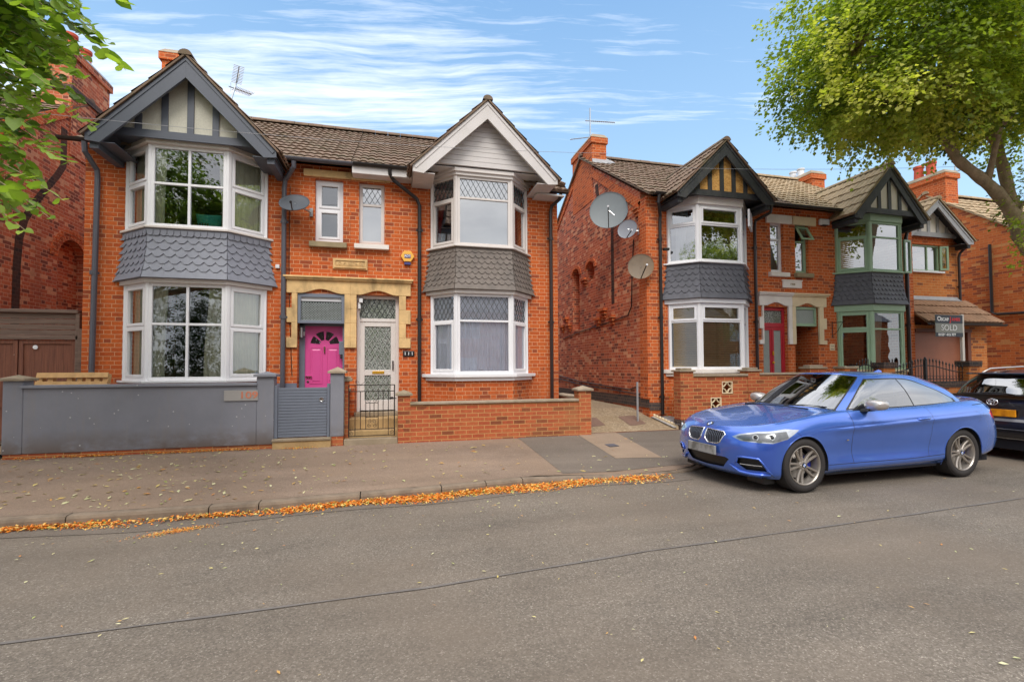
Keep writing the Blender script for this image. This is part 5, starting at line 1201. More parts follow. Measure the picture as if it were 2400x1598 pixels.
for a, b, z in ((5.89, 6.20, 1.42), (7.56, 7.86, 1.42), (9.22, 9.64, 1.47)):
    mb = MB(); mb.box(a - .04, b + .04, 8.84, 9.17, z, z + .04); mb.box(a + .02, b - .02, 8.9, 9.1, z + .04, z + .085); mb.build('pier_cap', 'stone_cap', G3, bevel=.015)
for cx, cz in ((7.035, 1.08), (6.75, .74)):
    s = .13; mb = MB()
    for a, b, c, d in ((-s, s, -s, -s + .018), (-s, s, s - .018, s), (-s, -s + .018, -s + .018, s - .018), (s - .018, s, -s + .018, s - .018)): mb.box(cx + a, cx + b, 8.885, 8.93, cz + c, cz + d)
    for qx, qz in ((-1, -1), (1, -1), (1, 1), (-1, 1)):
        # quarter rings curving in from each corner leave a four-pointed star opening
        arc = [(cx + qx * s - qx * .124 * cos(t_), cz + qz * s - qz * .124 * sin(t_)) for t_ in np.linspace(0, pi / 2, 9)]
        arc2 = [(cx + qx * s - qx * .108 * cos(t_), cz + qz * s - qz * .108 * sin(t_)) for t_ in np.linspace(0, pi / 2, 9)]
        for k in range(8): mb.xz([arc[k], arc[k + 1], arc2[k + 1], arc2[k]], 8.89, 8.925)
    mb.build('screen_block', 'cream_stone', G3)
# scroll gate, arched gate, piers, driveway gates of the green house
def pier(x0, x1, z, label, blue=True, base=.12):
    p = thing('gate_pier', ((x0 + x1) / 2, 9.0, .2), label, 'pier')
    MB().box(x0, x1, 8.88, 9.13, base, z).build('brick_pier', 'brick_ext', p)
    mb = MB()
    if blue:
        mb.box(x0 - .03, x1 + .03, 8.85, 9.16, z, z + .035); k = 6
        for i in range(k): a = x0 - .04 + (x1 - x0 + .08) * i / k; mb.box(a, a + (x1 - x0 + .08) / k - .008, 8.84, 9.17, z + .035, z + .14)
        mb.build('blue_brick_cap', 'brick_blue', p)
    else: mb.box(x0 - .03, x1 + .03, 8.85, 9.16, z, z + .05); mb.build('pier_cap', 'stone_cap', p, bevel=.01)
    return p
pier(10.20, 10.56, 1.47, 'plain brick pier with flat cap between the scroll gate and the arched gate', False)
pier(11.36, 11.72, 1.47, 'brick pier with blue brick cap between the arched gate and the railings')
pier(14.12, 14.50, 1.50, 'tall brick pier with blue brick cap beside the sold sign')
gt = thing('scroll_gate', (9.92, 9.0, .3), 'low gate with thin brown scrolls between two brick piers behind the blue car roof', 'gate')
mb = MB(); y = 9.0
for z in (.4, 1.33): mb.tube([(9.68, y, z), (10.17, y, z)], .008, 6)
for x in (9.68, 9.8, 9.92, 10.05, 10.17): mb.tube([(x, y, .4), (x, y, 1.33)], .007, 6)
mb.tube([(9.68, y, 1.36), (9.80, y, 1.46), (9.92, y, 1.50), (10.05, y, 1.46), (10.17, y, 1.36)], .006, 6)
for cx, sg in ((9.85, 1), (9.99, -1)): spiral(mb, cx, 1.40, .045, sg, pi / 2)
mb.build('scroll_bars', plain('brown_iron', srgb(84, 60, 50), .5), gt)
def finial(mb, x, y, z, s=1.0):
    mb.lathe([(.0, .085 * s), (.006 * s, .06 * s), (.017 * s, .035 * s), (.006 * s, .015 * s), (.012 * s, .005 * s), (.006 * s, -.01 * s)], (x, y, z), (0, 0, 1), 7)
gt = thing('arched_gate', (10.95, 9.0, .3), 'black iron gate with arched top rail and spear finials', 'gate')
mb = MB()
arc = [(10.58 + .77 * i / 12, 9.0, 1.36 + .20 * sin(pi * i / 12)) for i in range(13)]; mb.tube(arc, .014, 6); mb.tube([(10.58, 9.0, .42), (11.35, 9.0, .42)], .012, 6)
for k in range(9):
    x = 10.61 + k * .0885; z = 1.36 + .20 * sin(pi * (x - 10.58) / .77) + (.08 if 0 < k < 8 else .10); mb.tube([(x, 9.0, .42), (x, 9.0, z)], .008, 6); finial(mb, x, 9.0, z)
mb.build('gate_bars', 'black_metal', gt)
mb = MB(); mb.box(10.42, 10.60, 8.96, 9.02, 1.50, 1.54); mb.build('latch', 'black_metal', gt)
FW = thing('front_wall', (13.0, 9.0, .2), 'low brick wall with a blue brick coping carrying the black iron railings', 'wall')
MB().box(11.72, 14.12, 8.92, 9.10, .12, .98).build('brick_wall', 'brick_ext', FW)
mb = MB()
for i in range(30): a = 11.72 + 2.4 * i / 30; mb.box(a + .004, a + .076, 8.89, 9.13, 1.02, 1.13)
mb.box(11.72, 14.12, 8.90, 9.12, .98, 1.02); mb.build('blue_brick_coping', 'brick_blue', FW)
for (x0, x1, lab, up) in ((11.76, 12.80, 'left leaf of black iron railings, its top rail sweeping up to the middle', 1), (12.88, 14.08, 'right leaf of black iron railings with arrow finials, sweeping down beside the sold sign post', -1)):
    rl = thing('iron_railing', ((x0 + x1) / 2, 9.0, 1.13), lab, 'railing', 'iron railings on the low wall')
    mb = MB(); n = 14
    def top(u): return 1.36 + .17 * (.5 - .5 * cos(pi * (u if up > 0 else 1 - u)))
    mb.tube([(x0 + (x1 - x0) * i / n, 9.0, top(i / n)) for i in range(n + 1)], .013, 6); mb.tube([(x0, 9.0, 1.19), (x1, 9.0, 1.19)], .011, 6); mb.tube([(x0, 9.0, 1.27), (x1, 9.0, 1.27)], .007, 6)
    mb.build('rail', 'black_metal', rl); mb = MB(); k = 11
    for i in range(k + 1): x = x0 + (x1 - x0) * i / k; z = top(i / k) + .09; mb.tube([(x, 9.0, 1.13), (x, 9.0, z)], .0075, 6); mb.lathe([(.004, -.02), (.017, 0), (.004, .02)], (x, 9.0, 1.23), (0, 0, 1), 6)
    mb.build('bars', 'black_metal', rl)
    for i in range(k + 1): x = x0 + (x1 - x0) * i / k; mb = MB(); finial(mb, x, 9.0, top(i / k) + .09, 1.3); mb.build('finial', 'black_metal', rl)
po = thing('railing_post', (12.84, 9.0, 1.13), 'square black post between the two leaves of railings', 'post')
mb = MB(); mb.box(12.81, 12.87, 8.97, 9.03, 1.13, 1.66); mb.lathe([(.0, .09), (.03, .05), (.03, .02), (.012, 0)], (12.84, 9.0, 1.66), (0, 0, 1), 10); mb.build('post_body', 'black_metal', po)
# estate agent board
SB = thing('sold_sign', (13.68, 8.70, .2), 'estate agent SOLD board on a tall white post in front of the garage', 'sign')
MB().box(13.62, 13.70, 8.66, 8.72, .2, 2.80).build('post', 'cream_panel', SB, bevel=.004)
M['board_dark'] = plain('board_dark', srgb(38, 46, 58), .45, var=.02); M['board_grey'] = plain('board_grey', srgb(140, 142, 134), .5, var=.02)
mb = MB(); mb.box(12.685, 13.615, 8.640, 8.655, 2.21, 2.77); b_ = mb.build('board', 'board_grey', SB)
mb = MB(); mb.box(12.685, 13.615, 8.636, 8.640, 2.555, 2.77); mb.build('name_band', 'board_dark', b_)
mb = MB(); mb.box(12.685, 13.615, 8.636, 8.640, 2.21, 2.315); mb.build('phone_band', 'board_dark', b_)
wt, rd_ = plain('lettering_white', (.85, .85, .85), .5, var=.01), plain('lettering_red', srgb(214, 40, 48), .5, var=.01)
yy = 8.634; X, Z = (1, 0, 0), (0, 0, 1)
def word(s, x, z, size, mt, sx=1.0, bold=.004): text_mesh(s, size, (x, yy, z), X, Z, mt, b_, 'lettering', .0015, align='LEFT', sx=sx, bold=bold)
word('O', 12.735, 2.665, .155, wt, 1.05); word('SCAR', 12.862, 2.652, .108, wt, 1.05); word('J', 13.165, 2.655, .17, rd_, 1.1); word('AMES', 13.235, 2.655, .108, rd_, 1.1)
word('SOLD', 12.86, 2.435, .205, wt, 1.08, 0); word('01536 415 777', 12.76, 2.262, .088, wt, 1.12)
SB.location = (14.43, 9.2, .25); SB['label'] = 'estate agent SOLD board on a white post between railings and garage'
# wooden side gate
WG = thing('side_gate', (-6.1, 9.95, .3), 'weathered brown wooden double gate with peeling paint under a boarded panel', 'gate')
def mk_wood():
    m, t, p, _ = newmat('old_wood'); o = obc(t)
    g = t.noise(t.scale(o, 26, 26, 1.2), 1.5, 6, .7); f = t.noise(t.scale(o, 3, 3, 1), 5, 7, .75)
    c = t.mix(t.ramp(g, [(.3, 0), (.7, 1)]), (.10, .034, .02), (.24, .085, .045))
    c = t.mix(t.ramp(f, [(.66, 0), (.70, .9)]), c, (.42, .30, .25))
    t.put(p.inputs['Base Color'], c); p.inputs['Roughness'].default_value = .75; bump(t, p, g, .006); return m
def mk_wood2():
    m, t, p, _ = newmat('old_wood_boards'); o = obc(t)
    g = t.noise(t.scale(o, 1.2, 8, 30), 1.5, 6, .7); f = t.noise(t.scale(o, 1.5, 3, 10), 3, 7, .75)
    c = t.mix(t.ramp(g, [(.3, 0), (.7, 1)]), (.09, .058, .044), (.22, .145, .11))
    c = t.mix(t.ramp(f, [(.68, 0), (.73, .9)]), c, (.5, .36, .30))
    t.put(p.inputs['Base Color'], c); p.inputs['Roughness'].default_value = .85; bump(t, p, g, .008); return m
M['old_wood'] = mk_wood(); M['old_wood_boards'] = mk_wood2()
mb = MB()
for k in range(4): mb.box(-7.02, -5.30, 9.93 + (k % 2) * .006, 9.96, 2.13 + k * .095, 2.13 + k * .095 + .088)
mb.build('boarded_panel', 'old_wood_boards', WG, bevel=.003)
MB().box(-7.04, -5.26, 9.88, 10.0, 2.51, 2.57).box(-7.04, -5.26, 9.90, 9.98, 2.05, 2.125).build('gate_beam', 'old_wood_boards', WG, bevel=.008)
MB().box(-5.30, -5.24, 9.90, 9.98, .3, 2.51).build('gate_post', 'old_wood_boards', WG, bevel=.006); MB().box(-5.235, -5.155, 9.86, 9.96, .3, 2.24).build('gate_post', 'old_wood_boards', WG, bevel=.006)
for a, b in ((-7.0, -6.13), (-6.11, -5.31)):
    mb = MB(); mb.box(a, b, 9.95, 9.98, .35, 2.04)
    for c0, c1 in ((a, a + .06), (b - .06, b)): mb.box(c0, c1, 9.93, 9.95, .35, 2.04)
    mb.box(a + .06, b - .06, 9.93, 9.95, 1.98, 2.04); mb.box(a + .06, b - .06, 9.93, 9.95, .9, .98)
    k = int((b - a - .12) / .14)
    for i in range(1, k + 1): x = a + .06 + i * .14; mb.box(x, x + .006, 9.948, 9.95, .98, 1.98)
    mb.build('gate_leaf', 'old_wood', WG, bevel=.003)
MB().lathe([(0, -.008), (.035, -.006), (.036, 0)], (-5.88, 9.93, 1.92), (0, 1, 0), 16).build('round_badge', 'white_plastic', WG)
# pallet standing in the front garden
PA = thing('pallet', (-5.0, 9.25, .27), 'pale wooden pallet leaning upright behind the grey wall', 'pallet')
mb = MB(); tl = Vector((0, .25, .97)).normalized()
for z in np.linspace(.28, 1.40, 9):
    p = Vector((-5.52, 9.08, .28)) + tl * ((z - .28) / tl.z); mb.obox(p, (.98, .0, .005 * sin(z * 9)), tl * .085, (0, -.02, .005))
mb.build('pallet_boards', 'pallet_wood', PA)
mb = MB()
for x in (-5.52, -5.38, -5.12, -4.98, -4.86, -4.74, -4.62): p = Vector((x, 9.10, .28)); mb.obox(p, (.07, 0, 0), tl * 1.22, (0, .09, -.02))
mb.build('pallet_bearers', 'pallet_wood', PA)
# satellite dishes
def dish(name, c, nrm, R, mat, label, arm, mount, squash=1.0, group='satellite dishes on the houses', depth=.12):
    root = thing(name, mount, label, 'satellite dish', group); c = Vector(c); n = Vector(nrm).normalized()
    mb = MB(); k = 10; prof = [(R * i / k, -depth * R * (1 - (i / k) ** 2)) for i in range(k + 1)]
    prof2 = prof + [(R + .004, .006), (R + .004, -.008)] + [(R * i / k, -depth * R * (1 - (i / k) ** 2) - .014) for i in range(k, -1, -1)]
    mb.lathe(prof2, (0, 0, 0), (0, 0, 1), 40)
    q = n.to_track_quat('Z', 'Y'); mb.v = [tuple(c + q @ Vector((x, y * squash, z))) for x, y, z in mb.v]
    mb.build('reflector', mat, root, smooth=True)
    mb = MB(); low = c + q @ Vector((0, -R * squash * .96, 0)); 
    if q @ Vector((0, 1, 0)) and (q @ Vector((0, 1, 0))).z < 0: low = c + q @ Vector((0, R * squash * .96, 0))
    tip = Vector(arm); mb.tube([low, low.lerp(tip, .9), tip], .012, 6); mb.build('feed_arm', 'black_metal', root)
    mb = MB(); d = (c - tip).normalized(); mb.tube([tip - d * .02, tip + d * .02], [.024, .018], 10); mb.build('receiver', 'white_plastic' if mat != 'dish_dark' else 'black_metal', root)
    mb = MB(); b = c - n * depth * R; mb.tube([b, b.lerp(Vector(mount), .6), Vector(mount)], .018, 8); mt_ = Vector(mount); mb.box(mt_.x - .03, mt_.x + .03, mt_.y - .03, mt_.y + .03, mt_.z - .08, mt_.z + .08); mb.build('wall_bracket', 'steel', root)
dish('satellite_dish', (-1.72, 9.42, 4.58), (-.10, -.80, .50), .265, 'dish_dark', 'dark grey satellite dish between the grey bay and the narrow white window', (-1.73, 9.17, 4.50), (-1.48, 9.78, 4.52), .80)
dish('satellite_dish', (5.30, 10.95, 5.47), (-.52, -.84, .12), .475, 'dish_grey', 'largest satellite dish, grey green, high on the side wall', (5.02, 10.40, 5.36), (5.68, 10.75, 5.05))
dish('satellite_dish', (5.42, 10.22, 4.79), (-.75, -.64, .15), .235, 'dish_pale', 'smallest pale satellite dish, in the middle of the three on the side wall', (5.34, 9.85, 4.66), (5.68, 10.12, 4.72), .95)
dish('satellite_dish', (5.48, 9.72, 3.80), (-.50, -.86, .10), .285, 'dish_rust', 'rusty brown satellite dish, lowest on the corner by the drainpipe', (5.42, 9.36, 3.76), (5.70, 9.85, 3.62))
# alarm boxes, number plaques, lamps, cameras
ab = thing('alarm_box', (.325, 9.78, 3.75), 'hexagonal orange burglar alarm box with blue centre under the narrow windows', 'alarm box')
hx = [(.325 + .135 * cos(a), 3.765 + .125 * sin(a)) for a in np.linspace(0, 2 * pi, 7)[:-1]]; MB().xz(hx, 9.735, 9.80).build('cover', 'orange_box', ab, bevel=.01)
MB().box(.265, .385, 9.728, 9.735, 3.73, 3.80).build('badge', 'blue_box', ab); MB().box(.265, .385, 9.74, 9.80, 3.60, 3.645).build('strobe', 'blue_box', ab)
text_mesh('ADT', .062, (.325, 9.726, 3.765), X, Z, wt, ab, 'lettering', .001, bold=.001)
ab = thing('alarm_box', (10.67, 9.78, 5.18), 'white rounded alarm box under the eaves beside the green bay', 'alarm box')
MB().box(10.53, 10.82, 9.71, 9.80, 5.10, 5.26).build('cover', 'white_plastic', ab, bevel=.03); MB().box(10.60, 10.75, 9.70, 9.80, 5.085, 5.10).build('strobe', 'black_metal', ab)
np_ = thing('number_plaque', (.35, 9.78, 1.815), 'black oval-ended plaque with white digits 111 beside the white door', 'house number')
MB().box(.24, .465, 9.78, 9.80, 1.76, 1.875).build('plaque', 'black_metal', np_, bevel=.02); text_mesh('1 1 1', .088, (.352, 9.776, 1.817), X, Z, wt, np_, 'lettering', .002, bold=.001)
np_ = thing('number_plaque', (10.9, 9.78, 2.0), 'small pale square plaque with faded writing beside the green door', 'house number')
MB().box(10.80, 10.95, 9.785, 9.80, 1.92, 2.09).build('plaque', 'cream_stone', np_, bevel=.006); text_mesh('115', .06, (10.875, 9.783, 2.03), X, Z, 'slate_dark', np_, 'lettering', .001); MB().box(10.82, 10.93, 9.783, 9.785, 1.95, 1.965).build('writing_line', 'slate_dark', np_)
lp = thing('wall_lantern', (-1.66, 9.84, 2.2), 'small grey cylinder wall light left of the pink door', 'wall light')
mb = MB(); mb.lathe([(0, .19), (.03, .185), (.032, 0), (0, -.005)], (-1.655, 9.86, 2.13), (0, 0, 1), 14); mb.build('lamp_body', 'steel', lp); MB().box(-1.70, -1.60, 9.90, 9.99, 2.16, 2.24).build('bracket', 'steel', lp)
lp = thing('meter_box', (-.93, 9.9, 1.95), 'narrow grey box with a black catch on the right of the pink door', 'meter box')
MB().box(-.975, -.90, 9.88, 9.99, 1.80, 2.06).build('box_body', 'grey_paint', lp, bevel=.006); MB().box(-.95, -.91, 9.86, 9.88, 1.72, 1.80).build('catch', 'black_metal', lp)
lp = thing('lantern', (-.60, 9.84, 2.80), 'small white door lamp with hanging chain, top left of the white door', 'wall light')
MB().box(-.60, -.53, 9.80, 9.88, 2.82, 2.90).box(-.62, -.57, 9.83, 9.89, 2.70, 2.82).build('lamp_body', 'white_plastic', lp, bevel=.008)
mb = MB(); mb.tube([(-.575 + .015 * sin(k), 9.83, 2.80 - k * .045) for k in range(8)], .008, 5); mb.build('chain', 'steel', lp)
lp = thing('junction_box', (-2.06, 9.77, 3.46), 'small white cable junction box on the brick beside the grey slates', 'junction box'); MB().box(-2.10, -2.03, 9.76, 9.80, 3.42, 3.49).build('cover', 'white_plastic', lp, bevel=.006)
lp = thing('camera_box', (6.0, 9.7, 4.1), 'small dark security camera beside the upper white bay of the dish house', 'camera'); mb = MB(); mb.box(6.03, 6.16, 9.62, 9.70, 4.18, 4.235); mb.tube([(6.06, 9.8, 4.24), (6.06, 9.66, 4.22)], .012, 6); mb.build('camera_body', 'black_metal', lp, bevel=.006)
lp = thing('basket_bracket', (11.0, 9.7, 2.4), 'black scrolled hanging basket bracket beside the green bay', 'bracket')
mb = MB(); mb.tube([(10.88, 9.78, 2.66), (10.88, 9.78, 2.25)], .009, 6); mb.tube([(10.88, 9.78, 2.62), (10.88, 9.45, 2.62)], .008, 6); mb.tube([(10.88, 9.78, 2.3), (10.88, 9.65, 2.38), (10.88, 9.5, 2.60)], .007, 6); mb.build('bracket_bars', 'black_metal', lp)
# turquoise basket in the upper window
bk = thing('laundry_basket', (-3.17, 9.62, 3.98), 'turquoise plastic laundry basket in the upper window of the grey bay', 'basket')
mb = MB(); N = 40; vs = []
for r_, z_ in ((.15, 3.98), (.19, 4.30), (.20, 4.31), (.178, 4.29), (.14, 4.0)):
    for k in range(N): a = 2 * pi * k / N; vs.append((-3.17 + r_ * 1.15 * cos(a), 9.66 + r_ * .75 * sin(a), z_ - (.045 * (cos(2 * a + pi) * .5 + .5) if z_ > 4.1 else 0)))
mb.add(vs, [(i * N + k, i * N + (k + 1) % N, (i + 1) * N + (k + 1) % N, (i + 1) * N + k) for i in range(4) for k in range(N)] + [tuple(range(N))]); mb.build('basket_body', 'turquoise', bk, smooth=True)
mb = MB()
for k in range(5): x = -3.34 + k * .045; mb.box(x, x + .016, 9.545 - k * .012, 9.56 - k * .012, 4.03, 4.12)
mb.build('slots', 'black_metal', bk)
# grey marker post, manholes
lp = thing('marker_post', (5.28, 9.6, .3), 'thin pale metal post beside the driveway against the side wall', 'post')
mb = MB(); mb.box(5.26, 5.30, 9.585, 9.605, .32, 1.20); mb.box(5.26, 5.265, 9.56, 9.585, .32, 1.20); mb.build('post_body', 'lead', lp)
mb = MB(); mb.obox((3.70, 7.70, pave_z(3.8, 7.8) + .009), (.19, .03, 0), (.0, .22, .008), (0, 0, .004)); tag(mb.build('stop_tap_cover', 'slate_dark', loc=(3.8, 7.8, .17)), 'small dark square cover in the tan pavement patch', 'manhole cover')
def cover(pts, lab):
    mb = MB(); mb.add([(x, y, drive_z(y) + .006) for x, y in pts], [(0, 1, 2, 3)]); tag(mb.build('manhole_cover', plain('cover_metal', srgb(118, 92, 78), .8, var=.2, scale=14), recalc=False, loc=(*pts[0], .3)), lab, 'manhole cover')
cover([(4.95, 9.30), (5.38, 9.40), (5.42, 10.0), (4.98, 9.95)], 'rusty rectangular manhole cover nearer the side wall on the driveway')
cover([(4.02, 9.32), (4.42, 9.40), (4.45, 9.95), (4.05, 9.9)], 'worn manhole cover nearer the low brick wall on the driveway')
# scalloped edging along the gravel
ed = thing('scalloped_edging', (5.75, 9.5, .4), 'cream scalloped edging stones between driveway and gravel', 'edging')
mb = MB()
for k in range(12):
    a = Vector((5.74 + .012 * k, 10.15 - k * .098, 0)); b = Vector((5.752 + .012 * k, 10.05 - k * .098, 0)); z = drive_z(a.y); d = b - a
    pl_ = [a + Vector((0, 0, z - .03)), b + Vector((0, 0, z - .05))] + [b.lerp(a, i / 6) + Vector((0, 0, z + .045 + .03 * sin(pi * i / 6))) for i in range(7)]
    mb.extr(pl_, (.04, 0, 0))
mb.build('edging_stones', 'cream_stone', ed)
# cables on the side wall
def cable(name, pts, r, mat, label, cat='cable', group=None): return tag(MB().tube(pts, r, 5).build(name, mat, loc=pts[0]), label, cat, group)
cable('wall_cable', [(5.68, 15.3, 2.5), (5.68, 14, 2.62), (5.68, 12, 2.72), (5.68, 10.75, 2.80), (5.68, 10.55, 3.0), (5.68, 10.5, 3.8), (5.68, 10.4, 4.6)], .013, 'black_metal', 'black cable sagging across the middle of the side wall', group='cables on the side wall')
cable('wall_cable', [(5.68, 16.5, 1.30), (5.68, 14, 1.10), (5.68, 12, 1.02), (5.68, 10.7, .98), (5.68, 10.35, 1.06)], .014, 'black_metal', 'upper black cable low on the side wall above the plinth', group='cables on the side wall')
cable('wall_cable', [(5.675, 16.5, 1.20), (5.675, 13.5, .98), (5.675, 11.5, .93), (5.675, 10.2, .88)], .013, 'black_metal', 'lower black cable just above the plinth of the side wall', group='cables on the side wall')
cable('wall_cable', [(5.675, 10.05, 3.5), (5.675, 10.04, 2.2), (5.675, 10.03, 1.0)], .008, 'black_metal', 'thin black cable dropping from the rusty dish to the ground', group='cables on the side wall')
cable('wall_cable', [(-1.86, 9.785, 5.0), (-1.87, 9.785, 3.6), (-1.85, 9.785, 2.5), (-1.80, 9.785, 1.4)], .006, 'black_metal', 'thin black cable beside the grey drainpipe left of the pink door')
# aerials
def aerial(loc, h, label, yagi, tilt=0, parent=None):
    a = thing('tv_aerial', loc, label, 'aerial', 'aerials on the chimneys'); l = Vector(loc)
    MB().tube([l, l + Vector((tilt * h, 0, h))], .022, 6).build('mast', 'steel', a)
    for (z, d, L, n, el) in yagi:
        mb = MB(); o = l + Vector((tilt * z, 0, z)); d = Vector(d).normalized(); mb.tube([o - d * .15, o + d * L], .014, 5); s = d.cross(Vector((0, 0, 1))).normalized()
        for k in range(n): p = o + d * (L * k / (n - 1)); mb.tube([p - s * el, p + s * el], .0075, 4)
        if n > 8: mb.tube([o - d * .1 - Vector((0, 0, .12)), o - d * .1 + Vector((0, 0, .12))], .005, 4)
        mb.build('antenna', 'steel', a)
aerial((5.9, 13.4, 8.3), 1.15, 'tall thin aerial on the chimney of the dish house', [(.75, (.9, -.3, -.1), .75, 14, .05), (.25, (-.8, .3, -.05), .6, 3, .04)])
aerial((-4.15, 13.6, 7.95), 1.25, 'leaning aerial with a mesh behind the charcoal gable', [(1.0, (.3, -.7, .35), .5, 12, .12), (.85, (.5, .5, .1), .45, 12, .14)], .25)
aerial((18.6, 11.9, 7.0), 1.3, 'small aerial beside the chimney of the far right house', [(1.1, (.1, -1, 0), .5, 8, .1)])
# overhead wires
for k, (a, b, lab) in enumerate((((-9, 7.4, 4.95), (4.3, 8.9, 5.9), 'thin overhead phone wire crossing in front of the grey bay'), ((5.9, 9.0, 5.8), (34, 4, 9.4), 'overhead phone wire from the boarded orange gable into the tree'))):
    a, b = Vector(a), Vector(b); n = 24; pts = [a.lerp(b, i / n) - Vector((0, 0, .9 * (1 if k else .25) * 4 * (i / n) * (1 - i / n))) for i in range(n + 1)]
    tag(MB().tube(pts, .0035, 4).build('overhead_wire', 'lead', loc=a), lab, 'wire', 'overhead wires')
# small shrub by the pier
# ================================================================ cars
def car_paint(name, col, fl, rough=.28, metal=.35):
    m, t, p, _ = newmat(name); o = obc(t)
    lw = t.node('ShaderNodeLayerWeight'); lw.inputs[0].default_value = .35
    c = t.mix(lw.outputs['Facing'], col, fl)
    c = t.mix(1, c, t.ramp(t.noise(o, 2.5, 5, .6), [(.3, .94), (.7, 1.05)]), 'MULTIPLY')
    t.put(p.inputs['Base Color'], c); p.inputs['Metallic'].default_value = metal; p.inputs['Roughness'].default_value = rough
    p.inputs['Coat Weight'].default_value = 1.0; p.inputs['Coat Roughness'].default_value = .02
    return m
M['paint_blue'] = car_paint('paint_blue', (.050, .125, .56), (.13, .30, .80), .22, .5)
M['paint_black'] = car_paint('paint_black', (.012, .012, .016), (.03, .03, .04), .3, .2)
M['gap'] = plain('gap', (.006, .006, .01), .8, var=.01); M['car_black'] = plain('car_black', (.012, .012, .013), .35, var=.05); M['car_trim'] = plain('car_trim', (.03, .03, .032), .5, var=.05)
M['rim_grey'] = plain('rim_grey', srgb(164, 156, 147), .32, .6, var=.04); M['mirror_silver'] = plain('mirror_silver', srgb(196, 190, 186), .3, .6, var=.02)
M['lamp_chrome'] = plain('lamp_chrome', (.75, .76, .78), .18, .8, var=.25, scale=30); M['tail_red'] = plain('tail_red', srgb(200, 40, 50), .15, var=.1, coat=1)
M['brake_blue'] = plain('brake_blue', srgb(30, 50, 170), .4, var=.02); M['emblem_blue'] = plain('emblem_blue', srgb(70, 120, 200), .3, var=.01); M['lens_white'] = plain('lens_white', srgb(200, 204, 206), .2, .3, var=.1, scale=24)
M['headlamp_dark'] = plain('headlamp_dark', srgb(92, 94, 96), .2, .4, var=.25, scale=26, coat=1)
M['headlamp_shell'] = plain('headlamp_shell', srgb(176, 180, 186), .12, .65, var=.15, scale=18, coat=1)
M['grille_bar'] = plain('grille_bar', srgb(96, 100, 112), .3, .4, var=.02)
M['seat'] = plain('seat', (.03, .03, .032), .8, var=.1)
def mk_plate(name, base, blot):
    m, t, p, _ = newmat(name); o = obc(t)
    c = t.mix(t.ramp(t.noise(t.scale(o, 1, 1, .6), 11, 2, .4), [(.42, 0), (.62, 1)]), base, blot); t.put(p.inputs['Base Color'], c); p.inputs['Roughness'].default_value = .4; return m
M['plate_white'] = mk_plate('plate_white', srgb(150, 150, 148), srgb(104, 104, 100)); M['plate_yellow'] = mk_plate('plate_yellow', srgb(236, 154, 20), srgb(196, 118, 16))

def cr(P, u):        # Catmull-Rom on the first axis of a padded control array
    n = P.shape[0] - 2; u = np.clip(u, 0, n - 1 - 1e-9); i = np.floor(u).astype(int); f = (u - i).reshape(-1, *([1] * (P.ndim - 1)))
    a, b, c, d = P[i], P[i + 1], P[i + 2], P[np.minimum(i + 3, P.shape[0] - 1)]
    return .5 * (2 * b + (c - a) * f + (2 * a - 5 * b + 4 * c - d) * f ** 2 + (3 * b - a - 3 * c + d) * f ** 3)
def surf(rings, nu=8, nt=6):
    """rings [R][S][3] for the +y half -> full grid of vertices carrying (x,y,z,s,t), with quads"""
    P = np.array(rings, float); mir = P[:, 1, :] * (1, -1, 1); mir2 = P[:, -2, :] * (1, -1, 1)
    Q = np.concatenate([mir[:, None], P, mir2[:, None]], 1)                   # pad stations with mirrored points
    Q = np.concatenate([2 * Q[:1] - Q[1:2], Q, (2 * Q[-1:] - Q[-2:-1])], 0)   # pad rings
    S = P.shape[1]; R = P.shape[0]; su = np.linspace(0, S - 1, (S - 1) * nu + 1); tu = np.linspace(0, R - 1, (R - 1) * nt + 1)
    A = cr(Q, tu); B = np.stack([cr(a, su) for a in A])                        # [T][S][3]
    V = []; 
    for sg in (1, -1):
        G = np.concatenate([B * (1, sg, 1), np.broadcast_to(su[None, :, None], (*B.shape[:2], 1)), np.broadcast_to(tu[:, None, None], (*B.shape[:2], 1))], 2); V.append(G.reshape(-1, 5))
    n, W = len(V[0]), len(su); F = []
    for k in range(2):
        for i in range(len(tu) - 1):
            for j in range(W - 1):
                a = k * n + i * W + j; q = (a, a + 1, a + W + 1, a + W); F.append(q if k else q[::-1])
    return PM(np.concatenate(V), F)
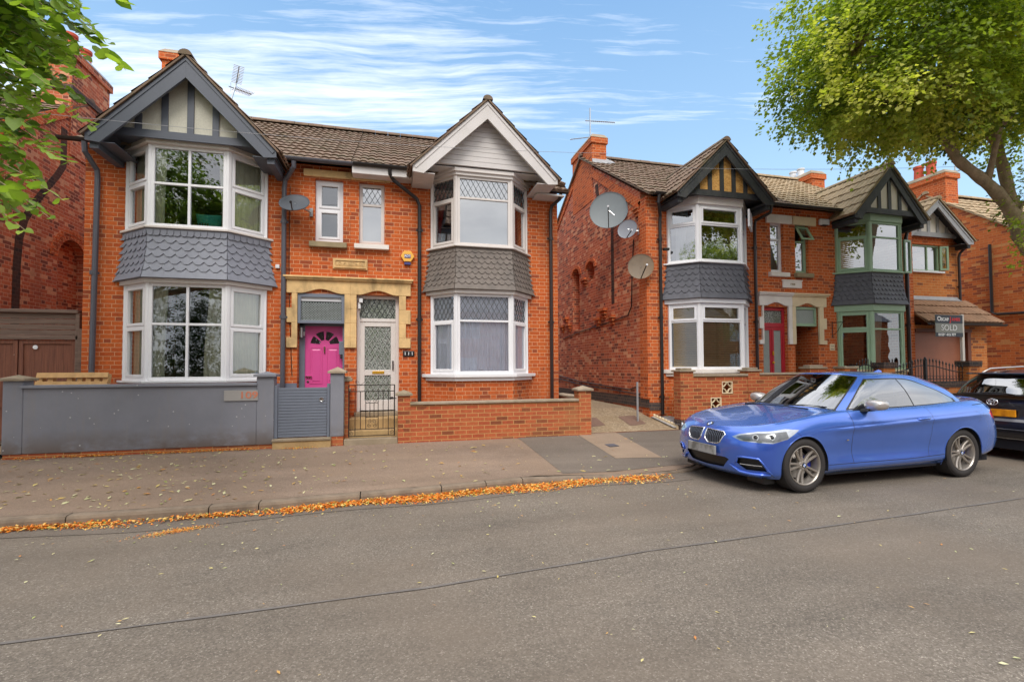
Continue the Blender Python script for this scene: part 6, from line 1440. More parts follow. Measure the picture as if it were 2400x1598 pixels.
class PM:
    def __init__(s, V, F): s.V = [np.array(v) for v in V]; s.F = F
    def cut(s, polys, g):
        A = np.array(s.V); x, y, z, ss, tt = A.T; val = g(x, y, z, ss, tt); cache = {}; ins, outs = [], []
        for f in polys:
            v = [val[i] for i in f]
            if all(a < 0 for a in v): ins.append(f); continue
            if all(a >= 0 for a in v): outs.append(f); continue
            a_, b_ = [], []
            for k, i in enumerate(f):
                j = f[(k + 1) % len(f)]
                (a_ if val[i] < 0 else b_).append(i)
                if (val[i] < 0) != (val[j] < 0):
                    key = (min(i, j), max(i, j))
                    if key not in cache:
                        q = val[key[0]] / (val[key[0]] - val[key[1]]); s.V.append(s.V[key[0]] * (1 - q) + s.V[key[1]] * q); cache[key] = len(s.V) - 1
                    a_.append(cache[key]); b_.append(cache[key])
            if len(a_) > 2: ins.append(tuple(a_))
            if len(b_) > 2: outs.append(tuple(b_))
        return ins, outs
    def region(s, polys, gs):
        """inside all the half-spaces gs; the rest is returned too"""
        rest = []
        for g in gs: polys, o = s.cut(polys, g); rest += o
        return polys, rest
    def mesh(s, polys, name, mat, root, smooth=True, off=0, fn=None):
        ids = {}; vs = []; fs = []
        for f in polys:
            q = []
            for i in f:
                if i not in ids: ids[i] = len(vs); p = s.V[i][:3]; vs.append(fn(*p) if fn else p)
                q.append(ids[i])
            fs.append(q)
        mb = MB(); mb.add(vs, fs)
        o = mb.build(name, mat, root, smooth=smooth, recalc=False, loc=(0, 0, 0))
        bm = bmesh.new(); bm.from_mesh(o.data); bmesh.ops.remove_doubles(bm, verts=bm.verts, dist=.0004); bm.to_mesh(o.data); bm.free()
        if smooth: o.data.polygons.foreach_set('use_smooth', [True] * len(o.data.polygons))
        return o
def band(h, w):
    return [lambda x, y, z, s, t: h(x, y, z, s, t) - w, lambda x, y, z, s, t: -h(x, y, z, s, t) - w]
def poly_g(pts, ax):
    """half-planes of a convex polygon given counter-clockwise in coordinates ax(x,y,z,s,t)->(a,b)"""
    gs = []; n = len(pts); ar = sum(pts[i][0] * pts[(i + 1) % n][1] - pts[(i + 1) % n][0] * pts[i][1] for i in range(n)); sg = 1 if ar > 0 else -1
    for i in range(n):
        (x0, y0), (x1, y1) = pts[i], pts[(i + 1) % n]; L = sqrt((x1 - x0) ** 2 + (y1 - y0) ** 2); nx, ny = sg * (y1 - y0) / L, -sg * (x1 - x0) / L
        gs.append(lambda x, y, z, s, t, nx=nx, ny=ny, x0=x0, y0=y0: nx * (ax(x, y, z, s, t)[0] - x0) + ny * (ax(x, y, z, s, t)[1] - y0))
    return gs
AYZ = lambda x, y, z, s, t: (np.abs(y), z); ASZ = lambda x, y, z, s, t: (s, z); AST = lambda x, y, z, s, t: (s, t)

def fill_rings(base, xc, zc, fs, pw=2.0):
    out = []
    for f in fs:
        row = []
        for (x, y, z), c in zip(base, xc):
            xx = x * f + c * (1 - f); row.append((xx, y * f, zc(xx) + (z - zc(x)) * f ** pw))
        out.append(row)
    return out
def lerp_tab(tab):
    X, Z = zip(*tab); return lambda x: float(np.interp(x, X, Z))
BX = [.10, .11, .17, .27, .42, .54, .66, .82, 1.1, 1.45, 1.95, 2.5, 2.95, 3.25, 3.55, 3.88, 4.10, 4.24, 4.29, 4.30]
def zipr(x, y, z): return list(zip(x, y, z))
mid = [.60, .80, 1.10, 1.45, 1.95, 2.5, 2.95, 3.25, 3.55, 3.9]
R0 = zipr([.14, .15, .19, .26, .36, .44] + mid + [4.10, 4.28, 4.34, 4.35], [0, .2, .42, .62, .74, .80, .81, .80, .79, .78, .78, .78, .79, .80, .81, .80, .76, .60, .36, 0], [.165] * 5 + [.17, .18, .19, .19, .19, .19, .19, .20, .21, .22, .26, .28, .30, .30, .30])
R1 = zipr([.06, .07, .11, .19, .31, .42] + mid + [4.16, 4.36, 4.42, 4.43], [0, .2, .44, .66, .80, .845, .86, .86, .85, .848, .848, .852, .857, .86, .865, .86, .81, .66, .38, 0], [.23] * 4 + [.24, .25, .26, .27, .27, .27, .27, .275, .28, .29, .30, .32, .36, .38, .38, .38])
R2 = zipr([.02, .03, .075, .16, .29, .41] + mid + [4.18, 4.38, 4.445, 4.455], [0, .22, .46, .69, .825, .865, .875, .875, .852, .832, .828, .832, .850, .87, .885, .88, .83, .68, .40, 0], [.40, .40, .41, .42, .44, .45, .46, .46, .45, .43, .42, .42, .43, .45, .48, .50, .52, .52, .52, .52])
R3 = zipr([.01, .02, .075, .17, .31, .43] + mid + [4.16, 4.36, 4.42, 4.43], [0, .23, .47, .69, .825, .868, .885, .885, .872, .860, .860, .866, .878, .890, .895, .88, .825, .67, .40, 0], [.56, .56, .575, .59, .60, .61, .62, .62, .62, .62, .63, .64, .65, .66, .67, .68, .70, .70, .70, .70])
R4 = zipr([.045, .055, .115, .21, .35, .47, .62, .80, 1.1, 1.45, 1.95, 2.5, 2.95, 3.25, 3.55, 3.88, 4.12, 4.32, 4.38, 4.39], [0, .22, .45, .66, .79, .835, .858, .866, .868, .874, .882, .884, .885, .885, .878, .856, .80, .65, .38, 0], [.665, .67, .68, .695, .71, .72, .735, .75, .765, .775, .79, .805, .82, .835, .85, .865, .88, .90, .905, .905])
R5 = zipr(BX, [0, .20, .42, .61, .72, .762, .785, .80, .805, .805, .80, .795, .785, .775, .765, .74, .68, .56, .34, 0], [.73, .735, .75, .77, .80, .82, .84, .86, .895, .925, .93, .94, .955, .97, .985, .995, 1.0, 1.015, 1.025, 1.03])
GB = zipr([1.22, 1.28, 1.50, 1.80, 2.2, 2.7, 3.1, 3.5, 3.82, 3.93, 3.96], [0, .42, .70, .768, .778, .772, .762, .735, .64, .36, 0], [.955, .95, .92, .92, .925, .935, .95, .97, .995, 1.03, 1.035])
GM = zipr([1.62, 1.66, 1.82, 2.02, 2.35, 2.75, 3.08, 3.38, 3.60, 3.68, 3.70], [0, .37, .622, .690, .700, .695, .680, .650, .56, .31, 0], [1.205, 1.195, 1.165, 1.16, 1.165, 1.17, 1.17, 1.17, 1.18, 1.215, 1.225])
GR = zipr([1.98, 2.0, 2.12, 2.28, 2.5, 2.8, 3.02, 3.18, 3.30, 3.36, 3.38], [0, .30, .51, .555, .575, .57, .55, .52, .44, .25, 0], [1.385, 1.38, 1.352, 1.352, 1.358, 1.352, 1.338, 1.32, 1.325, 1.345, 1.35])

def wheel(root, cx, cy, r, out, spokes='double', name_group=None):
    """out = +1/-1 the side the wheel faces"""
    w_ = MB(); K = r / .32; W = .225
    def ax(mb, prof, n=40): mb.lathe([(a * K, out * (b - W)) for a, b in prof], (cx, cy, r), (0, 1, 0), n)
    ax(w_, [(.225, .005), (.30, .0), (.3155, .022), (.32, .055), (.32, .09)] + [(.32, .172), (.3155, .205), (.302, .224), (.27, .229), (.245, .226), (.231, .214)], 56)
    # tread blocks
    for k in range(64):
        th = 2 * pi * k / 64; c, s = cos(th), sin(th)
        for b0, b1 in ((.008, .050), (.175, .216)):
            p = Vector((cx + c * .3165 * K, cy + out * (b0 - W), r + s * .3165 * K)); w_.obox(p, Vector((-s * .017, 0, c * .017)), (0, out * (b1 - b0), 0), Vector((c * .0045, 0, s * .0045)) * K)
    tyre = w_.build('wheel', 'rubber', root, loc=(0, 0, 0), smooth=False)
    me = tyre.data; me.polygons.foreach_set('use_smooth', [len(me.polygons) > 0 and i < 56 * 10 for i in range(len(me.polygons))])
    rim = MB(); ax(rim, [(.231, .214), (.234, .222), (.226, .225), (.217, .214), (.213, .19), (.205, .12), (.20, .02)], 48)
    def P(rr, th, d): return Vector((cx + cos(th) * rr * K, cy + out * (d - W), r + sin(th) * rr * K))
    def spoke(t0, t1, w0, w1, d0=.200, d1=.212, r0=.045, r1=.222):
        n = 6; top = []
        for i in range(n + 1):
            u = i / n; rr = r0 + (r1 - r0) * u; th = t0 + (t1 - t0) * u; w = (w0 + (w1 - w0) * u) / rr / 2; d = d0 + (d1 - d0) * u - .018 * sin(pi * u) * .6
            top.append([P(rr, th - w, d - .012), P(rr, th - w * .55, d), P(rr, th + w * .55, d), P(rr, th + w, d - .012), P(rr, th + w, d - .035), P(rr, th - w, d - .035)])
        vs = [p for q in top for p in q]; fs = [(i * 6 + k, i * 6 + (k + 1) % 6, (i + 1) * 6 + (k + 1) % 6, (i + 1) * 6 + k) for i in range(n) for k in range(6)]; rim.add(vs, fs)
    for k in range(5):
        th = pi / 2 + 2 * pi * k / 5 + .35
        if spokes == 'double': spoke(th - .22, th - .17, .030, .026); spoke(th + .22, th + .17, .030, .026)
        else: spoke(th, th, .05, .06)
    ax(rim, [(0, .205), (.03, .207), (.052, .200), (.060, .185), (.062, .15)], 24)
    ro = rim.build('rim', 'rim_grey', tyre, loc=(0, 0, 0))
    d = MB(); ax(d, [(.0, .10), (.165, .10), (.165, .085), (0, .085)], 32); d.build('brake_disc', 'steel', tyre, loc=(0, 0, 0))
    d = MB(); ax(d, [(.199, .118), (.199, .01), (.0, .008)], 32); d.build('wheel_back', 'gap', tyre, loc=(0, 0, 0))
    if spokes == 'double':
        c = MB()
        for i in range(7):
            th = -.25 + i * .12; c.obox(P(.115, th, .10), P(.175, th, .10) - P(.115, th, .10), P(.12, th + .13, .10) - P(.12, th, .10), (0, out * .035, 0))
        c.build('brake_caliper', 'brake_blue', tyre, loc=(0, 0, 0))
        h = MB()
        for k in range(5): th = pi / 2 + 2 * pi * k / 5 + .35; q = P(.042, th, .203); h.lathe([(0, .006 * out), (.008, .006 * out), (.009, -.01 * out)], q, (0, 1, 0), 8)
        h.build('wheel_bolts', 'chrome', tyre, loc=(0, 0, 0))
        roundel(tyre, P(0, 0, .2085), (1, 0, 0) if out < 0 else (-1, 0, 0), (0, 0, 1), .031 * K)
    return tyre
def roundel(parent, c, xd, yd, R, tilt=None):
    """blue and white quartered disc in a dark ring"""
    c, xd, yd = Vector(c), Vector(xd).normalized(), Vector(yd).normalized(); n = xd.cross(yd)
    def disc(mb, r0, r1, a0, a1, h, k=8):
        vs = []
        for i in range(k + 1):
            a = a0 + (a1 - a0) * i / k
            for rr in (r0, r1): vs.append(c + (xd * cos(a) + yd * sin(a)) * rr + n * h)
        mb.add(vs, [(2 * i, 2 * i + 1, 2 * i + 3, 2 * i + 2) for i in range(k)])
    mb = MB(); disc(mb, R * .62, R, 0, 2 * pi, .003, 28)
    vs = [c + (xd * cos(a) + yd * sin(a)) * R + n * h for h in (.003, -.01) for a in np.linspace(0, 2 * pi, 29)]; mb.add(vs, [(i, i + 1, 30 + i, 29 + i) for i in range(28)])
    e = mb.build('emblem', 'car_trim', parent, loc=(0, 0, 0), recalc=False)
    for k in range(4):
        mb = MB(); disc(mb, 0, R * .62, k * pi / 2, (k + 1) * pi / 2, .0032); mb.build('emblem_quarter', 'emblem_blue' if k % 2 else 'white_plastic', e, loc=(0, 0, 0), recalc=False)
    return e

# ---------------------------------------------------------------- the blue coupe
CAR = thing('parked_car', (0, 0, 0), 'metallic blue two-door coupe parked at the kerb, with grey alloy wheels and silver mirror', 'car', 'cars parked along the kerb')
xcs = [.10, .16, .26, .38, .50, .58] + BX[6:15] + [3.88, 4.06, 4.16, 4.25, 4.30]
zc = lerp_tab([(.0, .70), (.10, .732), (.3, .800), (.6, .868), (.9, .922), (1.25, .965), (1.6, .985), (3.5, 1.0), (3.9, 1.045), (4.15, 1.045), (4.3, 1.03)])
body = surf([R0, R1, R2, R3, R4, R5] + fill_rings(R5, xcs, zc, (.86, .6, .3, 0), 2.2), 8, 10)
XF, XR, WZ, WR = .765, 3.455, .32, .352
F = body.F
for xa in (XF, XR):
    i_, F = body.region(F, [lambda x, y, z, s, t, xa=xa: (x - xa) ** 2 + (z - WZ) ** 2 - WR ** 2, lambda x, y, z, s, t: .45 - np.abs(y)])
# hole under the cabin
i_, F = body.region(F, [lambda x, y, z, s, t: 5.75 - t, lambda x, y, z, s, t: 1.42 - x, lambda x, y, z, s, t: x - 3.70])
parts = {}
def take(gs, key):
    global F
    i_, F = body.region(F, gs); parts.setdefault(key, []); parts[key] += i_
front = lambda x, y, z, s, t: x - .6
kid = [(.022, .700), (.315, .688), (.352, .655), (.300, .545), (.25, .524), (.085, .522), (.030, .575)]
def shrink(p, k, c=None):
    c = c or (sum(a for a, _ in p) / len(p), sum(b for _, b in p) / len(p)); return [(c[0] + (a - c[0]) * (1 - k / max(1e-6, sqrt((a - c[0]) ** 2 + (b - c[1]) ** 2))), c[1] + (b - c[1]) * (1 - k / max(1e-6, sqrt((a - c[0]) ** 2 + (b - c[1]) ** 2)))) for a, b in p]
take([front] + poly_g(kid, AYZ), 'kid')
take([front] + poly_g([(0, .375), (.36, .375), (.405, .355), (.30, .245), (0, .235)], AYZ), 'lower')
intake = [(.50, .335), (.535, .405), (.745, .405), (.80, .265), (.60, .262)]
take([front] + poly_g(intake, AYZ), 'intake')
lamp = [(1.92, .640), (2.4, .600), (4.1, .592), (5.4, .640), (6.40, .744), (5.2, .756), (3.2, .718), (2.3, .680)]
take([lambda x, y, z, s, t: t - 4.9] + poly_g(lamp, ASZ), 'lamp')
take([lambda x, y, z, s, t: t - 4.95] + poly_g([(15.45, .84), (15.9, .74), (17.9, .72), (18.2, .75), (18.1, .86), (15.9, .88)], ASZ), 'tail')
# panel gaps
gw = .0036
side = lambda x, y, z, s, t: t - 5.2
take([side, lambda x, y, z, s, t: .305 - z] + band(lambda x, y, z, s, t: x - (1.515 + .10 * np.clip(.55 - z, 0, 1) - .03 * np.clip(z - .6, 0, 1)), gw), 'gap')
take([side, lambda x, y, z, s, t: .315 - z] + band(lambda x, y, z, s, t: x - (2.86 - .14 * np.clip(.62 - z, 0, 1)), gw * .7), 'gap')
take([side, lambda x, y, z, s, t: np.maximum(1.135 - x, x - 3.10)] + band(lambda x, y, z, s, t: z - (.302 + .045 * np.clip(x - 2.4, 0, 2) ** 1.5), gw), 'gap')
take([lambda x, y, z, s, t: s - 9.1] + band(lambda x, y, z, s, t: t - (5.28 + .02 * np.clip(s - 5, 0, 9)), .028), 'gap')
take([side, lambda x, y, z, s, t: .665 - z, lambda x, y, z, s, t: z - .75] + band(lambda x, y, z, s, t: (x - .60) + (z - .745) * 1.4, gw), 'gap')
take([lambda x, y, z, s, t: 14.6 - s] + band(lambda x, y, z, s, t: t - 4.62, .03), 'gap')
take([side, lambda x, y, z, s, t: 3.72 - x] + band(lambda x, y, z, s, t: np.sqrt((x - 3.70) ** 2 + (z - .80) ** 2) - .075, gw * .5), 'gap')
# feature line along the flank: pull a soft crease into the doors
def crease(x, y, z):
    if .95 < x < 4.1 and abs(y) > .8:
        zl = .735 + .045 * (x - 1.0); d = (z - zl) / .05; k = min(1, (x - .95) / .5) * min(1, max(0, (4.1 - x)) / .4)
        y += math.copysign(.017 * k * ((math.exp(-(d + .35) ** 2 * 1.2) * -1 if d < -.35 else -1 + (d + .35) / .55 * 1.5 if d < .2 else .5 * math.exp(-((d - .2) / 1.6) ** 2))), y)
    return (x, y, z)
root = CAR
bo = body.mesh(F, 'body', 'paint_blue', root, fn=crease)
body.mesh(parts['gap'], 'panel_gaps', 'gap', bo, fn=crease)
kd = body.mesh(parts['kid'], 'kidney_recess', 'gap', bo, fn=lambda x, y, z: (x + .02, y, z))
def surfx(y, z):      # x of the nose at (y, z)
    best = min(front_pts, key=lambda p: (p[1] - abs(y)) ** 2 + (p[2] - z) ** 2); return best[0]
front_pts = [v for v in body.V if v[0] < .6 and v[1] >= 0 and v[4] < 5.6]
for sg in (-1, 1):
    o_, i_ = kid, shrink(kid, .014); n = len(kid); mb = MB(); ring = []
    def dens(p): return [(p[i][0] + (p[(i + 1) % n][0] - p[i][0]) * k / 5, p[i][1] + (p[(i + 1) % n][1] - p[i][1]) * k / 5) for i in range(n) for k in range(5)]
    o_, i_ = dens(o_), dens(i_); m_ = len(o_)
    vs = []
    for (a, b), (c_, d) in zip(o_, i_):
        x0 = surfx(a, b); x1 = surfx(c_, d); vs += [(x0 + .002, sg * a, b), (x0 - .010, sg * (a * .6 + c_ * .4), b * .6 + d * .4), (x1 - .004, sg * c_, d), (x1 + .022, sg * c_, d)]
    mb.add(vs, [(4 * i + k, 4 * ((i + 1) % m_) + k, 4 * ((i + 1) % m_) + k + 1, 4 * i + k + 1) for i in range(m_) for k in range(3)])
    kg = mb.build('kidney_grille', 'lamp_chrome', bo, loc=(0, 0, 0), smooth=True)
    mb = MB()
    for k in range(10):
        yb = .054 + k * .029; zt, zb_ = .682 - .0 * k, .537 if yb > .07 else .57
        if yb > .285: zb_ = .57
        if yb > .32: continue
        mb.tube([(surfx(yb, .66) + .008, sg * yb, zt), (surfx(yb, .61) - .001, sg * yb, .62), (surfx(yb, .56) + .008, sg * yb, zb_)], .0052, 6)
    mb.build('grille_bars', 'grille_bar', kg, loc=(0, 0, 0))
body.mesh(parts['lower'], 'lower_grille', 'car_black', bo, fn=lambda x, y, z: (x + .03, y, z))
for sg in (-1, 1):
    body.mesh([f for f in parts['intake'] if sum(body.V[i][1] for i in f) * sg > 0], 'side_intake', 'car_black', bo, fn=lambda x, y, z: (x + .035, y * .985, z))
    mb = MB(); mb.tube([(surfx(yy_, .325) - .004, sg * yy_, .325 + .01 * 0) for yy_ in np.linspace(.545, .765, 8)], .006, 6); mb.build('intake_bar', 'lamp_chrome', bo, loc=(0, 0, 0))
    mb = MB(); pts = [(surfx(a, b) - .010, sg * a, b) for a, b in ((.50, .335), (.518, .37), (.535, .407), (.60, .412), (.68, .412), (.748, .408), (.775, .35), (.80, .27), (.805, .20))]; mb.tube(pts, [.012] * len(pts), 6); mb.build('intake_frame', 'paint_blue', bo, loc=(0, 0, 0), smooth=True)
    mb = MB(); pts = [(surfx(a, b) - .018, sg * a, b) for a, b in ((.42, .30), (.52, .225), (.62, .215), (.72, .215), (.80, .22))]; mb.tube(pts, [.006, .018, .02, .02, .01], 8); mb.build('bumper_splitter', 'paint_blue', bo, loc=(0, 0, 0), smooth=True)
# headlights: chrome bowl with dark inner part and ring lamps, under a clear lens
for sg in (-1, 1):
    ps = [f for f in parts['lamp'] if sum(body.V[i][1] for i in f) * sg > 0]
    hl = body.mesh(ps, 'headlight', 'headlamp_shell', bo, fn=lambda x, y, z: (x, y, z))
    inner = [(2.12, .642), (2.55, .612), (4.1, .606), (5.5, .660), (5.3, .728), (3.2, .700), (2.4, .668)]
    i_, o_ = body.region(ps, poly_g(inner, ASZ))
    body.mesh(i_, 'lamp_bowl', 'headlamp_dark', hl, fn=lambda x, y, z, sg=sg: (x - .0015, y + sg * .0015, z))
    for ss_, zz_ in ((3.05, .652), (3.95, .660)):
        v = min(body.V, key=lambda v: (v[3] - ss_) ** 2 + ((v[2] - zz_) * 20) ** 2 + (0 if v[1] * sg > 0 else 9) + (9 if v[4] > 5 else 0)); c = Vector(v[:3]); n = Vector((-.80, sg * .55, .15)).normalized()
        mb = MB(); mb.lathe([(.026, .004), (.032, .007), (.036, .004), (.034, -.01), (.024, -.01), (.026, .004)], c + n * .002, n, 20); mb.build('lamp_ring', 'lens_white', hl, loc=(0, 0, 0), smooth=True)
        mb = MB(); mb.lathe([(0, .006), (.015, .004), (.022, -.004)], c + n * .002, n, 16); mb.build('lamp_lens', 'car_black', hl, loc=(0, 0, 0), smooth=True)
for sg in (-1, 1):
    ps = [f for f in parts['tail'] if sum(body.V[i][1] for i in f) * sg > 0]; body.mesh(ps, 'tail_light', 'tail_red', bo)
mb = MB(); mb.box(-.022, .0, -.265, .265, .388, .500); pl_ = mb.build('number_plate', 'plate_white', bo, loc=(0, 0, 0), bevel=.004)
roundel(bo, (.128, 0, .747), (0, -1, 0), (.50, 0, .34), .048)
# wheel wells, sills, underbody
for xa in (XF, XR):
    for sg in (-1, 1):
        mb = MB(); n = 22; vs = []
        for i in range(n + 1):
            a = -.25 + (pi + .5) * i / n
            for yy_, rr in ((.872, WR - .012), (.60, WR - .012)): vs.append((xa + rr * cos(a), sg * yy_, WZ + rr * sin(a)))
        mb.add(vs, [(2 * i, 2 * i + 1, 2 * i + 3, 2 * i + 2) for i in range(n)]); mb.add([(xa + (WR - .012) * cos(a), sg * .60, WZ + (WR - .012) * sin(a)) for a in np.linspace(-.25, pi + .25, 20)], [tuple(range(20))])
        mb.build('wheel_arch', 'gap', bo, loc=(0, 0, 0), recalc=False)
        # rolled lip
        mb = MB(); pts = []
        for i in range(25):
            a = -.42 + (pi + .84) * i / 24; x_ = xa + WR * cos(a); z_ = WZ + WR * sin(a); v = min((v for v in body.V if v[1] > .5 and v[4] < 5), key=lambda v: (v[0] - x_) ** 2 + (v[2] - z_) ** 2); pts.append((x_, sg * (v[1] - .006), z_))
        mb.tube(pts, .009, 6); mb.build('arch_lip', 'paint_blue', bo, loc=(0, 0, 0), smooth=True)
mb = MB(); mb.box(.3, 4.2, -.70, .70, .16, .30); mb.box(1.15, 3.05, -.79, .79, .17, .27); mb.build('underbody', 'gap', bo, loc=(0, 0, 0))
mb = MB(); mb.box(.30, .44, -.72, -.45, .10, .18); mb.box(.30, .44, .45, .72, .10, .18); mb.build('air_dam', 'car_black', bo, loc=(0, 0, 0))
# greenhouse
def greenhouse(root, GB, GM, GR, zc, paint, bpill, rear_s, nB, gl_front='car_glass', gl_rear='car_glass_dark', roofx=None, dlo=None):
    gh = surf([GB, GM, GR] + fill_rings(GR, roofx or [p[0] for p in GR], zc, (.85, .55, .25, 0), 2.4), 8, 8); F = gh.F
    ws, F = gh.region(F, [lambda x, y, z, s, t: s - 1.86, lambda x, y, z, s, t: .05 - t, lambda x, y, z, s, t: t - 1.97])
    wg, wb = gh.region(ws, [lambda x, y, z, s, t: s - 1.79, lambda x, y, z, s, t: .09 - t, lambda x, y, z, s, t: t - 1.91])
    dlo = dlo or (lambda s: 1.80 - 1.45 * np.clip((s - 4.5) / 2.75, 0, 1) ** 2.1)
    dl, F = gh.region(F, [lambda x, y, z, s, t: 2.20 - s, lambda x, y, z, s, t: s - 7.32, lambda x, y, z, s, t: .07 - t, lambda x, y, z, s, t: t - dlo(s)])
    dg, db = gh.region(dl, [lambda x, y, z, s, t: 2.30 - s, lambda x, y, z, s, t: s - 7.16, lambda x, y, z, s, t: .15 - t, lambda x, y, z, s, t: t - dlo(s) + .10])
    bars = []
    for k, (x0, sl) in enumerate(bpill):
        i_, dg = gh.region(dg, band(lambda x, y, z, s, t, x0=x0, sl=sl: x - (x0 + sl * (z - .95)), .011)); db += i_
    rw, F = gh.region(F, [lambda x, y, z, s, t: rear_s - s, lambda x, y, z, s, t: .10 - t, lambda x, y, z, s, t: t - 1.86])
    ro = gh.mesh(F, 'roof', paint, root)
    tr = gh.mesh(wb + db, 'window_trim', 'car_black', ro)
    gh.mesh(wg, 'windscreen', gl_front, root)
    for sg in (-1, 1):
        ss = [f for f in dg if sum(gh.V[i][1] for i in f) * sg > 0]; xb = bpill[0]
        fr = [f for f in ss if sum(gh.V[i][0] - (xb[0] + xb[1] * (gh.V[i][2] - .95)) for i in f) < 0]; rr = [f for f in ss if f not in set(fr)]
        gh.mesh(fr, 'side_window', gl_front, root); gh.mesh(rr, 'side_window', gl_rear, root)
    gh.mesh(rw, 'rear_window', gl_rear, root)
    return gh, ro
zr_ = lerp_tab([(1.9, 1.372), (1.98, 1.388), (2.3, 1.414), (2.6, 1.418), (3.0, 1.402), (3.38, 1.352), (3.6, 1.29)])
gh, ro = greenhouse(root, GB, GM, GR, zr_, 'paint_blue', [(2.72, -.30)], 8.2, 1, roofx=[1.98, 2.05, 2.2, 2.35, 2.55, 2.8, 3.0, 3.14, 3.25, 3.34, 3.38])
mb = MB(); mb.box(1.45, 3.72, -.70, .70, .45, .50); mb.yz([(-.72, .88), (.72, .88), (.66, .95), (-.66, .95)], 1.40, 1.72)
for y0 in (-.40, .40):
    for x0 in (2.12, 2.95): mb.extr([(x0, y0 - .24, .5), (x0 + .50, y0 - .24, .5), (x0 + .62, y0 - .24, 1.08), (x0 + .50, y0 - .24, 1.10), (x0 + .40, y0 - .24, .64), (x0, y0 - .24, .64)], (0, .48, 0)); mb.box(x0 + .50, x0 + .58, y0 - .12, y0 + .12, 1.08, 1.24)
mb.build('cabin', 'seat', root, loc=(0, 0, 0), bevel=.02)
mb = MB(); mb.tube([(1.80 + .04 * cos(a), .40 + .18 * cos(a), .98 + .17 * sin(a)) for a in np.linspace(0, 2 * pi, 24)], .014, 6); mb.build('steering_wheel', 'seat', root, loc=(0, 0, 0))
# wipers, mirrors, handles, aerial fin
mb = MB(); mb.tube([(1.24, .45, .962), (1.33, .25, .985), (1.30, -.02, .985)], .008, 5); mb.tube([(1.23, -.12, .965), (1.31, -.35, .985), (1.42, -.60, .97)], .008, 5); mb.tube([(1.20, .55, .945), (1.19, 0, .958), (1.22, -.5, .945)], .012, 6); mb.build('wipers', 'car_black', root, loc=(0, 0, 0))
for sg in (-1, 1):
    mb = MB(); c = Vector((1.80, sg * .93, 1.01)); n = 16; vs = []; prof = [(-.085, .25, .0), (-.078, .66, .0), (-.05, .92, 0), (.0, 1.0, 0), (.05, 1.0, 0), (.075, .93, 0)]
    for dx_, k, _ in prof:
        for i in range(n):
            a = 2 * pi * i / n; yy_ = .115 * k * math.copysign(abs(cos(a)) ** .75, cos(a)); zz_ = .068 * k * math.copysign(abs(sin(a)) ** .75, sin(a)); vs.append(c + Vector((dx_, yy_ + sg * .01, zz_ - .12 * yy_ * sg * -.35)))
    mb.add(vs, [(i * n + k, i * n + (k + 1) % n, (i + 1) * n + (k + 1) % n, (i + 1) * n + k) for i in range(5) for k in range(n)] + [tuple(range(n))])
    mr = mb.build('door_mirror', 'mirror_silver', root, loc=(0, 0, 0), smooth=True)
    mb = MB(); mb.add(vs[-n:], [tuple(range(n))]); mb.build('mirror_glass', 'chrome', mr, loc=(0, 0, 0), recalc=False)
    mb = MB(); mb.extr([(1.70, sg * .80, .915), (1.84, sg * .80, .915), (1.83, sg * .80, .955), (1.73, sg * .80, .96)], (0, sg * .11, .02)); mb.extr([(1.60, sg * .775, .935), (1.84, sg * .775, .94), (1.80, sg * .765, 1.02)], (0, sg * .02, 0)); mb.build('mirror_arm', 'car_black', mr, loc=(0, 0, 0), bevel=.008)
    mb = MB(); pts = [(2.58, sg * .884, .800), (2.62, sg * .905, .806), (2.70, sg * .915, .812), (2.78, sg * .906, .815), (2.82, sg * .886, .815)]; mb.tube(pts, [.010, .014, .015, .014, .010], 8); mb.build('door_handle', 'paint_blue', root, loc=(0, 0, 0), smooth=True)
mb = MB(); mb.extr([(3.02, -.012, 1.40), (3.20, -.02, 1.37), (3.19, -.008, 1.425), (3.14, -.006, 1.435)], (0, .024, 0)); mb.build('aerial_fin', 'paint_blue', root, loc=(0, 0, 0), bevel=.006)
mb = MB(); mb.box(1.40, 1.435, -.8765, -.870, .585, .600); mb.build('wing_badge', 'chrome', root, loc=(0, 0, 0))
for xa in (XF, XR):
    for sg in (-1, 1): wheel(root, xa, sg * .862, WZ, sg)
ang = .037; sc_ = 1.02; CAR.scale = (sc_,) * 3; CAR.rotation_euler = (0, 0, ang)
fx, fy = 4.825, 5.655; CAR.location = (fx - XF * sc_ * cos(ang), fy - XF * sc_ * sin(ang), .004)

# ---------------------------------------------------------------- the black estate, seen from behind
EST = thing('parked_car', (0, 0, 0), 'black estate car seen from behind at the right edge, with yellow plate and roof rails', 'car', 'cars parked along the kerb')
L2 = 4.55
def stretch(r, dz=0.0, rear=None):
    out = []
    for i, (x, y, z) in enumerate(r): out.append((x if x < 1 else 1 + (x - 1) * (L2 - 1) / 3.455, y * .995, z + dz * min(1, max(0, (z - .3) / .3))))
    return out
E_ = [stretch(R0), stretch(R1), stretch(R2), stretch(R3, .0), stretch(R4, .05)]
for k, r_ in enumerate(E_):      # squarer tail
    for i in (16, 17, 18): x, y, z = r_[i]; r_[i] = (x + (.03, .05, .0)[i - 16], y + (.035, .085, .07)[i - 16], z)
E5 = stretch(R5, .04)
E5 = [(x, y, z) if i < 15 else ((x, y, z), (x + .10, .76, 1.02), (x + .14, .66, 1.03), (x + .16, .38, 1.035), (x + .16, 0, 1.04))[i - 15] for i, (x, y, z) in enumerate(E5)]
xc2 = [.10, .16, .26, .38, .50, .58] + [p[0] for p in E5[6:]]
zc2 = lerp_tab([(.0, .73), (.10, .77), (.3, .84), (.6, .91), (.9, .96), (1.25, 1.0), (4.0, 1.04), (4.6, 1.04)])
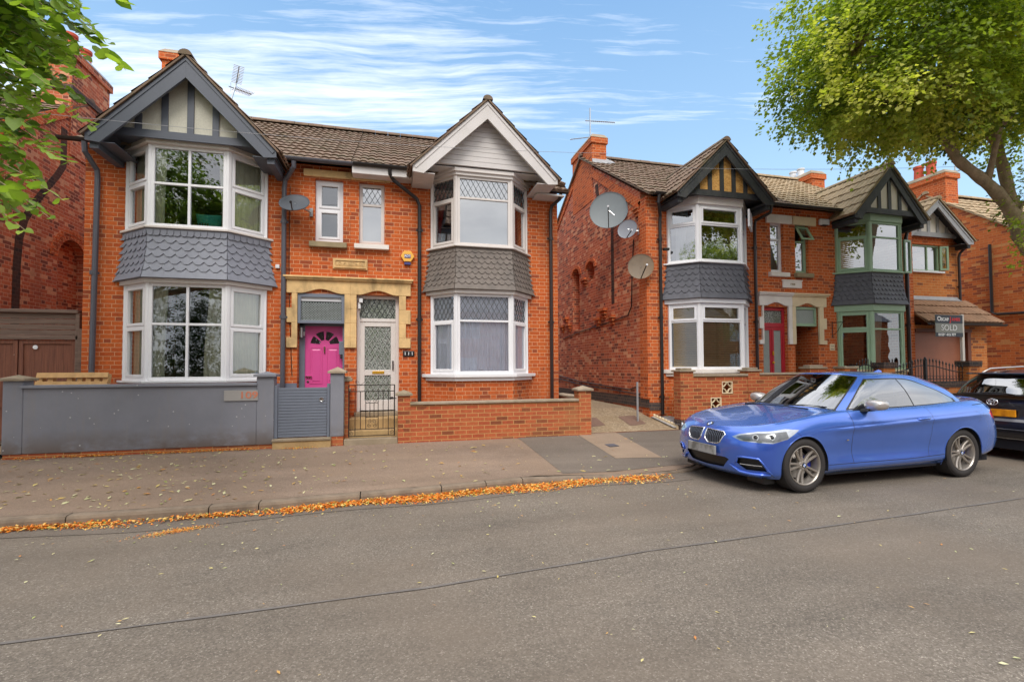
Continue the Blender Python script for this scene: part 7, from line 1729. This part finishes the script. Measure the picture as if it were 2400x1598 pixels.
b2 = surf([*E_, E5] + fill_rings(E5, xc2, zc2, (.8, .4, 0), 2.0), 5, 5); F = b2.F; parts = {}
XF2, XR2 = .80, 3.52
for xa in (XF2, XR2): i_, F = b2.region(F, [lambda x, y, z, s, t, xa=xa: (x - xa) ** 2 + (z - .31) ** 2 - .345 ** 2, lambda x, y, z, s, t: .45 - np.abs(y)])
i_, F = b2.region(F, [lambda x, y, z, s, t: 5.6 - t, lambda x, y, z, s, t: 1.42 - x, lambda x, y, z, s, t: x - 4.30])
def take2(gs, key):
    global F
    i_, F = b2.region(F, gs); parts.setdefault(key, []); parts[key] += i_
rear = lambda x, y, z, s, t: 15.9 - s
take2([rear, lambda x, y, z, s, t: t - 5] + band(lambda x, y, z, s, t: z - .645, .022), 'strip')
take2([rear] + band(lambda x, y, z, s, t: z - .50, .005), 'chrome'); take2([rear] + band(lambda x, y, z, s, t: z - .345, .006), 'chrome')
take2([rear, lambda x, y, z, s, t: np.abs(y) - .62] + band(lambda x, y, z, s, t: z - .845, .005), 'gap')
take2([lambda x, y, z, s, t: t - 4.95] + poly_g([(16.0, .96), (16.2, .78), (17.3, .75), (17.6, .80), (17.5, .95)], ASZ), 'tail')
b2o = b2.mesh(F, 'body', 'paint_black', EST)
b2.mesh(parts['strip'], 'bumper_strip', 'lead', b2o); b2.mesh(parts['chrome'], 'chrome_strip', 'lamp_chrome', b2o); b2.mesh(parts['gap'], 'panel_gaps', 'gap', b2o)
for sg in (-1, 1): b2.mesh([f for f in parts['tail'] if sum(b2.V[i][1] for i in f) * sg > 0], 'tail_light', 'tail_red', b2o)
gb = [(x if x < 2.8 else 2.8 + (x - 2.8) * 1.50, y if x < 2.8 else y + .02, z + .02) for x, y, z in GB]; gb[8] = (4.32, .70, 1.03); gb[9] = (4.50, .40, 1.045); gb[10] = (4.52, 0, 1.05)
gm = [(x if x < 2.7 else 2.7 + (x - 2.7) * 1.62, y, z + .03) for x, y, z in GM]; gm[7] = (3.85, .665, 1.21); gm[8] = (4.25, .615, 1.20); gm[9] = (4.40, .36, 1.205); gm[10] = (4.42, 0, 1.21)
gr = [(x if x < 2.6 else 2.6 + (x - 2.6) * 1.9, y, z + .05) for x, y, z in GR]; gr[7] = (3.75, .55, 1.41); gr[8] = (4.05, .52, 1.375); gr[9] = (4.26, .30, 1.375); gr[10] = (4.28, 0, 1.378)
zr2 = lerp_tab([(1.9, 1.40), (1.98, 1.42), (2.3, 1.455), (3.0, 1.465), (3.8, 1.45), (4.28, 1.38), (4.5, 1.33)])
greenhouse(EST, gb, gm, gr, zr2, 'paint_black', [(2.62, -.1), (3.55, -.1)], 8.25, 1, roofx=[1.98, 2.05, 2.2, 2.4, 2.7, 3.1, 3.5, 3.8, 4.0, 4.2, 4.28], dlo=lambda s: 1.80 - 1.2 * np.clip((s - 6.0) / 1.4, 0, 1) ** 2.5)
mb = MB(); mb.box(4.10, 4.36, -.52, .52, 1.375, 1.40); mb.build('rear_spoiler', 'paint_black', EST, loc=(0, 0, 0), bevel=.012)
for sg in (-1, 1): mb = MB(); mb.tube([(2.0, sg * .50, 1.40), (2.1, sg * .50, 1.475), (3.0, sg * .505, 1.50), (3.8, sg * .495, 1.47), (4.02, sg * .48, 1.40)], .014, 8); mb.build('roof_rail', 'mirror_silver', EST, loc=(0, 0, 0), smooth=True)
mb = MB(); xr = max(v[0] for v in b2.V if v[2] < .9); mb.box(xr - .02, xr + .012, -.26, .26, .70, .812); mb.build('number_plate', 'plate_yellow', b2o, loc=(0, 0, 0), bevel=.004)
# oval emblem of three rings
mb = MB(); xe = 4.625; N = 30
for rx, rz, cz in ((.075, .050, 0), (.028, .046, 0), (.052, .020, .022)): mb.tube([(xe - .012 + .004, rx * cos(a), .93 + cz + rz * sin(a)) for a in np.linspace(0, 2 * pi, N)], .0065, 6)
mb.build('emblem', 'lamp_chrome', b2o, loc=(0, 0, 0), smooth=True)
mb = MB(); mb.tube([(4.60, .28, 1.055), (4.56, .10, 1.075), (4.57, -.16, 1.072)], .012, 6); mb.build('rear_wiper', 'car_black', EST, loc=(0, 0, 0))
mb = MB(); mb.box(.3, 4.45, -.72, .72, .17, .33); mb.build('underbody', 'gap', b2o, loc=(0, 0, 0)); mb = MB(); mb.box(1.45, 4.2, -.68, .68, .5, .62)
for x0 in (2.1, 3.0):
    for y0 in (-.36, .36): mb.box(x0 + .35, x0 + .5, y0 - .24, y0 + .24, .6, 1.22)
mb.build('cabin', 'seat', EST, loc=(0, 0, 0))
for xa in (XF2, XR2):
    for sg in (-1, 1):
        mb = MB(); mb.add([(xa + .335 * cos(a), sg * yy_, .31 + .335 * sin(a)) for a in np.linspace(-.2, pi + .2, 18) for yy_ in (.86, .55)], [(2 * i, 2 * i + 1, 2 * i + 3, 2 * i + 2) for i in range(17)]); mb.build('wheel_arch', 'gap', b2o, loc=(0, 0, 0), recalc=False)
        wheel(EST, xa, sg * .85, .31, sg, 'single')
EST.rotation_euler = (0, 0, pi); EST.location = (9.62 + L2, 5.70, .0)
# ================================================================ trees and leaves
def leaf_object(name, P, N, U, L, W, tone, mat, parent=None, heart=False, loc=(0, 0, 0)):
    """P centres, N normals, U stem directions, L lengths, W widths (numpy arrays); one folded blade each"""
    N = N / np.linalg.norm(N, axis=1)[:, None]; U = U - (U * N).sum(1)[:, None] * N; U = U / np.maximum(1e-6, np.linalg.norm(U, axis=1))[:, None]; S = np.cross(N, U)
    if heart: prof = [(0, 0, 0), (-.10, .30, .05), (.10, .50, .08), (.45, .48, .06), (.78, .22, .02), (1.0, 0, -.06), (.78, -.22, .02), (.45, -.48, .06), (.10, -.50, .08), (-.10, -.30, .05)]; faces = [(0, 1, 2, 3, 4, 5), (0, 5, 6, 7, 8, 9)]
    else: prof = [(0, 0, 0), (.45, .5, .10), (1.0, 0, -.05), (.45, -.5, .10)]; faces = [(0, 1, 2), (0, 2, 3)]
    n, k = len(P), len(prof); V = np.empty((n, k, 3))
    for i, (a, b, c) in enumerate(prof): V[:, i] = P + U * (L * a)[:, None] + S * (W * b)[:, None] + N * (W * c)[:, None]
    V = V.reshape(-1, 3) - np.array(loc); nf = len(faces); fl = sum(len(f) for f in faces)
    me = D.meshes.new(name); me.vertices.add(n * k); me.vertices.foreach_set('co', V.ravel())
    idx = (np.arange(n) * k)[:, None] + np.array([i for f in faces for i in f])[None]; me.loops.add(n * fl); me.loops.foreach_set('vertex_index', idx.ravel().astype(np.int32))
    st = (np.arange(n) * fl)[:, None] + np.cumsum([0] + [len(f) for f in faces[:-1]])[None]; me.polygons.add(n * nf); me.polygons.foreach_set('loop_start', st.ravel().astype(np.int32))
    me.update(calc_edges=True); me.validate()
    at = me.attributes.new('tone', 'FLOAT', 'FACE'); at.data.foreach_set('value', np.repeat(tone, nf)[:len(me.polygons)])
    me.materials.append(M[mat]); o = D.objects.new(name, me); COL.objects.link(o)
    if parent: o.parent = parent
    else: o.location = loc
    WL[o.name] = Vector(loc); return o
R_ = np.random.RandomState(11)
def rv(n): v = R_.normal(size=(n, 3)); return v / np.linalg.norm(v, axis=1)[:, None]
def crown(name, blobs, root, per, size, mat, loc, nl=34):
    cs, out, tn = [], [], []
    for (cx, cy, cz, rx, ry, rz, n) in blobs:
        d = rv(n); rr = R_.uniform(.35, 1.0, n) ** .45; p = np.array([cx, cy, cz]) + d * np.array([rx, ry, rz]) * (rr * (1 + .09 * np.clip(R_.normal(size=n), -2, 1.2)))[:, None]
        cs.append(p); out.append(d)
    C = np.concatenate(cs); O = np.concatenate(out); n = len(C)
    lump = np.array([mnoise.noise(Vector(c) * .7) for c in C]); keep = lump > -.38; C, O, lump = C[keep], O[keep], lump[keep]; n = len(C)
    tone_c = np.clip(.46 + .9 * np.array([mnoise.noise(Vector(c) * 1.1 + Vector((9, 3, 1))) for c in C]) + R_.uniform(-.12, .12, n), 0, 1)
    # every spray is a drooping flattened fan of leaves
    K = nl; A = O * (1, 1, .3) + rv(n) * .5 + np.array([0, 0, -.35]); A /= np.linalg.norm(A, axis=1)[:, None]
    Sd = np.cross(A, [0, 0, 1]); Sd /= np.maximum(1e-6, np.linalg.norm(Sd, axis=1))[:, None]
    u = R_.uniform(0, 1, (n, K)); v = R_.normal(size=(n, K)) * .42 * (1.1 - u); w = R_.normal(size=(n, K)) * .09; ln = R_.uniform(.35, .75, n)
    P = C[:, None] + (A[:, None] * (u * ln[:, None])[..., None]) + Sd[:, None] * (v * ln[:, None])[..., None] + np.array([0, 0, 1]) * (w - .22 * u ** 2 * ln[:, None])[..., None]
    P = P.reshape(-1, 3); m = len(P)
    Nn = np.array([0, 0, 1]) + .75 * rv(m) + np.repeat(O, K, 0) * .5; Uu = np.repeat(A, K, 0) + .8 * rv(m) + np.array([0, 0, -.4])
    L = size * R_.uniform(.6, 1.35, m); tone = np.clip(np.repeat(tone_c, K) + R_.uniform(-.18, .18, m), 0, 1)
    leaf_object('crown', P, Nn, Uu, L, L * .85, tone, mat, root, loc=loc); return C
def limbs(mb, paths):
    for pts, r0, r1 in paths:
        pts = [Vector(p) for p in pts]; Q = []
        for i in range(len(pts) - 1):
            for k in range(4):
                u = k / 4; a = pts[max(i - 1, 0)]; b, c = pts[i], pts[i + 1]; d = pts[min(i + 2, len(pts) - 1)]
                Q.append(.5 * (2 * b + (c - a) * u + (2 * a - 5 * b + 4 * c - d) * u * u + (3 * b - a - 3 * c + d) * u ** 3))
        Q.append(pts[-1]); n = len(Q); mb.tube(Q, [(r0 + (r1 - r0) * i / (n - 1)) * (1 + .12 * sin(i * 1.7) * .6) for i in range(n)], 12)
def twigs(mb, C, nodes, count, rnd):
    for c in rnd.sample(list(map(tuple, C)), min(count, len(C))):
        c = Vector(c); a = min(nodes, key=lambda q: (q - c).length + (0 if q.z < c.z + .5 else 2)); mid_ = a.lerp(c, .55) + Vector((rnd.uniform(-.2, .2), rnd.uniform(-.2, .2), .25)); L = (c - a).length
        r = .012 + .014 * min(3, L); mb.tube([a, a.lerp(mid_, .5) + Vector((0, 0, .08)), mid_, c], [r, r * .75, r * .5, .006], 6)

TB = Vector((14.15, 7.15, .05))
TR = thing('lime_tree', TB, 'large leafy green street tree on the right, its limbs curving in over the black car', 'tree', 'street trees')
paths = [([TB - Vector((0, 0, .1)), (14.1, 7.05, 1.2), (13.95, 6.95, 2.2), (13.65, 6.85, 2.9), (13.15, 6.8, 3.4)], .32, .18),
         ([(13.15, 6.8, 3.35), (12.55, 6.75, 3.85), (12.28, 6.75, 4.1), (12.0, 6.7, 4.5), (11.55, 6.7, 4.93), (11.05, 6.7, 5.22), (10.55, 6.7, 5.48), (10.2, 6.7, 5.9), (9.89, 6.72, 6.3), (9.3, 6.8, 6.9), (8.4, 6.9, 7.3)], .145, .045),
         ([(13.1, 6.8, 3.5), (12.55, 6.8, 4.1), (12.2, 6.8, 4.7), (12.0, 6.8, 5.3), (11.72, 6.8, 6.2), (11.6, 6.85, 7.1), (11.7, 6.9, 8.4), (11.5, 7, 9.8)], .12, .06),
         ([(11.78, 6.8, 6.0), (11.2, 6.75, 6.35), (10.6, 6.65, 6.45), (9.9, 6.5, 6.5), (9.2, 6.4, 6.9)], .09, .03),
         ([(11.62, 6.85, 7.0), (11.0, 6.8, 7.25), (10.2, 6.8, 7.9), (9.3, 6.7, 8.5)], .09, .03),
         ([(10.5, 6.7, 5.52), (10.1, 6.5, 6.6), (9.8, 6.4, 7.6)], .07, .03), ([(13.7, 6.9, 2.8), (14.1, 7.1, 4.2), (14.4, 7.3, 6.0), (14.6, 7.4, 8.0)], .2, .06), ([(11.3, 6.7, 5.05), (11.0, 6.3, 5.9), (10.9, 6.0, 6.9)], .06, .03)]
blobs = [(10.1, 6.3, 8.05, 3.1, 2.2, 1.85, 900), (8.6, 6.4, 6.85, 1.85, 1.5, 1.0, 480), (12.6, 6.5, 8.0, 3.4, 2.4, 2.2, 400), (11.2, 6.6, 10.0, 3.6, 2.4, 1.6, 130), (12.7, 6.3, 5.0, .8, .9, .8, 16), (12.25, 6.2, 4.5, .6, .6, .8, 26), (10.6, 6.2, 6.9, 2.0, 1.4, .7, 200), (8.7, 6.1, 6.1, 1.7, 1.1, .45, 150)]
C = crown('crown', blobs, TR, 0, .07, 'leaf_lime', tuple(TB), 54)
mb = MB(); limbs(mb, paths); nodes = [Vector(p) for pts, _, _ in paths[1:] for p in pts]; rnd = random.Random(4); tr = mb.build('trunk', 'bark', TR, smooth=True)
mb = MB(); twigs(mb, C, nodes, 170, rnd); mb.build('branches', 'bark', TR, smooth=True, recalc=False)
def copy_tree(src, loc, rz, label, group, s=1.0):
    r = src.copy(); COL.objects.link(r); r.location = loc; r.rotation_euler = (0, 0, rz); r.scale = (s,) * 3; r['label'] = label; r['group'] = group; r['category'] = 'tree'
    for ch in list(src.children):
        c = ch.copy(); COL.objects.link(c); c.parent = r
    return r
copy_tree(TR, (-14.2, -8.0, 0), pi, 'broad tree across the street whose dark leaves are reflected in the grey bay windows', 'trees across the street', 1.0)
copy_tree(TR, (24.6, -8.4, 0), .0, 'broad tree across the street reflected in the windows of the dish house', 'trees across the street', 1.0)

HG = thing('hedge', (-9.0, -8.6, 0), 'tall dense hedge across the street, reflected in the lower grey bay windows', 'hedge')
crown('foliage', [(-11.2, -8.6, 3.0, 2.2, 1.1, 3.0, 420), (-8.0, -8.6, 3.0, 2.2, 1.1, 3.0, 420), (-5.4, -8.6, 2.6, 1.6, .9, 2.6, 260)], HG, 0, .09, 'leaf_dark', (-9.0, -8.6, 0), 40)
mb = MB()
for x in (-12, -10.5, -9, -7.5, -6): mb.tube([(x, -8.6, -.05), (x + .1, -8.6, 1.2), (x - .1, -8.5, 2.4)], [.06, .05, .02], 7)
mb.build('stems', 'bark', HG)
# the near tree on the left: its trunk stands outside the picture, its lower sprays hang into the corner
LB = Vector((-6.3, 6.35, .05))
TL = thing('lime_tree', LB, 'street tree at the left whose low leafy sprays hang into the top left corner', 'tree', 'street trees')
C2 = crown('crown', [(-6.9, 5.6, 7.2, 2.6, 2.6, 2.2, 380), (-6.2, 4.0, 5.8, 1.7, 1.6, 1.2, 160), (-4.3, 4.9, 4.9, .75, .7, .75, 90), (-3.75, 4.6, 5.2, .5, .5, .4, 40), (-3.9, 4.9, 4.75, .6, .5, .6, 60)], TL, 0, .085, 'leaf_near', tuple(LB), 40)
mb = MB(); limbs(mb, [([LB - Vector((0, 0, .1)), (-6.3, 6.3, 1.5), (-6.4, 6.2, 3.0), (-6.6, 6.0, 5), (-6.8, 5.8, 7)], .30, .1), ([(-6.4, 6.2, 3.0), (-5.6, 5.4, 4.3), (-4.6, 4.6, 5.0), (-3.8, 4.1, 5.1)], .14, .03), ([(-6.4, 6.2, 2.8), (-5.4, 5.2, 3.4), (-4.4, 4.4, 3.7), (-3.4, 4.0, 3.6)], .10, .02)])
mb.build('trunk', 'bark', TL, smooth=True)
mb = MB(); P, N_, U_, L_, T_ = [], [], [], [], []; rnd = random.Random(21)
# sprays: (start, tip) ; tips measured in metres
def ray_pt(px, py, d):
    x, y = (px - 1200) / 1123.45, -(py - 825.8) / 1123.45; v = _f + _r2 * x + _u2 * y; return Vector((0, 0, 1.53)) + v * d
SPR = []
tips = [((295, 165), 3.3), ((250, 95), 3.4), ((225, 300), 3.3), ((200, 240), 3.5), ((165, 385), 3.2), ((145, 345), 3.4), ((118, 512), 3.1), ((150, 470), 3.2), ((60, 540), 3.1), ((50, 470), 3.3), ((100, 430), 3.5), ((300, 10), 3.6), ((185, 175), 3.5), ((90, 300), 3.6), ((215, 60), 3.2), ((150, 120), 3.4), ((70, 390), 3.3), ((130, 290), 3.25)]
for (px, py), d in tips:
    tip = ray_pt(px, py, d); st = ray_pt(px - 260 - rnd.uniform(0, 120), py - 150 - rnd.uniform(0, 60), d + rnd.uniform(.0, .5)); SPR.append((st, tip, 1))
for k in range(95):
    px, py = rnd.uniform(-120, 175), rnd.uniform(-120, 215) ; d = rnd.uniform(3.0, 4.6); tip = ray_pt(px + 30, py, d); SPR.append((ray_pt(px - 280, py - 160, d + .3), tip, 1.2))
for k in range(34):
    px, py = rnd.uniform(-160, 60), rnd.uniform(180, 500); d = rnd.uniform(3.1, 4.4); tip = ray_pt(px + 40, py, d); SPR.append((ray_pt(px - 260, py - 130, d + .3), tip, 1))
for st, tip, dens in SPR:
    ax = tip - st; L = ax.length; n = int(L / .042 * dens); sag = Vector((0, 0, .10 * L)); pts = [st.lerp(tip, i / 10) + sag * (4 * (i / 10) * (1 - i / 10)) * .5 for i in range(11)]
    mb.tube(pts, [.006 - .0045 * i / 10 for i in range(11)], 5); axn = ax.normalized(); sd = axn.cross(Vector((0, 0, 1))).normalized()
    for i in range(n):
        u = (i + rnd.random() * .5) / n; p = st.lerp(tip, u) + sag * (4 * u * (1 - u)) * .5; sg = 1 if i % 2 else -1; dr = (axn * .7 + sd * sg * rnd.uniform(.4, 1.0) + Vector((0, 0, -.55 + rnd.uniform(-.35, .2)))).normalized()
        stem = rnd.uniform(.015, .045); q = p + dr * stem; P.append(q); U_.append(dr); N_.append(Vector((rnd.gauss(0, .45), -.35 + rnd.gauss(0, .4), .75 + rnd.gauss(0, .2)))); L_.append(rnd.uniform(.06, .105) * (1 if u < .93 else .7)); T_.append(min(1, max(0, .5 + rnd.gauss(0, .22) + (.2 if u > .7 else -.1))))
mb.build('twigs', 'bark', TL, recalc=False)
P, N_, U_ = (np.array([tuple(v) for v in a]) for a in (P, N_, U_)); L_ = np.array(L_)
leaf_object('low_leaves', P, N_, U_, L_, L_ * .95, np.array(T_), 'leaf_near', TL, heart=True, loc=tuple(LB))

# fallen leaves: a drift in the gutter, a line against the grey wall, and scattered ones
def litter(name, pts, label, mat, sz, asp, flat=.35, loc=(0, 0, 0)):
    n = len(pts); P = np.array(pts); Nn = np.array([0, 0, 1]) + rv(n) * flat; U = rv(n) * (1, 1, .12); L = R_.uniform(*sz, n)
    return stuff(leaf_object(name, P, Nn, U, L, L * R_.uniform(*asp, n), R_.uniform(0, 1, n) , mat, loc=loc), label, 'fallen leaves')
pts = []
while len(pts) < 10500:
    x = R_.uniform(-3.9, 3.85); dens = .42 + .2 * sin(x * 1.3 + 1) + .5 * np.clip((x + 1.6) / 2.5, 0, 1); dens *= .55 + .9 * (mnoise.noise(Vector((x * 1.9, 3, 0))) + .35)
    if x > 3.2: dens *= (3.85 - x) / .65
    if R_.rand() > dens: continue
    wd = .10 + .09 * np.clip((x + 1.5) / 3, 0, 1) + .04 * sin(x * 4.3); dy = abs(R_.normal()) * wd * .62
    if dy > wd * 1.5: continue
    pts.append((x, kerb_y(x) - .006 - dy, .008 + R_.uniform(0, 1) * max(0, .035 - dy * .13)))
litter('leaf_drift', pts, 'long drift of orange and yellow fallen leaves in the gutter along the kerb', 'leaf_litter', (.018, .05), (.22, .6), .55)
pts = []
while len(pts) < 1500:
    x = R_.uniform(-5.7, -.8); k = np.clip(.35 + mnoise.noise(Vector((x * 1.7, 0, 5))) * 1.2 + (.25 if x < -2 else -.2), 0, 1)
    if R_.rand() > k: continue
    y = 8.79 - abs(R_.normal()) * .035 - (0.10 if x > -1.9 and x < -.98 else 0); pts.append((x, y, pave_z(x, y) + R_.uniform(.004, .02)))
litter('leaf_drift', pts, 'thin line of orange leaf crumbs along the foot of the grey rendered wall', 'leaf_litter', (.012, .04), (.25, .7), .5)
pts = []
while len(pts) < 760:
    x, y = R_.uniform(-6, 4.6), R_.uniform(5.85, 8.7); d = .5 * np.exp(-((x + 3.0) / 2.2) ** 2) + .14
    if y < kerb_y(x) + .05 or R_.rand() > d: continue
    pts.append((x, y, pave_z(x, y) + .007))
litter('scattered_leaves', pts, 'pale yellow leaves and seed wings scattered over the pavement', 'leaf_pale', (.02, .10), (.18, .5), .22)
pts = []
while len(pts) < 420:
    x, y = R_.uniform(-3.2, 8), R_.uniform(1.4, 5.9); d = .9 * np.exp(-((y - 5.6) / .7) ** 2) * (x < 3.6) + .12 + .25 * np.exp(-((x + 2) / 1.4) ** 2 - ((y - 4.4) / .8) ** 2)
    if y > kerb_y(x) - .1 or R_.rand() > d: continue
    pts.append((x, y, .012))
litter('scattered_leaves', pts, 'small pale leaves scattered thinly over the road', 'leaf_pale', (.012, .045), (.2, .55), .2)
pts = [(-1.55 + R_.normal() * .13 + .02 * k, 5.10 + R_.normal() * .035 + .0, .008) for k in range(1)] ; pts = []
for k in range(900):
    u = R_.normal() * .14; pts.append((-1.95 + u + R_.normal() * .03, 5.22 + u * .35 + R_.normal() * .04, .007 + R_.uniform(0, .006)))
litter('leaf_crumbs', pts, 'patch of orange leaf crumbs on the road near the gutter', 'leaf_litter', (.008, .02), (.3, .8), .4)
# leaves drifted under the black car
pts = [(R_.uniform(9.8, 13.5), 6.68 - abs(R_.normal()) * .16, .01 + R_.uniform(0, .02)) for _ in range(1200)]
litter('leaf_drift', pts, 'orange fallen leaves under the black estate car', 'leaf_litter', (.02, .05), (.25, .6), .5)
# little shrub behind the brick pier
SH = thing('shrub', (6.4, 9.5, .3), 'small yellow-green shrub behind the brick pier by the white bay', 'shrub')
n = 420; Pn = np.array([6.35, 9.42, .72]) + R_.normal(size=(n, 3)) * (.10, .10, .22); leaf_object('foliage', Pn, rv(n) + np.array([0, 0, .6]), rv(n), R_.uniform(.03, .06, n), R_.uniform(.02, .04, n), R_.uniform(.3, 1, n), 'leaf_lime', SH, loc=(6.4, 9.5, .3))
mb = MB()
for k in range(6): mb.tube([(6.35 + .02 * k - .05, 9.45, .3), (6.33 + .05 * k - .12, 9.42, .7), (6.33 + .07 * k - .17, 9.40, .95)], .006, 5)
mb.build('stems', 'bark', SH)
